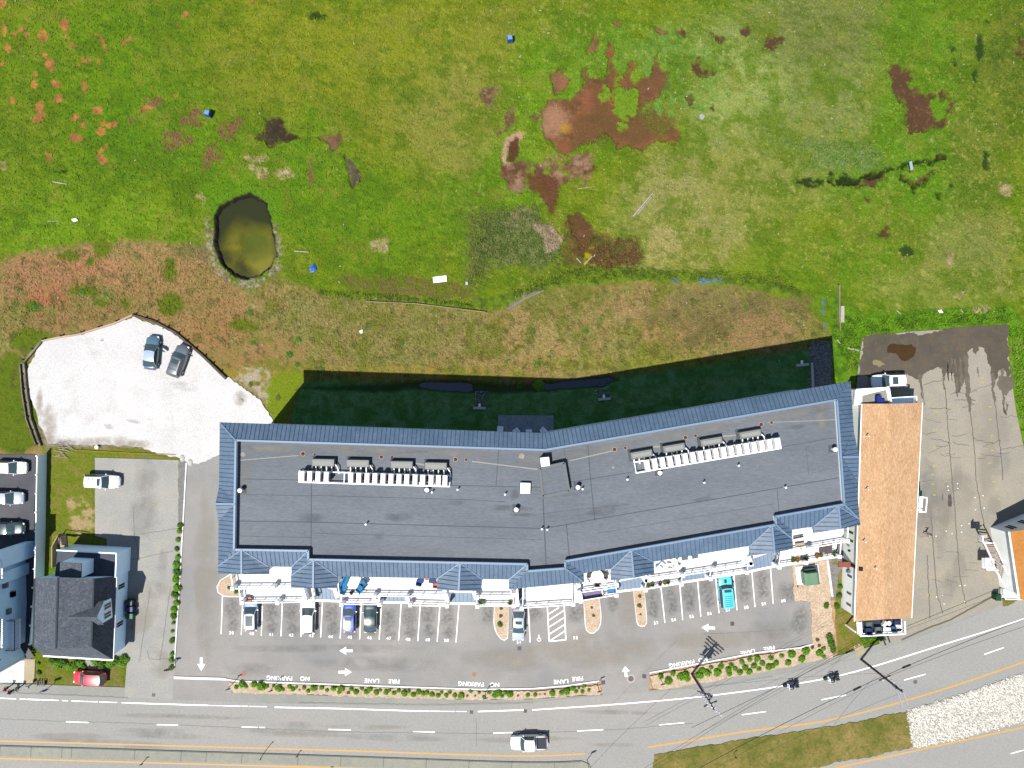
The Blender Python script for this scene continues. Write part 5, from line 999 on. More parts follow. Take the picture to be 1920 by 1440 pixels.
for y in (1106, 1182):
    a_, b_ = Vector((wq[1].x, wq[1].y, 0)), Vector((wq[2].x, wq[2].y, 0)); t = (y - 1080) / 157; wpane(ho, a_, b_, t - .035, t + .035, .9, 2.4, (1, 0))
# east dormer with two windows
xf = -721 / S; hwd = 1.32; yc = W(0, 1150, 6.1).y; top = Vector((xf, yc, 7.5)); xb = -768 / S
f0, f1 = Vector((xf, yc + hwd, 0)), Vector((xf, yc - hwd, 0))
mb = MB(); mb.poly([Vector((xf, f0.y, 3.2)), Vector((xf, f1.y, 3.2)), Vector((xf, f1.y, 6.1)), top, Vector((xf, f0.y, 6.1))][::-1])
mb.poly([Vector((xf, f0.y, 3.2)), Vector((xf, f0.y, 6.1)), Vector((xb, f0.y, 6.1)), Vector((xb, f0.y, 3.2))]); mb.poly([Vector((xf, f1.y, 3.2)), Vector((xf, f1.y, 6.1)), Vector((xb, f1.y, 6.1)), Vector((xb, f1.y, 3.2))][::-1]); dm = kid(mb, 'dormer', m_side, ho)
mb = MB(); o_ = .2
for sg in (1, -1):
    q = [Vector((xf + o_, yc, 7.56)), Vector((xf + o_, yc + sg * (hwd + .2), 5.96)), Vector((xb, yc + sg * (hwd + .2), 5.96)), Vector((xb, yc, 7.56))]; mb.poly(q if sg > 0 else q[::-1])
kid(mb, 'dormer_roof', m_grsh, dm)
for t in (.28, .72): a_, b_ = Vector((xf, f0.y, 0)), Vector((xf, f1.y, 0)); wpane(dm, a_, b_, t - .16, t + .16, 4.1, 5.6, (1, 0))
# rear flat annex with parapet box
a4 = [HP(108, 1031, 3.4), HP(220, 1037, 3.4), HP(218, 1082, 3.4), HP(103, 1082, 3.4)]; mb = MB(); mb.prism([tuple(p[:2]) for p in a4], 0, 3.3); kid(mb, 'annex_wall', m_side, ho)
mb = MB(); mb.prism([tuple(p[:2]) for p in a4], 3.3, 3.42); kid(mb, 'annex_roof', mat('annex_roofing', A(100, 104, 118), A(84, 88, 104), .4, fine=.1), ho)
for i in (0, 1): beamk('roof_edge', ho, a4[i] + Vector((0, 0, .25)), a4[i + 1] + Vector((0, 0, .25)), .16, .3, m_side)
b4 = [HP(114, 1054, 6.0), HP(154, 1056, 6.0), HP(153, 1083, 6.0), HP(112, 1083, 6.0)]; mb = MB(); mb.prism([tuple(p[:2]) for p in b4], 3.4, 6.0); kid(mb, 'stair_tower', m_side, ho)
mb = MB(); mb.prism([tuple(p[:2]) for p in b4], 6.0, 6.12); kid(mb, 'tower_roof', m_grsh, ho)
# outside stairs at the back
mb = MB()
for i in range(8):
    q = HP(119 - i * 0.5, 1024 - i * 2.8, 2.4 - i * .3); mb.box((q.x, q.y, 2.3 - i * .3), (1.1, .24, .05))
kid(mb, 'stair_treads', mat('tan_wood', A(214, 190, 160)), ho)
mb = MB()
for dx in (-1, 1): mb.beam(HP(119 + 7 * dx, 1026, 3.3), HP(117 + 7 * dx, 1002, 1.1), .07, .07); mb.beam(HP(119 + 7 * dx, 1026, 2.4), HP(117 + 7 * dx, 1002, .2), .07, .2)
kid(mb, 'stair_rail', m_post, ho)
mb = MB(); mb.beam(HP(97, 1065, 1.2), HP(97, 1025, 1.2), .1, 1.2); mb.beam(HP(97, 1025, 1.2), HP(108, 1004, 1.2), .1, 1.2); kid(mb, 'yard_rail', mat('tan_wood', A(214, 190, 160)), ho)
for i, (x, y, c, l) in enumerate(((240, 1131, A(50, 80, 80), 'dark green wheeled bin beside the grey house'), (241, 1143, A(30, 50, 120), 'dark blue wheeled bin beside the grey house'), (241, 1156, A(20, 110, 90), 'teal wheeled bin beside the grey house'))):
    p = W(x, y, 1.1); r = empty('wheeled_bin', (p.x, p.y, 0), 0, l, 'bin', 'bins by the grey house'); MB().box((0, 0, .1), (.95, .62, .85), top=(1.1, 1.1)).build('body', mat('bin_%d' % i, c, rough=.5), r); MB().box((0, 0, .95), (1.1, .74, .09), top=(.9, .9)).build('lid', mat('bin_%d' % i, c), r)
    for sy in (-1, 1): MB().tube((-.4, .3 * sy, .12), (-.4, .36 * sy, .12), .12).build('wheel', m_black, r)
# tall white building at the left edge
le = empty('white_block', W(-30, 1150, 0), 0, 'tall white apartment house with shade-tinted blue walls cut by the left edge of the photo', 'building'); bpy.context.view_layer.update()
hz = 9.4
q4 = [W(48, 1045, 0), W(50, 1130, 0), W(46, 1235, 0), W(-90, 1240, 0), W(-90, 1045, 0)]
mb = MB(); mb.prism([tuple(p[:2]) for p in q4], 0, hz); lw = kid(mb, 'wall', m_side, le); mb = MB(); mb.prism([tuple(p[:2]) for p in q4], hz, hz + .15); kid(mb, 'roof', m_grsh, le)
A_, B_ = q4[0], q4[2]
for t, z0 in ((.35, 1.0), (.35, 4.4), (.6, 1.0), (.62, 4.5), (.84, 1.2), (.86, 4.6), (.12, 4.4), (.35, 7.2), (.6, 7.2), (.85, 7.2)): wpane(le, A_, B_, t - .03, t + .03, z0, z0 + 1.3, (1, 0))
for x, y, z in ((26, 1096, 4.0), (36, 1113, 2.6), (32, 1112, 2.6), (30, 1145, 3.4)):
    p = W(x, y, z); kbox('wall_unit', le, (A_.x + .25, p.y, z), (.5, .7, .6), m_gbox)
for z, y0, y1 in ((3.0, 1160, 1215), (6.2, 1050, 1085), (6.2, 1160, 1215)):
    y0_, y1_ = W(0, y0, z).y, W(0, y1, z).y; kbox('balcony', le, (A_.x + .6, (y0_ + y1_) / 2, z - .15), (1.3, abs(y0_ - y1_), .15), m_white); mb = MB()
    a, b, c, d = Vector((A_.x, y0_, z + 1)), Vector((A_.x + 1.25, y0_, z + 1)), Vector((A_.x + 1.25, y1_, z + 1)), Vector((A_.x, y1_, z + 1))
    for p0, p1 in ((a, b), (b, c), (c, d)):
        mb.beam(p0, p1, .07, .07); n = int((p1 - p0).length / .25)
        for i in range(n + 1): q = p0 + (p1 - p0) * i / n; mb.box((q.x, q.y, z), (.03, .03, .95))
    kid(mb, 'balcony_railing', m_post if y0 > 1100 else m_white, le)
mb = MB()
for i in range(9): q = W(42 + i * 2.0, 1208 + i * 3, 2.6 - i * .3); mb.box((q.x, q.y, 2.6 - i * .3), (.9, .3, .05), 0.4)
kid(mb, 'outside_stairs', m_post, le)
# two-storey house cut by the right edge
rh = empty('right_house', W(1960, 1040, 0), 0, 'white house with orange roof and outside stairs at the right edge of the photo', 'house'); bpy.context.view_layer.update()
zh = 4.4
k = [W(1893, 997, zh), W(1980, 968, zh), W(1995, 1120, zh), W(1912, 1124, zh)]
wk = [p + Vector((.4, 0, 0)) if i in (0, 3) else p for i, p in enumerate(k)]; wk[0] = wk[0] + Vector((0, -.3, 0)); wk[3] = wk[3] + Vector((0, .3, 0))
mb = MB(); mb.prism([tuple(p[:2]) for p in wk], 0, zh); kid(mb, 'wall', m_lite, rh)
mb = MB(); pk0 = (k[0] + k[1]) / 2 + Vector((0, 0, 2.2)); pk1 = (k[2] + k[3]) / 2 + Vector((0, 0, 2.2)); mb.poly([k[0], k[3], pk1, pk0]); mb.poly([pk0, pk1, k[2], k[1]]); kid(mb, 'roof', mat('amber_shingles', A(228, 156, 72), A(212, 142, 66), .7, fine=.22, fscale=6), rh)
mb = MB(); mb.poly([wk[0] , wk[1], pk0 + Vector((0, -.3, -.1))]); kid(mb, 'gable', m_side, rh)
mb = MB(); mb.beam(k[0] + Vector((-.05, 0, .02)), k[3] + Vector((-.05, 0, .02)), .18, .14); kid(mb, 'gutter', m_white, rh)
for t in (.2, .5, .8): wpane(rh, wk[0], wk[1], t - .07, t + .07, 1.6, 3.2, (0, 1))
for i, (a, b) in enumerate((((1848, 1018), (1866, 1052)), ((1866, 1062), (1888, 1098)))):
    st_ = MB(); z0, z1 = (0.4, 1.8) if i == 0 else (1.8, 3.2)
    z0, z1 = (3.0, 1.8) if i == 0 else (1.8, .3)
    for j in range(9):
        t = j / 8; x = a[0] + (b[0] - a[0]) * t; y = a[1] + (b[1] - a[1]) * t; z = z0 + (z1 - z0) * t; q = W(x + 6, y, z); st_.box((q.x, q.y, z - .05), (1.15, .2, .05), -.12)
    kid(st_, 'stair_treads', mat('tread_grey', A(196, 176, 160)), rh); sr = MB()
    for dx in (-3, 15): sr.beam(W(a[0] + dx, a[1] - 2, z0 + 1), W(b[0] + dx, b[1] + 2, z1 + 1), .12, .1); sr.beam(W(a[0] + dx, a[1] - 2, z0), W(b[0] + dx, b[1] + 2, z1), .12, .25)
    kid(sr, 'stair_rail', m_white, rh)
for x, y, w, d, z in ((1843, 1009, 1.2, .9, 3.0), (1853, 1056, 1.6, 1.4, 1.8), (1893, 1112, 2.4, 1.2, .4)):
    p = W(x, y, z); kbox('stair_landing', rh, (p.x, p.y, z - .15), (w, d, .15), mat('landing', A(236, 220, 196)) if z > 2 else m_white)
    mb = MB(); h = z + .95; c = [Vector((p.x - w / 2, p.y - d / 2, h)), Vector((p.x + w / 2, p.y - d / 2, h)), Vector((p.x + w / 2, p.y + d / 2, h)), Vector((p.x - w / 2, p.y + d / 2, h))]
    mb.beam(c[0], c[1], .09, .08); mb.beam(c[0], c[3], .09, .08)
    for i in range(9): q = c[0] + (c[1] - c[0]) * i / 8; mb.box((q.x, q.y, z), (.05, .05, .9)); q = c[0] + (c[3] - c[0]) * i / 8; mb.box((q.x, q.y, z), (.05, .05, .9))
    kid(mb, 'landing_rail', m_white, rh)
sheet('side_garden', ragged([(1878, 1123), (1895, 1118), (1915, 1116), (1916, 1121), (1890, 1136), (1880, 1137)], 1, 4, 5), 0.05, m_mg, thick=.05)
# small paved patio behind the block with four armchairs
sheet('back_patio', [(934, 778), (1038, 779), (1038, 822), (933, 822)], 0.06, mat('patio_pavers', A(190, 200, 206), A(160, 176, 186), 1.2, fine=.2, fscale=3), thick=.1)
for i, (x, y, rz) in enumerate(((938, 804, 1.5), (968, 808, 2.2), (991.5, 810, 1.57), (1019, 807, .8))):
    tchair(x, y, rz, m_white, 0.06, '%s white armchair from the left on the shaded patio' % ordw(i + 1), 1.15, group='white armchairs on the shaded patio')
# wooden timber rail round the gravel lot, vinyl fence
def railfence(pts, name, label, m, w=.25, h=.45, post=True, step=2.0, z2=None):
    r = empty(name, W(*pts[0]), 0, label, 'fence'); bpy.context.view_layer.update(); mb = MB(); pb = []
    for i in range(len(pts) - 1):
        a, b = W(*pts[i]), W(*pts[i + 1]); mb.beam(a + Vector((0, 0, h)), b + Vector((0, 0, h)), w, h + .1); n = max(1, round((b - a).length / step)); d = (b - a).normalized(); nn = Vector((-d.y, d.x, 0)) * (w * .5 + .06)
        for j in range(n): q = a + (b - a) * (j + .2) / n + nn; pb.append(q)
    kid(mb, 'timber_beam', m, r)
    if post:
        for q in pb: kid(MB().tube((q.x, q.y, 0), (q.x, q.y, h + .28), .12, .11), 'post', mat('dark_post', A(56, 44, 40)), r)
railfence([(78, 640), (110, 633), (150, 627), (215, 607), (250, 591)], 'timber_edging', 'pale timber edging along the upper left of the gravel lot', mat('fresh_timber', A(232, 204, 176), A(210, 186, 160), 1.0), .22, .3, True, 2.4)
railfence([(250, 591), (290, 603), (330, 624), (380, 666), (425, 710)], 'timber_edging', 'dark weathered timber edging on the right of the gravel lot', mat('grey_timber', A(120, 104, 88), A(90, 80, 68), 1.0), .3, .35, True, 1.5)
railfence([(78, 836), (60, 786), (52, 735), (47, 680), (80, 640)], 'timber_edging', 'double timber edging along the left of the gravel lot', mat('grey_timber2', A(170, 160, 134), A(120, 112, 90), 1.2), .28, .4, True, 2.2)
railfence([(71, 834), (53, 786), (45, 735), (41, 682), (47, 680)], 'timber_edging', 'outer weathered timber rail left of the gravel lot', mat('grey_timber2', A(170, 160, 134)), .14, .5, False)
m_vin = mat('shade_tinted_vinyl', (0.58, .70, .76), rough=.4)  # white panels, coloured with the blue-grey of their shaded face
vf = empty('vinyl_fence', W(66, 1050, 0), 0, 'long tall white vinyl fence between the two left lots', 'fence'); bpy.context.view_layer.update()
fx = [(87.5, 852), (84.5, 1020), (82, 1100), (74, 1200)]
for i in range(3):
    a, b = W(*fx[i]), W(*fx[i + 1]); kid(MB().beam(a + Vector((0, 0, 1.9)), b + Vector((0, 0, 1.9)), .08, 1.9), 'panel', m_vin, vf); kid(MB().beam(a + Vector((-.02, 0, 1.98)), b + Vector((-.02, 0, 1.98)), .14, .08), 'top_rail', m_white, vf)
for i in range(11):
    y = 852 + i * 34.6; x = 87.5 - (y - 852) * (3 / 168 if y < 1020 else 0) - (3 + (y - 1020) * .06 if y >= 1020 else 0); q = W(x, y); kid(MB().box((q.x - .06, q.y, 0), (.16, .16, 2.05)).box((q.x - .06, q.y, 2.05), (.22, .22, .08), top=(.3, .3)), 'post', m_white, vf)
# low wooden board walls in the marsh edge
for pts, l, h_ in (([(688, 566), (780, 570), (912, 586)], 'low weathered board wall along the weed strip', .5), ([(952, 580), (985, 560), (1020, 545)], 'grey board wall curving behind the dry bank', .3), ([(1571, 535), (1571, 600), (1573, 622)], 'thin upright board line right of the dry bank', .6)):
    railfence(pts, 'board_wall', l, mat('bleached_board', A(206, 190, 140), A(170, 160, 120), 1.), .09, h_, False)
# more of the left block: decks, awnings and trim on its east side
for z, y0, y1, w_ in ((9.4, 1046, 1078, 1.2), (6.3, 1078, 1100, .5)):
    a, b = W(0, y0, z).y, W(0, y1, z).y; kbox('side_bay', le, (q4[0].x + w_ / 2, (a + b) / 2, 0), (w_, abs(a - b), z - .4), m_side); kbox('bay_roof', le, (q4[0].x + w_ / 2, (a + b) / 2, z - .4), (w_ + .2, abs(a - b) + .2, .14), m_white)
for t in (.0, .33, .66, .99): p = A_ + (B_ - A_) * t; kbox('corner_board', le, (p.x + .05, p.y, 0), (.1, .18, hz), m_white)
for z in (3.1, 6.3): beamk('floor_band', le, Vector((A_.x + .04, A_.y, z)), Vector((B_.x + .04, B_.y, z)), .06, .2, m_white)
# ---------------- vehicles ----------------
def paint(name, c, c2=None):
    m = mat('paint_' + name, c, rough=0.32, spec=0.5); m.node_tree.nodes['Principled BSDF'].inputs['Coat Weight'].default_value = 0.8; m.node_tree.nodes['Principled BSDF'].inputs['Coat Roughness'].default_value = 0.08; return m
m_cg = mat('car_glass', (0.03, 0.05, 0.055), rough=0.06, spec=0.7); m_tyre = mat('tyre', (0.02, 0.02, 0.02), rough=.9); m_rim = mat('rim', (.35, .36, .38), rough=.35, metal=.6)
m_hl = mat('headlight', (0.6, .62, .65), rough=.1, spec=.6); m_tl = mat('tail_light', (0.4, .01, .01), rough=.2); m_trim = mat('car_trim', (0.015, .016, .02), rough=.5); m_int = mat('dark_interior', (.02, .022, .03), rough=.8)
PROF = {  # t from rear: belt height stations; cabin: base rear, roof rear, roof front, base front; roof height
 'sedan': dict(belt=[(0, .62), (.03, .84), (.10, .93), (.22, .95), (.5, .93), (.70, .90), (.85, .84), (.95, .72), (1, .52)], cab=(.10, .27, .53, .73), zr=1.42),
 'suv': dict(belt=[(0, .70), (.02, .95), (.08, 1.03), (.3, 1.05), (.6, 1.03), (.74, 1.0), (.88, .94), (.96, .80), (1, .58)], cab=(.02, .12, .57, .72), zr=1.70),
 'hatch': dict(belt=[(0, .66), (.03, .88), (.10, .97), (.3, .98), (.6, .96), (.74, .93), (.87, .86), (.95, .74), (1, .54)], cab=(.03, .11, .55, .74), zr=1.52),
 'box': dict(belt=[(0, .72), (.02, 1.0), (.08, 1.08), (.3, 1.08), (.6, 1.08), (.72, 1.08), (.92, 1.04), (.98, .92), (1, .62)], cab=(.03, .07, .62, .70), zr=1.84),
 'pickup': dict(belt=[(0, .75), (.01, 1.0), (.06, 1.04), (.3, 1.05), (.6, 1.03), (.76, 1.02), (.90, .98), (.97, .84), (1, .6)], cab=(.34, .37, .60, .72), zr=1.78)}
def car(kind, L, Wd, m, x, y, ang, label, cat='car', sunroof=None, rails=False, ribs=False, roofm=None, door_open=False, z=0.02):
    P = PROF[kind]; p = W(x, y, 0.9); r = empty('parked_' + cat.replace(' ', '_') if y < 1300 else cat.replace(' ', '_'), (p.x, p.y, z), math.radians(ang), label, cat)
    hw = Wd / 2; X_ = lambda t: (t - .5) * L
    def bz(t):
        for (a, za), (b, zb) in zip(P['belt'], P['belt'][1:]):
            if a <= t <= b: return za + (zb - za) * (t - a) / (b - a)
        return .6
    ts = [0, .012, .035, .07, .12, .2, .3, .4, .5, .6, .68, .74, .8, .86, .91, .95, .98, .993, 1]; mb = MB(); rings = []
    for t in ts:
        e = min(t, 1 - t); k = (1 - max(0, 1 - e / (.16 if t > .5 else .13)) ** 2.6 * .42); w = hw * k * (1 - .035 * abs(t - .45) * 2); zb = bz(t)
        zl = .24 + max(0, .03 - e) * 4
        half = [(w * .90, zl), (w * .99, zl + .12), (w, .48 if zb > .55 else zb - .06), (w * .985, zb * .80), (w * .955, zb - .05), (w * .86, zb), (w * .45, zb + .035), (0, zb + .045)]
        b = len(mb.v); pts = half + [(-a, c) for a, c in half[-2::-1]]
        mb.v += [(X_(t), a, c) for a, c in pts]; rings.append((b, len(pts)))
    for (b0, n), (b1, _) in zip(rings, rings[1:]):
        for i in range(n - 1): mb.f.append((b0 + i, b0 + i + 1, b1 + i + 1, b1 + i)); mb.m.append(0)
        mb.f.append((b0 + n - 1, b0, b1, b1 + n - 1)); mb.m.append(0)
    mb.f.append(tuple(rings[0][0] + i for i in range(rings[0][1]))); mb.m.append(0); mb.f.append(tuple(rings[-1][0] + i for i in range(rings[-1][1]))[::-1]); mb.m.append(0)
    mb.f = [f[::-1] for f in mb.f]
    bo = mb.build('body', m, r, smooth=True); me = bo.data
    try: me.set_sharp_from_angle(angle=math.radians(38))
    except Exception: pass
    c0, c1, c2, c3 = P['cab']; zr = P['zr']; x0, x1, x2, x3 = [X_(c) for c in (c0, c1, c2, c3)]; wb, wt = hw * .95, hw * .75
    def surf(A_, B_, C_, D_, n=6, bulge=.07, ax=0):     # curved pane between 4 corners (A,B bottom; D,C top)
        s_ = MB()
        for j in range(n + 1):
            for v in (0, 1):
                a = A_ + (B_ - A_) * j / n if v == 0 else D_ + (C_ - D_) * j / n; q = Vector(a); k = math.sin(math.pi * j / n) * bulge
                q[ax] += k; s_.v.append(tuple(q))
        for j in range(n): s_.f.append((2 * j, 2 * j + 2, 2 * j + 3, 2 * j + 1)); s_.m.append(0)
        return s_
    V = Vector; zb3, zb0 = bz(c3), bz(c0)
    surf(V((x3, -wb, zb3)), V((x3, wb, zb3)), V((x2, wt, zr - .03)), V((x2, -wt, zr - .03)), bulge=.14).build('windshield', m_cg, r, smooth=True)
    surf(V((x0, wb, zb0)), V((x0, -wb, zb0)), V((x1, -wt, zr - .03)), V((x1, wt, zr - .03)), bulge=-.10).build('rear_window', m_cg, r, smooth=True)
    for sd in (-1, 1):
        A_, B_, C_, D_ = V((x0, wb * sd, zb0 - .01)), V((x3, wb * sd, zb3 - .01)), V((x2, wt * sd, zr - .03)), V((x1, wt * sd, zr - .03))
        s_ = surf(A_, B_, C_, D_, 4, .03 * sd, 1)
        if sd > 0: s_.f = [f[::-1] for f in s_.f]
        s_.build('side_window', m_cg, r, smooth=True)
        md = (A_ + B_) / 2; mt = (C_ + D_) / 2; dz_ = V((0, .012 * sd, .02))
        for pa, pb, w_, h_ in ((A_, D_, .10, .06), (B_, C_, .07, .05), (md, mt, .06, .05)): MB().beam(pa + dz_, pb + dz_, w_, h_).build('pillar', m, r)
    s_ = MB(); nx, ny = 8, 6
    for i in range(nx + 1):
        for j in range(ny + 1):
            u, v = i / nx, j / ny * 2 - 1; e = max(0, abs(u - .5) * 2 - .75) * 4; xx = x1 - .03 + (x2 - x1 + .06) * u + (.10 * (1 - v * v) if i == nx else (-.08 * (1 - v * v) if i == 0 else 0))
            s_.v.append((xx, wt * 1.05 * v, zr + .05 * (1 - v * v) - .025 * e + .035 * math.sin(math.pi * u) - .03))
    for i in range(nx):
        for j in range(ny): a = i * (ny + 1) + j; s_.f.append((a, a + ny + 1, a + ny + 2, a + 1)); s_.m.append(0)
    ro_ = s_.build('roof', roofm or m, r, smooth=True)
    if sunroof:
        a, b = sunroof; xa, xb = x2 - (x2 - x1) * a, x2 - (x2 - x1) * b; MB().box(((xa + xb) / 2, 0, zr + .045), (abs(xa - xb), wt * 1.35, .02)).build('sunroof', m_cg, ro_)
    if rails:
        for sd in (-1, 1): MB().beam(V((x1 + .1, wt * .93 * sd, zr + .09)), V((x2 - .2, wt * .93 * sd, zr + .09)), .05, .05).build('roof_rail', m_trim if rails == 1 else m_rim, ro_)
    if rails == 2:
        for u in (.25, .5): MB().box((x1 + (x2 - x1) * u, 0, zr + .05), (.05, wt * 1.75, .03)).build('cross_bar', m_trim, ro_)
    if ribs:
        for i in range(6): xx = x1 + .25 + i * (x2 - x1 - 1.2) / 5; MB().box((xx, 0, zr + .03), (.06, wt * 1.5, .035)).build('roof_rib', m_trim, ro_)
        MB().box((x3 + .55, 0, zb3 + .03), (.5, .35, .03)).build('hood_scoop', m_trim, r)
    for sx in (.19, .815):
        for sd in (-1, 1):
            t_ = MB(); cx = X_(sx); t_.tube((cx, sd * (hw - .20), .34), (cx, sd * (hw + .008), .34), .34, .33, 18); w_ = t_.build('wheel', m_tyre, r); MB().tube((cx, sd * (hw - .05), .34), (cx, sd * (hw + .016), .34), .22, .20, 12).build('rim', m_rim, w_)
    for sd in (-1, 1):
        MB().box((x3 - .35, sd * (hw + .08), zb3 - .02), (.16, .22, .15), top=(.8, .8)).build('side_mirror', m, r)
        xh = X_(.955); MB().box((xh, sd * hw * .70, bz(.955) - .10), (.28, hw * .32, .10), -.35 * sd, top=(.8, .8)).build('headlight', m_hl, r)
        MB().box((X_(.018), sd * hw * .72, bz(.02) - .14), (.10, hw * .34, .14), .2 * sd).build('tail_light', m_tl, r)
    MB().box((X_(.992), 0, .42), (.06, hw * 1.0, .18)).build('grille', m_trim, r)
    if kind == 'pickup':
        MB().box((X_(.175), 0, 1.09), (L * .27, hw * 1.55, .03)).build('truck_bed', m_int, r); b_ = MB(); b_.beam(V((X_(.30), -hw * .8, 1.5)), V((X_(.30), hw * .8, 1.5)), .07, .07); b_.beam(V((X_(.05), -hw * .85, 1.35)), V((X_(.05), hw * .85, 1.35)), .06, .3); b_.build('bed_bar', m_trim, r)
    if door_open:
        for sx in (.50,):
            d = MB(); h0 = V((X_(.66), -hw - .0, .95)); d.beam(h0, h0 + V((-.5, -.85, 0)), .07, .55); d.build('open_door', m, r); g = MB(); g.beam(h0 + V((0, 0, .42)) + V((-.12, -.2, 0)), h0 + V((-.42, -.75, .32)), .03, .35); g.build('open_door_window', m_cg, r)
    return r
pw_ = paint('white', (.52, .52, .54)); ps_ = paint('silver', (.27, .30, .34)); pb_ = paint('blue', (.01, .045, .36)); pk_ = paint('black_green', (.012, .03, .035)); pr_ = paint('red', (.42, .012, .03)); pt_ = paint('teal', (.06, .40, .50)); pg_ = paint('slate', (.05, .09, .13)); pd_ = paint('dark_grey', (.07, .08, .095)); psb = paint('silver_blue', (.22, .28, .36))
car('hatch', 4.45, 1.82, psb, 470, 1153, 90, 'silver blue hatchback with long glass roof parked in bay 40', sunroof=(.1, .8), roofm=ps_)
car('hatch', 4.85, 1.85, pw_, 578, 1156, 89, 'white sedan parked in bay 43 under the balcony')
car('hatch', 4.35, 1.80, pb_, 655, 1156, 90, 'bright blue hatchback parked in bay 45', sunroof=(.05, .3))
car('sedan', 4.40, 1.80, pk_, 694, 1157, 90, 'very dark green car parked in bay 46')
car('sedan', 4.55, 1.78, ps_, 972, 1172, -91, 'silver sedan backed into bay 51 beside the mulch island', sunroof=(.35, .7))
car('box', 4.55, 1.88, pt_, 1361, 1109, 95, 'bright turquoise boxy off roader parked in bay 57', 'off roader', sunroof=(.02, .16), ribs=True)
car('sedan', 4.75, 1.82, pg_, 283, 661, 84, 'slate blue sedan with its door open on the white gravel lot', door_open=True, roofm=psb)
car('suv', 4.65, 1.86, pd_, 334, 676, 70, 'dark grey estate car with roof rails on the white gravel lot', sunroof=(.1, .4), rails=2)
car('suv', 4.85, 1.90, pw_, 190, 903, -2, 'white wagon with small dark sunroof parked half on the grass', sunroof=(.04, .22), rails=2)
car('hatch', 4.5, 1.80, pr_, 166, 1272, 177, 'crimson red hatchback parked on the grass beside the sidewalk')
car('suv', 4.65, 1.90, pw_, 1668, 714, 182, 'white wagon with square dark sunroof parked by the motel porch', sunroof=(.15, .5))
car('sedan', 4.6, 1.8, pw_, 17, 877, -1, 'white sedan at the top of the dark left lot'); car('sedan', 4.6, 1.8, ps_, 11, 934, -1, 'silver white sedan in the middle of the dark left lot'); car('sedan', 4.6, 1.8, pk_, 13, 991, -1, 'dark blue sedan at the bottom of the dark left lot')
car('pickup', 5.1, 1.95, pw_, 992, 1393, 181, 'white pickup with dark open bed driving left on the road', 'pickup')
# ---------------- people and motorcycles ----------------
skin = mat('skin', A(214, 160, 130)); hairm = mat('hair', A(70, 50, 40))
def skinbody(name, pts, edges, rad, mats, pick, parent=None, sub=1):
    me = bpy.data.meshes.new(name); me.from_pydata(pts, edges, []); o = bpy.data.objects.new(name, me); sc.collection.objects.link(o)
    md = o.modifiers.new('s', 'SKIN'); o.modifiers.new('u', 'SUBSURF').levels = sub
    for i, r_ in enumerate(rad): me.skin_vertices[0].data[i].radius = (r_, r_)
    me.skin_vertices[0].data[0].use_root = True
    dg = bpy.context.evaluated_depsgraph_get(); m2 = bpy.data.meshes.new_from_object(o.evaluated_get(dg)); bpy.data.objects.remove(o)
    for m in mats: m2.materials.append(m)
    for p in m2.polygons: p.material_index = pick(p.center); p.use_smooth = True
    m2.name = name; o = bpy.data.objects.new(name, m2); sc.collection.objects.link(o); o.parent = parent; return o
def person(x, y, rz, shirt, pants, label, walk=.22, ride=False, z=0, hat=None, parent_loc=None):
    p = W(x, y, z + 1.0); r = empty('person', (p.x, p.y, z), rz, label, 'person')
    if not ride:
        P = [(0, 0, .95), (0, 0, 1.15), (0, 0, 1.40), (0, 0, 1.50), (.03, 0, 1.63), (.03, 0, 1.72), (0, .10, .90), (walk, .11, .50), (walk * .9 - .12, .11, .08), (walk * .9 + .06, .12, .04), (0, -.10, .90), (-walk * .6, -.11, .50), (-walk * 1.4, -.11, .12), (-walk * 1.4 + .16, -.12, .04),
             (0, .19, 1.38), (-walk * .5, .25, 1.12), (-walk * .3 + .08, .26, .90), (-walk * .3 + .12, .26, .82), (0, -.19, 1.38), (walk * .5, -.25, 1.12), (walk + .10, -.25, .93), (walk + .16, -.25, .87)]
    else:
        P = [(-.15, 0, .86), (-.10, 0, 1.05), (.02, 0, 1.28), (.06, 0, 1.38), (.12, 0, 1.50), (.14, 0, 1.60), (-.12, .12, .82), (.28, .20, .80), (.15, .20, .38), (.30, .21, .32), (-.12, -.12, .82), (.28, -.20, .80), (.15, -.20, .38), (.30, -.21, .32),
             (.02, .20, 1.27), (.20, .32, 1.08), (.46, .30, 1.04), (.52, .29, 1.03), (.02, -.20, 1.27), (.20, -.32, 1.08), (.46, -.30, 1.04), (.52, -.29, 1.03)]
    E = [(0, 1), (1, 2), (2, 3), (3, 4), (4, 5), (0, 6), (6, 7), (7, 8), (8, 9), (0, 10), (10, 11), (11, 12), (12, 13), (2, 14), (14, 15), (15, 16), (16, 17), (2, 18), (18, 19), (19, 20), (20, 21)]
    R_ = [.14, .14, .16, .06, .10, .09, .10, .065, .05, .04, .10, .065, .05, .04, .07, .05, .038, .035, .07, .05, .038, .035]
    w0 = .95 if not ride else .9
    def pick(c):
        head = P[4]
        if c.z > P[3][2] + .05: return 3 if (c.z > head[2] + .04 or c.x < head[0] - .03) else 2
        if c.z > w0 + .02 and not (abs(c.y) > .2 and c.z < 1.2 and not ride): return 0
        if abs(c.y) > .205 and c.z > .75: return 2
        return 1
    skinbody('body', P, E, R_, [shirt, pants, skin, hat or hairm], pick, r)
    return r
sh1 = mat('red_shirt', A(220, 60, 70)); sh2 = mat('dark_shirt', A(60, 60, 90)); sh3 = mat('pale_shirt', A(236, 220, 210)); pn1 = mat('jeans', A(60, 76, 120)); pn2 = mat('black_trousers', A(40, 40, 50)); hel = mat('helmet', A(40, 60, 130), rough=.3)
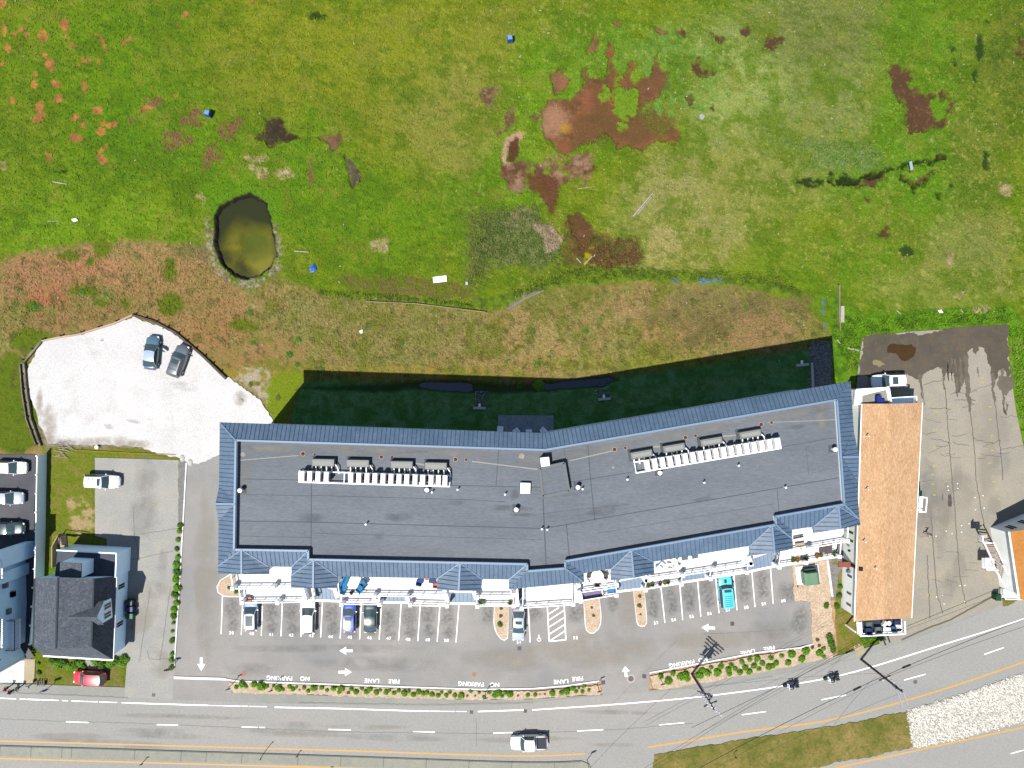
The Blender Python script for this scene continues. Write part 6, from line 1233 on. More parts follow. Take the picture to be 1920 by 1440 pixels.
person(12, 1291, .2, sh1, pn1, 'person in a red shirt walking on the left sidewalk'); person(20, 1297, .3, sh2, pn2, 'person in dark clothes walking behind the one in red'); person(32, 1292, .2, sh3, pn1, 'person in a pale shirt walking along the left sidewalk')
person(1741, 1002, 2.6, sh3, mat('pink_trousers', A(236, 190, 180)), 'person in pale pink clothes walking across the back lot')
def bike(x, y, ang, label, rl, jac):
    p = W(x, y, .6); r = empty('motorcycle', (p.x, p.y, .02), ang, label, 'motorcycle', 'motorcycles riding along the road edge')
    for cx in (-.72, .78):
        w_ = MB(); n = 16
        for i in range(n):
            a0, a1 = 2 * math.pi * i / n, 2 * math.pi * (i + 1) / n; w_.tube((cx + .27 * math.cos(a0), 0, .32 + .27 * math.sin(a0)), (cx + .27 * math.cos(a1), 0, .32 + .27 * math.sin(a1)), .07, n=6, cap=False)
        wo = w_.build('wheel', m_tyre, r); MB().tube((cx, -.04, .32), (cx, .04, .32), .2, .2, 12).build('rim', m_rim, wo)
    MB().box((0, 0, .32), (.62, .42, .38), top=(.8, .7)).build('engine', m_rim, r); MB().box((.2, 0, .68), (.55, .34, .24), top=(.7, .6)).build('fuel_tank', jac, r); MB().box((-.3, 0, .68), (.7, .34, .12), top=(.8, .8)).build('seat', m_trim, r)
    MB().tube((.42, 0, .9), (.78, 0, .34), .05).build('fork', m_rim, r); MB().tube((.45, -.40, 1.02), (.45, .40, 1.02), .03).build('handlebar', m_rim, r); MB().box((.62, 0, .78), (.16, .2, .2)).build('headlight', m_hl, r)
    for sd in (-1, 1): MB().box((-.75, .3 * sd, .42), (.5, .2, .34), top=(.9, .9)).build('saddlebag', m_trim, r); MB().tube((.1, .22 * sd, .3), (-.95, .24 * sd, .3), .045).build('exhaust_pipe', m_rim, r)
    MB().box((.80, 0, .60), (.5, .16, .06)).build('front_mudguard', jac, r); MB().box((-.72, 0, .60), (.6, .2, .06)).build('rear_mudguard', jac, r)
    rd = person(x, y, ang, sh2 if rl.find('black') < 0 else pn2, pn1, rl, ride=True, hat=hel); rd.location = (p.x, p.y, .02)
bike(1484, 1285, .17 + math.pi, 'left motorcycle with dark blue tank riding on the white edge line', 'person in dark blue jacket riding the left motorcycle', mat('bike_blue', A(40, 60, 120), rough=.3)); bike(1560, 1272, .2 + math.pi, 'right motorcycle with grey tank following close behind', 'person in black jacket riding the right motorcycle', mat('bike_grey', A(90, 100, 120), rough=.3))
# ---------------- plants ----------------
def leafm(name, c, c2): return mat(name, c, c2, 3.0, fine=.25, fscale=9, rough=.7, spec=.2)
m_l1 = leafm('shrub_leaf', A(124, 184, 24), A(90, 150, 14)); m_l2 = leafm('dark_leaf', A(92, 140, 36), A(64, 108, 26)); m_l3 = leafm('dry_leaf', A(150, 108, 66), A(120, 96, 50)); m_l4 = leafm('lime_leaf', A(156, 206, 34), A(120, 176, 24)); m_l5 = leafm('olive_leaf', A(116, 136, 36), A(90, 112, 28)); m_stem = mat('stem', A(96, 80, 56))
def leafball(n, rz, seed, lf=.16, hollow=.35, flat=0.0):
    rg = random.Random(seed); mb = MB()
    lobes = [(rg.uniform(-.35, .35), rg.uniform(-.35, .35), rg.uniform(.5, .75)) for _ in range(4)] + [(0, 0, .85)]
    for i in range(n):
        lx, ly, lr = rg.choice(lobes); a = rg.uniform(0, 2 * math.pi); e = math.asin(rg.uniform(-.15, 1)); q = lr * rg.uniform(hollow, 1.0) ** .5
        c = Vector((lx + q * math.cos(e) * math.cos(a), ly + q * math.cos(e) * math.sin(a), (q * math.sin(e) + .12) * rz)); nrm = Vector((c.x + rg.uniform(-.5, .5), c.y + rg.uniform(-.5, .5), c.z + .4 + rg.uniform(-.3, .6))).normalized()
        u = nrm.orthogonal().normalized(); u.rotate(Matrix.Rotation(rg.uniform(0, 6.28), 3, nrm)); v = nrm.cross(u); s_ = lf * rg.uniform(.6, 1.3)
        mb.poly([c - u * s_, c - v * s_ * .5, c + u * s_ + nrm * s_ * .3, c + v * s_ * .5], 0 if rg.random() < .7 else 1)
    return mb
def plantproto(name, ml, ml2, n, rz, seed, lf=.16):
    r = empty(name, (0, 0, -50)); leafball(n, rz, seed, lf).build('foliage', [ml, ml2], r)
    m = MB()
    for k in range(4): a = k * 1.6; m.tube((0, 0, -.05), (.35 * math.cos(a), .35 * math.sin(a), .45 * rz), .05, .02, 5)
    m.build('stem', m_stem, r); return r
SH = [plantproto('round_shrub', m_l1, m_l4, 420, 1.0, s_, .17) for s_ in (1, 2, 3)]; SD = plantproto('dry_shrub', m_l3, m_l5, 160, .9, 9, .2); TU = [plantproto('weed_tuft', m_l5, m_l2, 170, .7, s_, .2) for s_ in (5, 6)]; LI = plantproto('leafy_bush', m_l2, m_l1, 420, 1.0, 8, .15)
first = set()
def plant(proto, x, y, rpx, label, cat, group, z=0.08, hf=1.0, fl=1.0):
    if id(proto) in first: o = copy_tree(proto)
    else: o = proto; first.add(id(proto))
    R_ = rpx / S; p = W(x, y, R_ * .6); o.location = (p.x, p.y, z); o.rotation_euler = (0, 0, random.uniform(0, 6.28)); o.scale = (R_ * 1.12, R_ * 1.12 * fl, R_ * 1.15 * hf); tag(o, label, cat, group); return o
s1 = zz((300, 1180), 5.333, (760, 575, 25), (815, 550, 38), (860, 575, 22), (930, 555, 35), (1005, 570, 50), (1060, 570, 25), (1130, 565, 18), (1185, 595, 38), (1230, 605, 20), (1290, 575, 24), (1325, 600, 26), (1362, 580, 18), (1440, 580, 24), (1480, 615, 22), (1540, 590, 38), (1610, 585, 26), (1670, 610, 20), (1735, 595, 30), (1795, 625, 25)) + \
 zz((640, 1180), 5.333, (0, 595, 36), (100, 590, 28), (150, 630, 32), (205, 595, 22), (255, 625, 32), (290, 600, 30), (350, 630, 30), (390, 610, 20), (445, 635, 30), (478, 612, 18), (530, 637, 25), (575, 610, 24), (630, 640, 34), (675, 617, 22), (725, 655, 30), (770, 630, 30), (820, 645, 28), (850, 630, 28), (905, 650, 28), (970, 663, 26), (1005, 630, 20), (1050, 660, 24), (1085, 630, 22), (1132, 665, 26), (1200, 665, 34), (1295, 622, 22), (1378, 635, 18), (1425, 675, 20), (1480, 632, 24), (1530, 660, 32), (1570, 640, 36), (1600, 665, 24), (1640, 640, 25), (1685, 655, 34)) + \
 zz((960, 1180), 5.333, (155, 660, 24), (235, 652, 24), (405, 640, 32), (500, 635, 30), (545, 630, 38), (605, 590, 28), (640, 625, 22), (718, 570, 22), (705, 620, 24), (768, 610, 20))
s2 = zz((1200, 1160), 5.333, (212, 585, 30), (285, 628, 42), (330, 552, 30), (405, 590, 42), (450, 575, 48), (480, 605, 30), (590, 560, 48), (625, 518, 32), (680, 548, 40), (715, 492, 26), (780, 540, 42), (815, 477, 34), (880, 515, 36), (912, 463, 30), (895, 555, 28), (955, 507, 28), (1002, 540, 32), (1022, 437, 30), (1055, 487, 34), (1102, 408, 28), (1098, 533, 32), (1148, 472, 34), (1178, 403, 34), (1227, 453, 32), (1188, 505, 26), (1310, 390, 30), (1290, 488, 35), (1325, 475, 30), (1362, 447, 30), (1420, 373, 26), (1478, 443, 35), (1520, 360, 42), (1620, 410, 40), (1658, 333, 45), (1800, 345, 38), (1840, 385, 22), (1840, 300, 25))
for nm, L_, g in (('long straight', s1, 'round shrubs in the long straight mulch bed'), ('slanting', s2, 'round shrubs in the slanting mulch bed')):
    for i, (x, y, r_) in enumerate(sorted(L_)):
        plant(SH[i % 3], x, y, r_ / 5.333, '%s %sround green shrub from the left in the %s mulch bed' % (ordw(i + 1), 'small ' if r_ < 25 else ('big ' if r_ > 37 else ''), nm), 'shrub', g)
dr = zz((300, 1180), 5.333, (1395, 607, 13), (1885, 630, 18)) + zz((640, 1180), 5.333, (70, 632, 20), (1260, 667, 15), (1340, 665, 12), (1765, 660, 14)) + zz((960, 1180), 5.333, (280, 645, 10), (325, 648, 14), (665, 588, 16))
for i, (x, y, r_) in enumerate(sorted(dr)): plant(SD, x, y, r_ / 5.333, '%s small dry brown shrub from the left in the long mulch bed' % ordw(i + 1), 'shrub', 'dry brown shrubs in the long mulch bed', hf=.6)
for i, (x, y, r_) in enumerate(((1532, 1200, 4), (1523, 1213, 4), (1536, 1210, 3.5), (939, 1141, 3.5), (939, 1154, 4), (1199, 1117, 4), (1200, 1135, 5), (1201, 1152, 2.5), (1110, 1139, 3), (1112, 1154, 3.5), (1495, 1099, 2))):
    wh = 'among the corner mulch' if i < 3 or i == 10 else ('on the island left of the silver sedan' if i < 5 else ('on the narrow island' if i < 8 else 'on the island right of the hatched bay'))
    plant(SD, x, y, r_, 'small brown plant ' + wh + ', %s from its top' % ordw((0, 1, 2, 3)[i - (0, 3, 5, 8)[0 if i < 3 else 1 if i < 5 else 2 if i < 8 else 3]] + 1) if i < 10 else 'tiny brown plant left of the green utility cabinet', 'plant', 'brown plants on the mulch islands', z=.15, hf=.7)
plant(LI, 937, 1170, 5.5, 'green tuft at the lower end of the island left of the silver sedan', 'plant', None, z=.15); plant(LI, 445, 1108, 7, 'green bush at the foot of the left balcony post', 'shrub', None, z=.15, fl=.7); plant(LI, 430, 1102, 3.5, 'small green bush on the rounded gravel island', 'shrub', None, z=.15)
for i, (x, y, r_) in enumerate(((1556, 1195, 8), (1560, 1208, 8), (1563, 1218, 7), (1550, 1135, 6), (1625, 1197, 8), (1637, 1195, 6), (1652, 1198, 6), (1618, 1165, 7), (1577, 1100, 5), (1574, 1118, 6), (1570, 1138, 6))):
    plant(LI, x, y, r_, ('leafy green bush on the strip between the mulch and the motel, %s from the top' if i not in (4, 5, 6, 7) else 'leafy bush at the motel terrace foot, %s from the left') % ordw({8: 1, 9: 2, 3: 3, 10: 4, 0: 5, 1: 6, 2: 7, 7: 1, 4: 2, 5: 3, 6: 4}[i]), 'bush', 'bushes beside the motel')
hg = [(337, 985, 6), (336, 997, 6), (333, 1012, 5), (331, 1030, 5), (332, 1045, 6), (330, 1060, 8), (331, 1074, 9), (329, 1088, 8), (331, 1102, 8), (328, 1116, 8), (329, 1130, 7), (326, 1144, 7), (325, 1156, 7), (325, 1168, 4), (323, 1184, 3.5), (322, 1201, 6), (323, 1226, 5), (321, 1238, 6), (321, 1252, 6)]
for i, (x, y, r_) in enumerate(hg): plant((LI, SH[0], SH[1])[i % 3], x, y, r_, '%s leafy green bush from the top along the left kerb of the lot' % ordw(i + 1), 'bush', 'bushes along the left kerb', fl=1.0)
fr_ = [(98, 1240, 8), (108, 1246, 9), (118, 1243, 8), (128, 1250, 8), (140, 1246, 8), (150, 1244, 7), (157, 1250, 5), (178, 1242, 7), (190, 1249, 7), (205, 1246, 9), (216, 1240, 9), (226, 1244, 9), (230, 1234, 8), (236, 1238, 6), (68, 1218, 4), (70, 1245, 4), (72, 1262, 5)]
for i, (x, y, r_) in enumerate(fr_): plant(SH[i % 3] if i % 2 else LI, x, y, r_, '%s green bush from the left in front of the grey house' % ordw(1 + sorted(fr_).index((x, y, r_))), 'bush', 'bushes in front of the grey house')
tf = [(35, 542, 7), (27, 572, 8), (60, 573, 10), (72, 574, 9), (146, 574, 6), (152, 547, 8), (172, 540, 6), (196, 551, 6), (130, 488, 5), (232, 570, 6), (237, 577, 5), (238, 517, 4), (280, 541, 4), (365, 530, 4), (352, 564, 4), (468, 585, 8), (474, 642, 6), (558, 636, 8), (541, 665, 9), (556, 683, 6), (689, 612, 10), (712, 672, 7), (754, 643, 9), (735, 670, 8), (815, 667, 7), (951, 676, 7), (1000, 622, 9), (1012, 625, 5), (1100, 622, 7), (1128, 595, 8), (1222, 630, 6), (1301, 564, 7), (1291, 543, 4), (1278, 578, 4), (1371, 612, 5), (1361, 646, 6), (1190, 619, 6), (1008, 684, 8), (1030, 668, 5), (1270, 664, 5), (1222, 543, 4), (24, 628, 6), (40, 652, 5), (190, 637, 5), (40, 770, 5), (600, 690, 6), (470, 720, 7), (520, 745, 8), (655, 600, 6), (590, 570, 6), (1400, 578, 8), (1420, 585, 6), (980, 690, 5), (408, 630, 4), (402, 615, 4)]
for i, (x, y, r_) in enumerate(sorted(tf)): plant(TU[i % 2] if (x * 7 + y) % 3 else LI, x, y, r_ * .85, '%s low green weed clump from the left on the dry bank' % ordw(i + 1), 'weed', 'weed clumps on the dry bank', z=-.05, hf=.5)
plant(SH[0], 995 + 14, 724, 13, 'dark round bush standing in the shaded ditch', 'bush', None, z=-.4, hf=.8); plant(LI, 975, 722, 8, 'smaller bush in the shaded ditch', 'bush', None, z=-.4, hf=.7)
for o in [p for p in (SH + [SD, LI] + TU) if id(p) not in first]: pass
# ground-cover stuff: reeds and tall weeds as many small blades in one object
m_blade = mat('grass_blades', (.1, .1, .1), attr='Col', rough=.85, spec=.15)
def cover(name, regions, dens, h, cat_, label, seed, w=.035, lean=.5, fade=14, tint=(1, 1, 1), lum=(0.75, 1.7)):
    rg = random.Random(seed); mb = MB(); cols = []
    for P in regions:
        xs = [p[0] for p in P]; ys = [p[1] for p in P]; ar = (max(xs) - min(xs)) * (max(ys) - min(ys)) / S / S
        for i in range(int(ar * dens)):
            x, y = rg.uniform(min(xs), max(xs)), rg.uniform(min(ys), max(ys))
            if not inside(x + rg.gauss(0, fade), y + rg.gauss(0, fade), P): continue
            c, z = gsample(x, y)
            if z < -.04: continue
            p = W(x, y); a = rg.uniform(0, 6.28); hh = h * rg.uniform(.5, 1.2); d = Vector((math.cos(a), math.sin(a), 0)); n = Vector((-d.y, d.x, 0)) * w * rg.uniform(.7, 1.6); b = p + Vector((0, 0, z - .03)); m_ = b + d * hh * lean * .5 + Vector((0, 0, hh * .6)); t = b + d * hh * lean * 1.3 + Vector((0, 0, hh))
            mb.poly([b - n, b + n, m_ + n, m_ - n]); mb.poly([m_ - n, m_ + n, t]); k = rg.uniform(*lum); q = [min(.7, float(c[j]) * k * tint[j] + (.012 * k if j < 2 else .002)) for j in range(3)]; cols += q + [1.0]; cols += (q + [1.0]) * 6
    o = mb.build(name, m_blade, kind='stuff', label=label, cat=cat_); o.data.color_attributes.new('Col', 'FLOAT_COLOR', 'POINT').data.foreach_set('color', cols); return o
cover('tall_weeds', [[(595, 548), (700, 552), (880, 568), (905, 582), (740, 568), (600, 556)], [(960, 545), (1060, 500), (1300, 505), (1480, 520), (1500, 545), (1380, 530), (1200, 522), (1040, 532), (970, 560)], [(1560, 590), (1620, 600), (1880, 575), (1900, 600), (1700, 622), (1617, 632), (1600, 700), (1565, 640)], [(1890, 610), (1925, 610), (1925, 850), (1905, 770)]], 30, .42, 'weeds', 'tall green weeds along the edges of the marsh', 3, fade=3)
cover('reed_bed', [[(930, 395), (990, 385), (1060, 470), (1040, 500), (940, 500), (890, 470)], [(880, 395), (925, 400), (915, 520), (880, 540), (880, 450)], [(1440, 262), (1640, 275), (1660, 310), (1600, 322), (1500, 318), (1530, 290)], [(1080, 440), (1200, 450), (1205, 495), (1100, 500)]], 26, .4, 'reeds', 'grey green reeds in the wet parts of the marsh', 4, fade=9, tint=(.95, 1, 1.3))
cover('dry_straw', [[(500, 545), (740, 575), (905, 592), (950, 590), (960, 700), (600, 690), (480, 600)], [(960, 560), (1200, 545), (1500, 570), (1540, 620), (1180, 690), (960, 700)], [(402, 505), (420, 535), (470, 545), (515, 525), (520, 505), (480, 528), (430, 520)], [(0, 490), (370, 460), (480, 600), (450, 660), (250, 580), (0, 640)]], 20, .26, 'straw', 'bleached dry straw lying on the bank', 5, lean=1.4, fade=10, lum=(.75, 1.5), w=.03)
cover('marsh_grass', [[(-60, -60), (1980, -60), (1980, 560), (1500, 520), (1000, 500), (900, 560), (600, 540), (400, 450), (-60, 460)]], 13, .22, 'grass', 'short green and straw coloured grass of the salt marsh', 6, w=.04, lean=1.0, lum=(.75, 1.5))
# ---------------- poles, wires, signs ----------------
m_pole = mat('weathered_pole', A(110, 100, 92), A(86, 80, 76), 2.0, rough=.9); m_gal = mat('galvanised', A(196, 198, 204), rough=.5); m_wire = mat('cable', A(40, 40, 46), rough=.6)
def crossarm(r, c, ang, L, z, n=3, m=None):
    d = Vector((math.cos(ang), math.sin(ang), 0)); a = kid(MB().beam(c + Vector((0, 0, z)) - d * L / 2, c + Vector((0, 0, z)) + d * L / 2, .12, .14), 'crossarm', m or m_gal, r)
    for i in range(n):
        q = c + Vector((0, 0, z)) + d * L * ((i + .5) / n - .5); kid(MB().tube(q, q + Vector((0, 0, .28)), .06, .05), 'insulator', m_unit, a)
    return a
def upole(base, top_h, label):
    p = W(*base); r = empty('utility_pole', p, 0, label, 'utility pole', 'wooden utility poles beside the road'); bpy.context.view_layer.update(); kid(MB().tube(p, p + Vector((0, 0, top_h)), .17, .11, 12), 'pole', m_pole, r); return r, p
u1, p1 = upole((1297, 1263), 10.8, 'tall utility pole with many crossarms standing in the slanting mulch bed')
A1 = -0.72
for z, L, n in ((10.6, 3.0, 4), (9.8, 3.0, 4), (8.9, 2.6, 3), (8.0, 2.2, 3)): crossarm(u1, p1, A1, L, z, n)
for k, (dx, dy, z) in enumerate(((.45, .1, 7.3), (-.4, .25, 7.1), (.1, -.5, 7.4))): kid(MB().tube(p1 + Vector((dx, dy, z - .5)), p1 + Vector((dx, dy, z + .45)), .24, .24, 12), 'transformer', m_gal, u1)
for z, a in ((9.3, .4), (8.5, 1.0), (6.2, -.3)): crossarm(u1, p1, a, 1.8, z, 2, m_post)
kid(MB().tube(p1 + Vector((.2, .1, 0.1)), p1 + Vector((.18, .1, 6.0)), .04), 'conduit', m_gal, u1)
u2, p2 = upole((1614.5, 1236), 10.4, 'utility pole by the motel terrace holding thick black cables')
d2 = math.atan2(-1, .62)
for o_ in (-.35, .35):
    n = Vector((.55, .35, 0)).normalized() * o_; kid(MB().beam(p2 + n + Vector((-.3, .4, 10.1)), p2 + n + Vector((.5, -1.9, 10.1)), .16, .12), 'crossarm', m_gal, u2)
crossarm(u2, p2, d2, 2.2, 9.0, 3); crossarm(u2, p2, .4, 1.6, 6.3, 2, m_post); kid(MB().tube(p2 + Vector((.2, -.2, 8.0)), p2 + Vector((.2, -.2, 8.9)), .22, .22, 12), 'transformer', m_gal, u2)
def wire(a, b, za, zb, rad, label, sag=.6, blob=None):
    A_, B_ = W(a[0], a[1], za), W(b[0], b[1], zb); mb = MB(); pr = None; n = 14
    rad *= .62
    for i in range(n + 1):
        t = i / n; q = A_ + (B_ - A_) * t - Vector((0, 0, sag * 4 * t * (1 - t)))
        if pr is not None: mb.tube(pr, q, rad, n=5, cap=False)
        pr = q
    if blob: q = A_ + (B_ - A_) * blob; d = (B_ - A_).normalized() * .55; mb.tube(q - d - Vector((0, 0, .2)), q + d - Vector((0, 0, .2)), .13, .13, 8)
    return tag(mb.build('overhead_wire', m_wire), label, 'wire', 'overhead wires along the road')
wire((1662, 1266), (1990, 1136), 6.3, 6.8, .055, 'thicker black cable running right from the motel pole', .4, .12)
wire((1664, 1269), (1990, 1152), 6.3, 6.8, .035, 'second black cable just below the thick one', .4)
wire((1660, 1266), (1290, 1452), 6.3, 6.8, .055, 'thick black cable running left and down from the motel pole', .5, .14)
wire((1662, 1271), (1310, 1460), 6.3, 6.8, .025, 'thin cable beside the thick one, left of the motel pole', .6)
wire((1618, 1196), (1190, 1452), 6.0, 7.5, .03, 'paired cable from the motel down across the road, upper', .5); wire((1619, 1200), (1196, 1456), 5.9, 7.4, .03, 'paired cable from the motel down across the road, lower', .5)
wire((1258, 1292), (1095, 1452), 8.0, 8.0, .022, 'thin wire from the many armed pole down to the left', .4); 
wire((1642, 1268), (1560, 1365), 8, 8, .022, 'thin wire going down and left from the motel pole', .3); 
wire((1312, 1290), (1660, 1262), 9, 9, .02, 'wire strung between the two utility poles', .7); wire((1690, 1299), (1400, 1430), 10.3, 10.3, .02, 'faint upper wire from the crossarm of the motel pole', .5); 
def signpost(x, y, h, label, plate=(.6, .45), c=None, ang=0.3, name='street_sign', dark=True):
    p = W(x, y); r = empty(name, p, ang, label, 'sign'); MB().tube((0, 0, 0), (0, 0, h), .045, .04).build('post', m_post if dark else m_gal, r); MB().box((0, -.05, h - plate[1]), (plate[0], .03, plate[1])).build('plate', c or m_gal, r); return r
signpost(440, 1278, 2.6, 'small dark sign on a post at the left end of the long mulch bed', c=mat('blue_plate', A(60, 80, 130))); signpost(518, 1281, 2.6, 'thin sign post in the long mulch bed near the PARKING lettering', c=mat('blue_plate', A(60, 80, 130)))
signpost(911, 1296, 2.4, 'thin sign post in the middle of the long mulch bed', c=m_gal); signpost(1120, 1282, 2.6, 'dark sign post at the right end of the long mulch bed'); signpost(1477 - 240, 1256 + 14, 2.4, 'dark sign post at the left end of the slanting mulch bed')
signpost(1101, 1424, 3.2, 'dark sign post at the rounded end of the concrete median', (.7, .8), m_post); signpost(500, 1405, 2.8, 'slim dark lamp post on the concrete median', (.2, .5), m_post, name='lamp_post'); signpost(560, 1412, 1.1, 'short dark sign post on the concrete median', (.3, .3), m_post); signpost(1375, 1412, 1.3, 'small post standing in the grass median', (.25, .3), m_post)
signpost(273, 1424, 1.4, 'small post with blue plate at the bottom edge of the road', (.4, .4), mat('blue_plate', A(60, 80, 130)))
ss_ = empty('stop_sign', W(326, 1246), 0, 'red octagonal stop sign at the end of the left kerb', 'sign'); MB().tube((0, 0, 0), (0, 0, 2.3), .05, .05).build('post', m_gal, ss_)
m = MB(); o8 = [(.42 * math.cos(math.pi / 8 + i * math.pi / 4), .42 * math.sin(math.pi / 8 + i * math.pi / 4)) for i in range(8)]
m.poly([(a, .07, 2.0 + b) for a, b in o8][::-1]); m.poly([(a, .05, 2.0 + b) for a, b in o8]); m.build('plate', mat('sign_red', A(170, 30, 50)), ss_)
cu = bpy.data.curves.new('stop', 'FONT'); cu.body = 'STOP'; cu.size = .3; cu.align_x = 'CENTER'; cu.align_y = 'CENTER'; ot = bpy.data.objects.new('stop', cu); sc.collection.objects.link(ot); mt = bpy.data.meshes.new_from_object(ot.evaluated_get(bpy.context.evaluated_depsgraph_get())); bpy.data.objects.remove(ot); mt.materials.clear(); mt.materials.append(m_white); ot = bpy.data.objects.new('lettering', mt); sc.collection.objects.link(ot); ot.parent = ss_; ot.location = (0, .075, 2.0); ot.rotation_euler = (math.pi / 2, 0, math.pi)
# ---------------- smaller things ----------------
m_green = mat('cabinet_green', A(136, 176, 142), A(122, 162, 130), 1.2, rough=.5)
p = W(1522, 1082, 1.5); tc_ = empty('utility_cabinet', (p.x, p.y, .1), .12, 'green utility cabinet on a pale concrete pad', 'utility cabinet'); MB().box((0, 0, 0), (3.2, 2.5, .1)).build('pad', m_kerb, tc_); MB().box((0, -.2, .1), (1.9, 1.7, 1.3)).build('casing', m_green, tc_); MB().box((0, -.2, 1.4), (2.0, 1.8, .3), top=(.65, .9)).build('lid', m_green, tc_); MB().box((.1, .85, .1), (1.5, .4, .9)).build('door', mat('cabinet_dark', A(70, 100, 96)), tc_)
for i, (x, y) in enumerate(((956, 73), (390, 213))):
    p = W(x, y, .6); r = empty('marsh_box', (p.x, p.y, .05), .15 - i * .4, ('blue box with pale screen top standing in the upper middle of the marsh', 'blue box with pale top standing in the left marsh')[i], 'box', 'blue boxes standing in the marsh'); mb_ = mat('trap_blue', A(40, 110, 200)); MB().box((0, 0, .25), (.75, .75, .75), top=(1, .9)).build('body', mb_, r); MB().box((0, 0, 1.0), (.6, .55, .05)).build('top_screen', mat('pale_screen', A(140, 180, 216)), r)
    for sx in (-1, 1):
        for sy in (-1, 1): MB().box((.33 * sx, .33 * sy, -.1), (.07, .07, .4)).build('leg', mb_, r)
def junk(name, pts, z, h, m, label, cat): mb = MB(); mb.prism([tuple(W(*q)[:2]) for q in pts], z, z + h); return tag(mb.build(name, m), label, cat)
junk('white_board', [(812, 520), (837, 517), (838, 528), (813, 531)], .1, .12, m_white, 'white rectangular panel lying at the marsh edge', 'panel')
tp = MB(); tb = len(tp.v); tr_ = random.Random(3); ctr = W(587, 503, .5)
ring = [W(x, y, .12) for x, y in ((580, 504), (584, 496), (588, 493), (593, 500), (594, 506), (589, 510), (582, 511))]
for i in range(7): mid_ = (ring[i] + ring[(i + 1) % 7]) / 2 * .6 + ctr * .4 + Vector((0, 0, tr_.uniform(-.1, .15))); tp.poly([ring[i], ring[(i + 1) % 7], mid_]); tp.poly([ring[i], mid_, ctr]); tp.poly([mid_, ring[(i + 1) % 7], ctr])
tag(tp.build('blue_tarp', mat('tarp_blue', A(40, 100, 220), A(110, 160, 240), 2.0, rough=.5)), 'crumpled blue tarp right of the round pond', 'tarp')
m_drift = mat('driftwood', A(222, 214, 196), A(190, 180, 160), 2, rough=.8)
def log(a, b, r_, label, cat='driftwood', name='driftwood_plank', m=None): return tag(MB().tube(W(*a) + Vector((0, 0, .12)), W(*b) + Vector((0, 0, .16)), r_, r_ * .6, 7).build(name, m or m_drift), label, cat)
log((1187, 406), (1224, 362), .14, 'long white driftwood plank lying in the right of the marsh'); log((1194, 403), (1222, 370), .09, 'thinner driftwood plank beside the long white one'); log((1095, 496), (1110, 481), .10, 'white branch right of the lime pool'); log((1081, 484), (1090, 494), .09, 'short white branch left of the lime pool'); log((100, 341), (127, 346), .10, 'pale branch lying in the left marsh'); log((552, 471), (580, 473), .10, 'pale split log above the blue tarp'); log((90, 415), (112, 415), .06, 'thin pale branch in the lower left marsh'); log((1082, 355), (1115, 350), .05, 'thin stick left of the white plank')
junk('concrete_slab', [(1575, 574), (1581, 574), (1581, 605), (1574, 605)], .1, .25, mat('pale_slab', A(214, 210, 196)), 'long narrow concrete slab beside the board line', 'slab'); log((1569, 637), (1575, 645), .12, 'short pale log at the corner of the building shadow'); log((1588, 652), (1616, 659), .16, 'pale beam lying at the corner of the back lot', 'beam', 'wooden_beam'); log((1680, 582), (1688, 589), .08, 'short white stick above the back lot'); log((1800, 580), (1805, 587), .1, 'white stick near the upper right weeds')
junk('white_sheet', [(1703, 304), (1708, 303), (1711, 318), (1706, 321)], .15, .08, mat('pale_blue_sheet', A(190, 205, 225)), 'pale blue white board in the dark marsh channel', 'board')
junk('white_scrap', [(136, 412), (144, 410), (148, 414), (140, 417)], .12, .15, m_white, 'white scrap lying in the lower left marsh', 'scrap'); junk('white_scrap', [(1597, 549 + 30), (1603, 578), (1606, 584), (1600, 586)], .12, .1, m_white, 'white scrap among the weeds above the back lot', 'scrap') if False else None
junk('white_scrap', [(1757, 582), (1763, 581), (1767, 587), (1760, 587)], .12, .12, m_white, 'white scrap at the edge of the upper right weeds', 'scrap'); junk('white_scrap', [(674, 621), (680, 618), (680, 625), (676, 625)], .12, .1, m_white, 'white scrap on the dry bank', 'scrap'); junk('grey_bucket', [(873, 529), (878, 529), (878, 535), (873, 535)], .1, .3, mat('bucket', A(210, 220, 240)), 'small pale bucket right of the white panel', 'bucket'); junk('grey_stone', [(1310, 217), (1316, 215), (1321, 219), (1317, 226), (1311, 224)], .05, .25, mat('pale_stone', A(190, 190, 180)), 'pale stone among the right mud patches', 'stone')
rl_ = random.Random(33); lt = MB()
for i in range(260):
    x, y = rl_.uniform(0, 1920), rl_.uniform(0, 700)
    if 380 < x < 540 and 340 < y < 540 or y > 560 and (x < 480 or x > 1600): continue
    q = W(x, y); s_ = rl_.uniform(.04, .13); a = rl_.uniform(0, 3.1); lt.box((q.x, q.y, .08), (s_ * rl_.uniform(.8, 3), s_, .05), a)
lt.build('bleached_litter', m_drift, kind='stuff', label='tiny bleached scraps and shells scattered over the marsh', cat='litter')
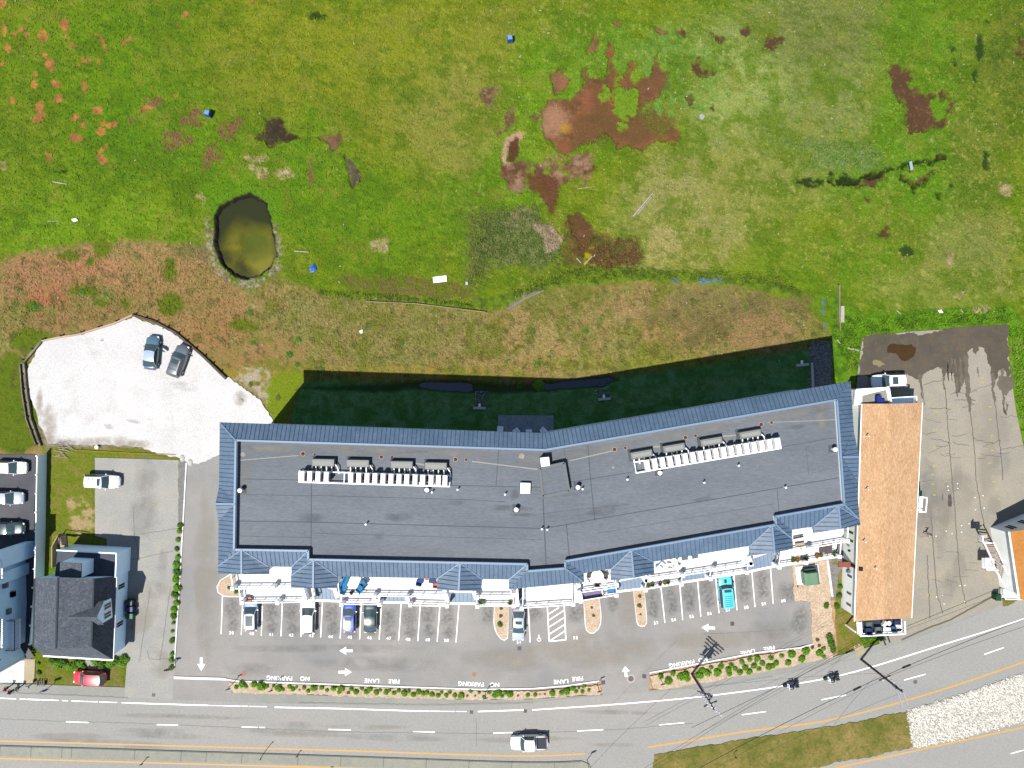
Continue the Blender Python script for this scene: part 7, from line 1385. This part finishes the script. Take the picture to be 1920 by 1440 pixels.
# stone outfalls in the shaded slope
m_blst = [mat('blue_stone_%d' % i, c) for i, c in enumerate((A(170, 176, 182), A(130, 136, 146), A(210, 214, 218)))]
def outfall(x, y, ang, label):
    p = W(x, y, .3); r = empty('drain_outlet', (p.x, p.y, 0), ang, label, 'drain outlet', 'concrete drain outlets on the shaded slope'); MB().box((0, 0, -.1), (1.7, .35, .5)).build('headwall', mat('outlet_concrete', A(230, 230, 226)), r); MB().tube((0, .1, .15), (0, .6, .12), .17, .17, 10).build('pipe', m_unit, r)
def stones(x0, x1, y0, y1, n, name, label, seed, P=None):
    rg = random.Random(seed); mb = MB()
    for i in range(n):
        x, y = rg.uniform(x0, x1), rg.uniform(y0, y1)
        if P and not inside(x, y, P): continue
        p = W(x, y); s_ = rg.uniform(.06, .16); b = len(mb.v); a = rg.uniform(0, 6)
        for k in range(4): mb.v.append((p.x + s_ * math.cos(a + k * 1.57) * rg.uniform(.7, 1.2), p.y + s_ * math.sin(a + k * 1.57) * rg.uniform(.7, 1.2), -.02 - (.5 if y < 728 and x < 1200 else 0)))
        mb.v.append((p.x, p.y, s_ + .05 - (.4 if y < 728 and x < 1200 else 0))); mi = rg.randrange(3)
        for k in range(4): mb.f.append((b + k, b + (k + 1) % 4, b + 4)); mb.m.append(mi)
    mb.build(name, m_blst, kind='stuff', label=label, cat='stones')
outfall(899, 765, -.03, 'left small concrete drain outlet on the shaded slope'); outfall(1133, 748, .08, 'right small concrete drain outlet on the shaded slope'); outfall(1505, 684, .1, 'concrete drain outlet at the upper right corner of the shaded slope')
stones(891, 915, 733, 760, 160, 'outfall_stones', 'loose blue grey stones below the left drain outlet', 1); stones(1117, 1145, 718, 744, 170, 'outfall_stones', 'loose blue grey stones below the right drain outlet', 2)
sheet('stone_strip', [(1520, 650), (1556, 645), (1560, 760), (1526, 760)], .05, m_gg, thick=.1); stones(1518, 1560, 640, 730, 900, 'strip_stones', 'grey stones filling the strip right of the building', 3); kerb([(1521, 680), (1524, 740)], .3, 'strip_kerb', .3, mat('outlet_concrete', A(230, 230, 226)))
# balcony furniture
ZU_, ZL_ = 12.9, 9.8
def lounge(x, y, rz, z, m, label, L=2.0):
    p = W(x, y, z + .4); r = empty('lounge_sofa', (p.x, p.y, z), rz, label, 'sofa'); MB().box((0, 0, .2), (L, .8, .2)).build('seat', m, r); MB().box((0, -.42, .2), (L, .2, .55)).build('backrest', m, r); MB().box((0, 0, 0), (L * .9, .7, .2)).build('base', cu_w, r); MB().box((L / 2, 0, .2), (.15, .85, .4)).build('armrest', cu_w, r); return r
lounge(646, 1098, 1.15 - math.pi, ZU_, cu_b, 'blue cushioned sofa on the upper balcony beside the white square table', 2.2); ttable(664, 1091, 1.2, 1.5, cu_w, ZU_, 'white square table beside the blue sofa on the upper balcony', -.4, .5); tchair(675, 1104, 2.4, cu_b, ZU_, 'blue cushioned chair below the white square table', 1.2); tchair(681, 1093, 3.6, cu_b, ZU_, 'blue cushioned chair right of the white square table', 1.0)
tchair(786, 1092, 1.3, mat('deep_blue_cloth', A(60, 90, 170)), ZU_, 'blue folding chair left of the third gable roof'); tchair(810, 1089, -1.8, cu_s, ZU_, 'slate blue folding chair close to the third gable roof'); tchair(801, 1085, -1.5, cu_p, ZU_, 'small pink cushioned chair between two blue ones', .7); tchair(816, 1098, 1.5, cu_p, ZU_, 'pink cushioned chair touching the third gable roof', .8)
ttable(1120, 1081, 1.5, 0, cu_w, ZU_, 'round white table on the small balcony', rnd=True)
for i, (a, c) in enumerate(((0.2, cu_br), (1.0, cu_br), (1.9, cu_br), (2.9, cu_br), (3.6, cu_w), (4.7, cu_br), (5.6, cu_w))):
    tchair(1120 + 15 * math.cos(a), 1082 - 13 * math.sin(a), a + math.pi, c, ZU_, ('wicker' if c is cu_br else 'white') + ' chair at the round white table, %s anticlockwise from the right' % ordw(i + 1), .85, group='chairs around the round white table')
lounge(1110, 1115, .16, ZL_, mat('mauve_cloth', A(150, 140, 176)), 'mauve sofa on the lower balcony under the round table', 2.6); ttable(1146, 1108, 1.0, .6, mat('bright_blue_top', A(70, 150, 220)), ZL_, 'bright blue table on the lower balcony under the round table', .15, .5)
for i, (x, y, a) in enumerate(((1242, 1060, .8), (1264, 1052, 2.2), (1269, 1063, 2.4), (1235, 1066, .3), (1256, 1061, 1.5))): tchair(x, y, a, m_white, ZU_, '%s white chair from the left on the long right hand balcony' % ordw(1 + sorted([1242, 1264, 1269, 1235, 1256]).index(x)), .9, group='white chairs on the long balcony')
tchair(1284, 1046, -1.4, cu_g, ZU_, 'left grey recliner against the wall of the long balcony', .9); tchair(1303, 1043, -1.4, cu_g, ZU_, 'right grey recliner against the wall of the long balcony', .9); ttable(1294, 1046, .5, 0, cu_w, ZU_, 'tiny round table between the grey recliners', rnd=True, h=.4)
ttable(1397, 1040, .9, 1.9, cu_w, ZU_, 'long white table at the right end of the long balcony', .12, .8)
tchair(1517, 1026 + 1, 1.5, cu_n, ZU_, 'dark stool by the railing of the right corner balcony', .5); ttable(1500, 1022, 1.1, .5, mat('tan_wood', A(214, 190, 160)), ZU_, 'narrow wooden bench on the right corner balcony', .15, .4); ttable(1495, 1008, 1.5, .2, m_post, ZU_, 'thin black bench on the right corner balcony', .2, .4)
for i, x in enumerate((1543, 1555)):
    p = W(x, 1029 - i, ZL_ + .4); r = empty('sun_lounger', (p.x, p.y, ZL_), 1.5, ('left', 'right')[i] + ' brown sun lounger on the lower right balcony', 'sun lounger'); MB().box((0, 0, .25), (1.0 + .3 * i, .75, .12)).build('bed', cu_br, r)
    for sx in (-1, 1): MB().box((.4 * sx, 0, 0), (.06, .6, .25)).build('leg', m_post, r)
def pot(x, y, z, m, s_, label):
    p = W(x, y, z + .5); r = empty('potted_plant', (p.x, p.y, z), 0, label, 'potted plant'); MB().tube((0, 0, 0), (0, 0, .35), .16, .22, 12).build('pot', mat('terracotta', A(170, 110, 80)), r); f = leafball(120, .8, int(x), .18).build('foliage', [m, m_l2], r); f.location = (0, 0, .35); f.scale = (s_, s_, s_)
mo_ = mat('orange_flowers', A(250, 130, 30)); my_ = mat('yellow_flowers', A(240, 210, 40)); mv_ = mat('violet_flowers', A(110, 70, 160)); mp_ = mat('pink_flowers', A(230, 90, 130))
pot(1496.5, 1050, ZL_, mo_, .42, 'left pot of orange flowers on the lower right balcony'); pot(1533, 1043, ZL_, mo_, .38, 'right pot of orange flowers on the lower right balcony'); pot(1489, 1050, ZL_, m_l2, .45, 'dark green potted plant left of the orange flowers'); pot(1505, 1048, ZL_, mv_, .3, 'pot of violet flowers on the lower right balcony'); pot(1513, 1048, ZL_, m_l2, .42, 'green potted plant between the orange flower pots'); pot(1541, 1042, ZL_, m_l1, .28, 'small light green pot right of the orange flowers'); pot(1566, 1039, ZL_, m_l2, .5, 'dark potted plant in the corner of the lower right balcony')
pot(1218, 1100, ZL_, my_, .35, 'pot of yellow flowers on the lower balcony above bay 53'); pot(1224, 1098, ZL_, m_l1, .35, 'green pot right of the yellow flowers'); pot(1238, 1096, ZL_, mp_, .35, 'pot of pink flowers on the lower balcony above bay 53'); pot(1247, 1094, ZL_, my_, .35, 'second pot of yellow flowers, beside the pink one'); pot(1253, 1093, ZL_, m_l2, .3, 'dark green pot at the end of the flower row')
pot(904, 1130, ZL_, m_l1, .5, 'green potted plant at the left of the balcony above the long island'); pot(956, 1132, ZL_, m_l1, .45, 'green potted plant at the right of the balcony above the long island'); pot(658, 1112, ZU_, m_l2, .3, 'small green pot below the blue chair')
p = W(468, 1124, ZL_ + .3); r = empty('tan_stool', (p.x, p.y, ZL_), 0, 'round tan stool at the left end of the lowest balcony', 'stool'); MB().tube((0, 0, .3), (0, 0, .45), .35, .33, 16).build('cushion', mat('tan_cushion', A(230, 170, 140)), r); MB().tube((0, 0, 0), (0, 0, .3), .25, .3, 12).build('base', cu_br, r)
# left lot extras, mailboxes, crates at the sidewalk
p = W(61, 1282); r = empty('mail_box', p, 0, 'dark mailbox post beside the tan path', 'mailbox'); MB().box((0, 0, 0), (.1, .1, 1.0)).build('post', m_post, r); MB().box((0, 0, 1.0), (.5, .3, .3)).build('box', m_gbox, r)
p = W(80, 1279); r = empty('slatted_bench', p, 0, 'dark slatted bench by the left sidewalk', 'bench')
for k in range(4): MB().box((-.5 + k * .32, 0, .4), (.12, .8, .05)).build('slat', m_post, r)
for sx in (-1, 1): MB().box((.5 * sx, 0, 0), (.06, .6, .4)).build('leg', m_post, r)
signpost(100, 1283, 2.4, 'white and blue signboard on a white post by the left sidewalk', (.9, .9), mat('sign_blue', A(60, 150, 210)), .2, dark=False)
p = W(1738, 925, 1); r = empty('wheeled_bin', (p.x - 1.1, p.y, 0), 0, 'dark green bin standing beside the small motel porch', 'bin'); MB().box((0, 0, 0), (.7, .7, 1.0), top=(1.1, 1.1)).build('body', mat('bin_green', A(30, 80, 80)), r); MB().box((0, 0, 1.0), (.8, .8, .08)).build('lid', mat('bin_lid', A(20, 110, 90)), r)
p = W(1872, 1120, 1); r = empty('wheeled_bin', (p.x, p.y, 0), 0, 'green bin at the foot of the right hand stairs', 'bin'); MB().box((0, 0, 0), (.6, .8, 1.0), top=(1.1, 1.1)).build('body', mat('bin_green2', A(20, 90, 50)), r); MB().box((0, 0, 1.0), (.7, .9, .08)).build('lid', mat('bin_green2', A(20, 90, 50)), r)
for i, (x, y) in enumerate(((342, 859), (357, 867))):
    mb = MB(); mb.dome((0, 0, -.1), .5, .7, 9, 4); o = mb.build('boulder', mat('pale_boulder', A(240, 238, 230), A(210, 206, 196), 2)); o.location = W(x, y); o.scale = (.8, 1.1, .8); tag(o, ('left', 'right')[i] + ' white boulder at the top of the left kerb', 'boulder')
br = MB(); rb = random.Random(8)
for i in range(26):
    x, y = rb.uniform(96, 130), rb.uniform(832, 856); a = rb.uniform(-.6, .9); q = W(x, y, .2); d = Vector((math.cos(a), math.sin(a) * -1, rb.uniform(0, .2))) * rb.uniform(.5, 2.2); br.tube(q, q + d, .035, .015, 5)
tag(br.build('brush_pile', m_drift, kind='stuff'), 'pile of bare bleached branches below the gravel lot', 'branches')
wd_ = MB(); wd_.beam(W(143, 844) + Vector((0, 0, .25)), W(330, 853) + Vector((0, 0, .25)), .05, .06); tag(wd_.build('orange_rope', mat('rope_orange', A(230, 140, 90))), 'thin orange rope strung below the gravel lot', 'rope')
p = W(180, 839, .5); r = empty('white_bucket', (p.x, p.y, .03), 0, 'white bucket standing at the lower edge of the gravel lot', 'bucket'); MB().tube((0, 0, 0), (0, 0, .4), .2, .24, 12).build('body', m_white, r)
gs = MB(); gs.dome((0, 0, -.05), .35, .6, 8, 3); o = gs.build('grey_rock', mat('pale_stone', A(190, 190, 180))); o.location = W(453, 751) + Vector((0, 0, .03)); tag(o, 'grey rock on the right tip of the white gravel lot', 'rock')
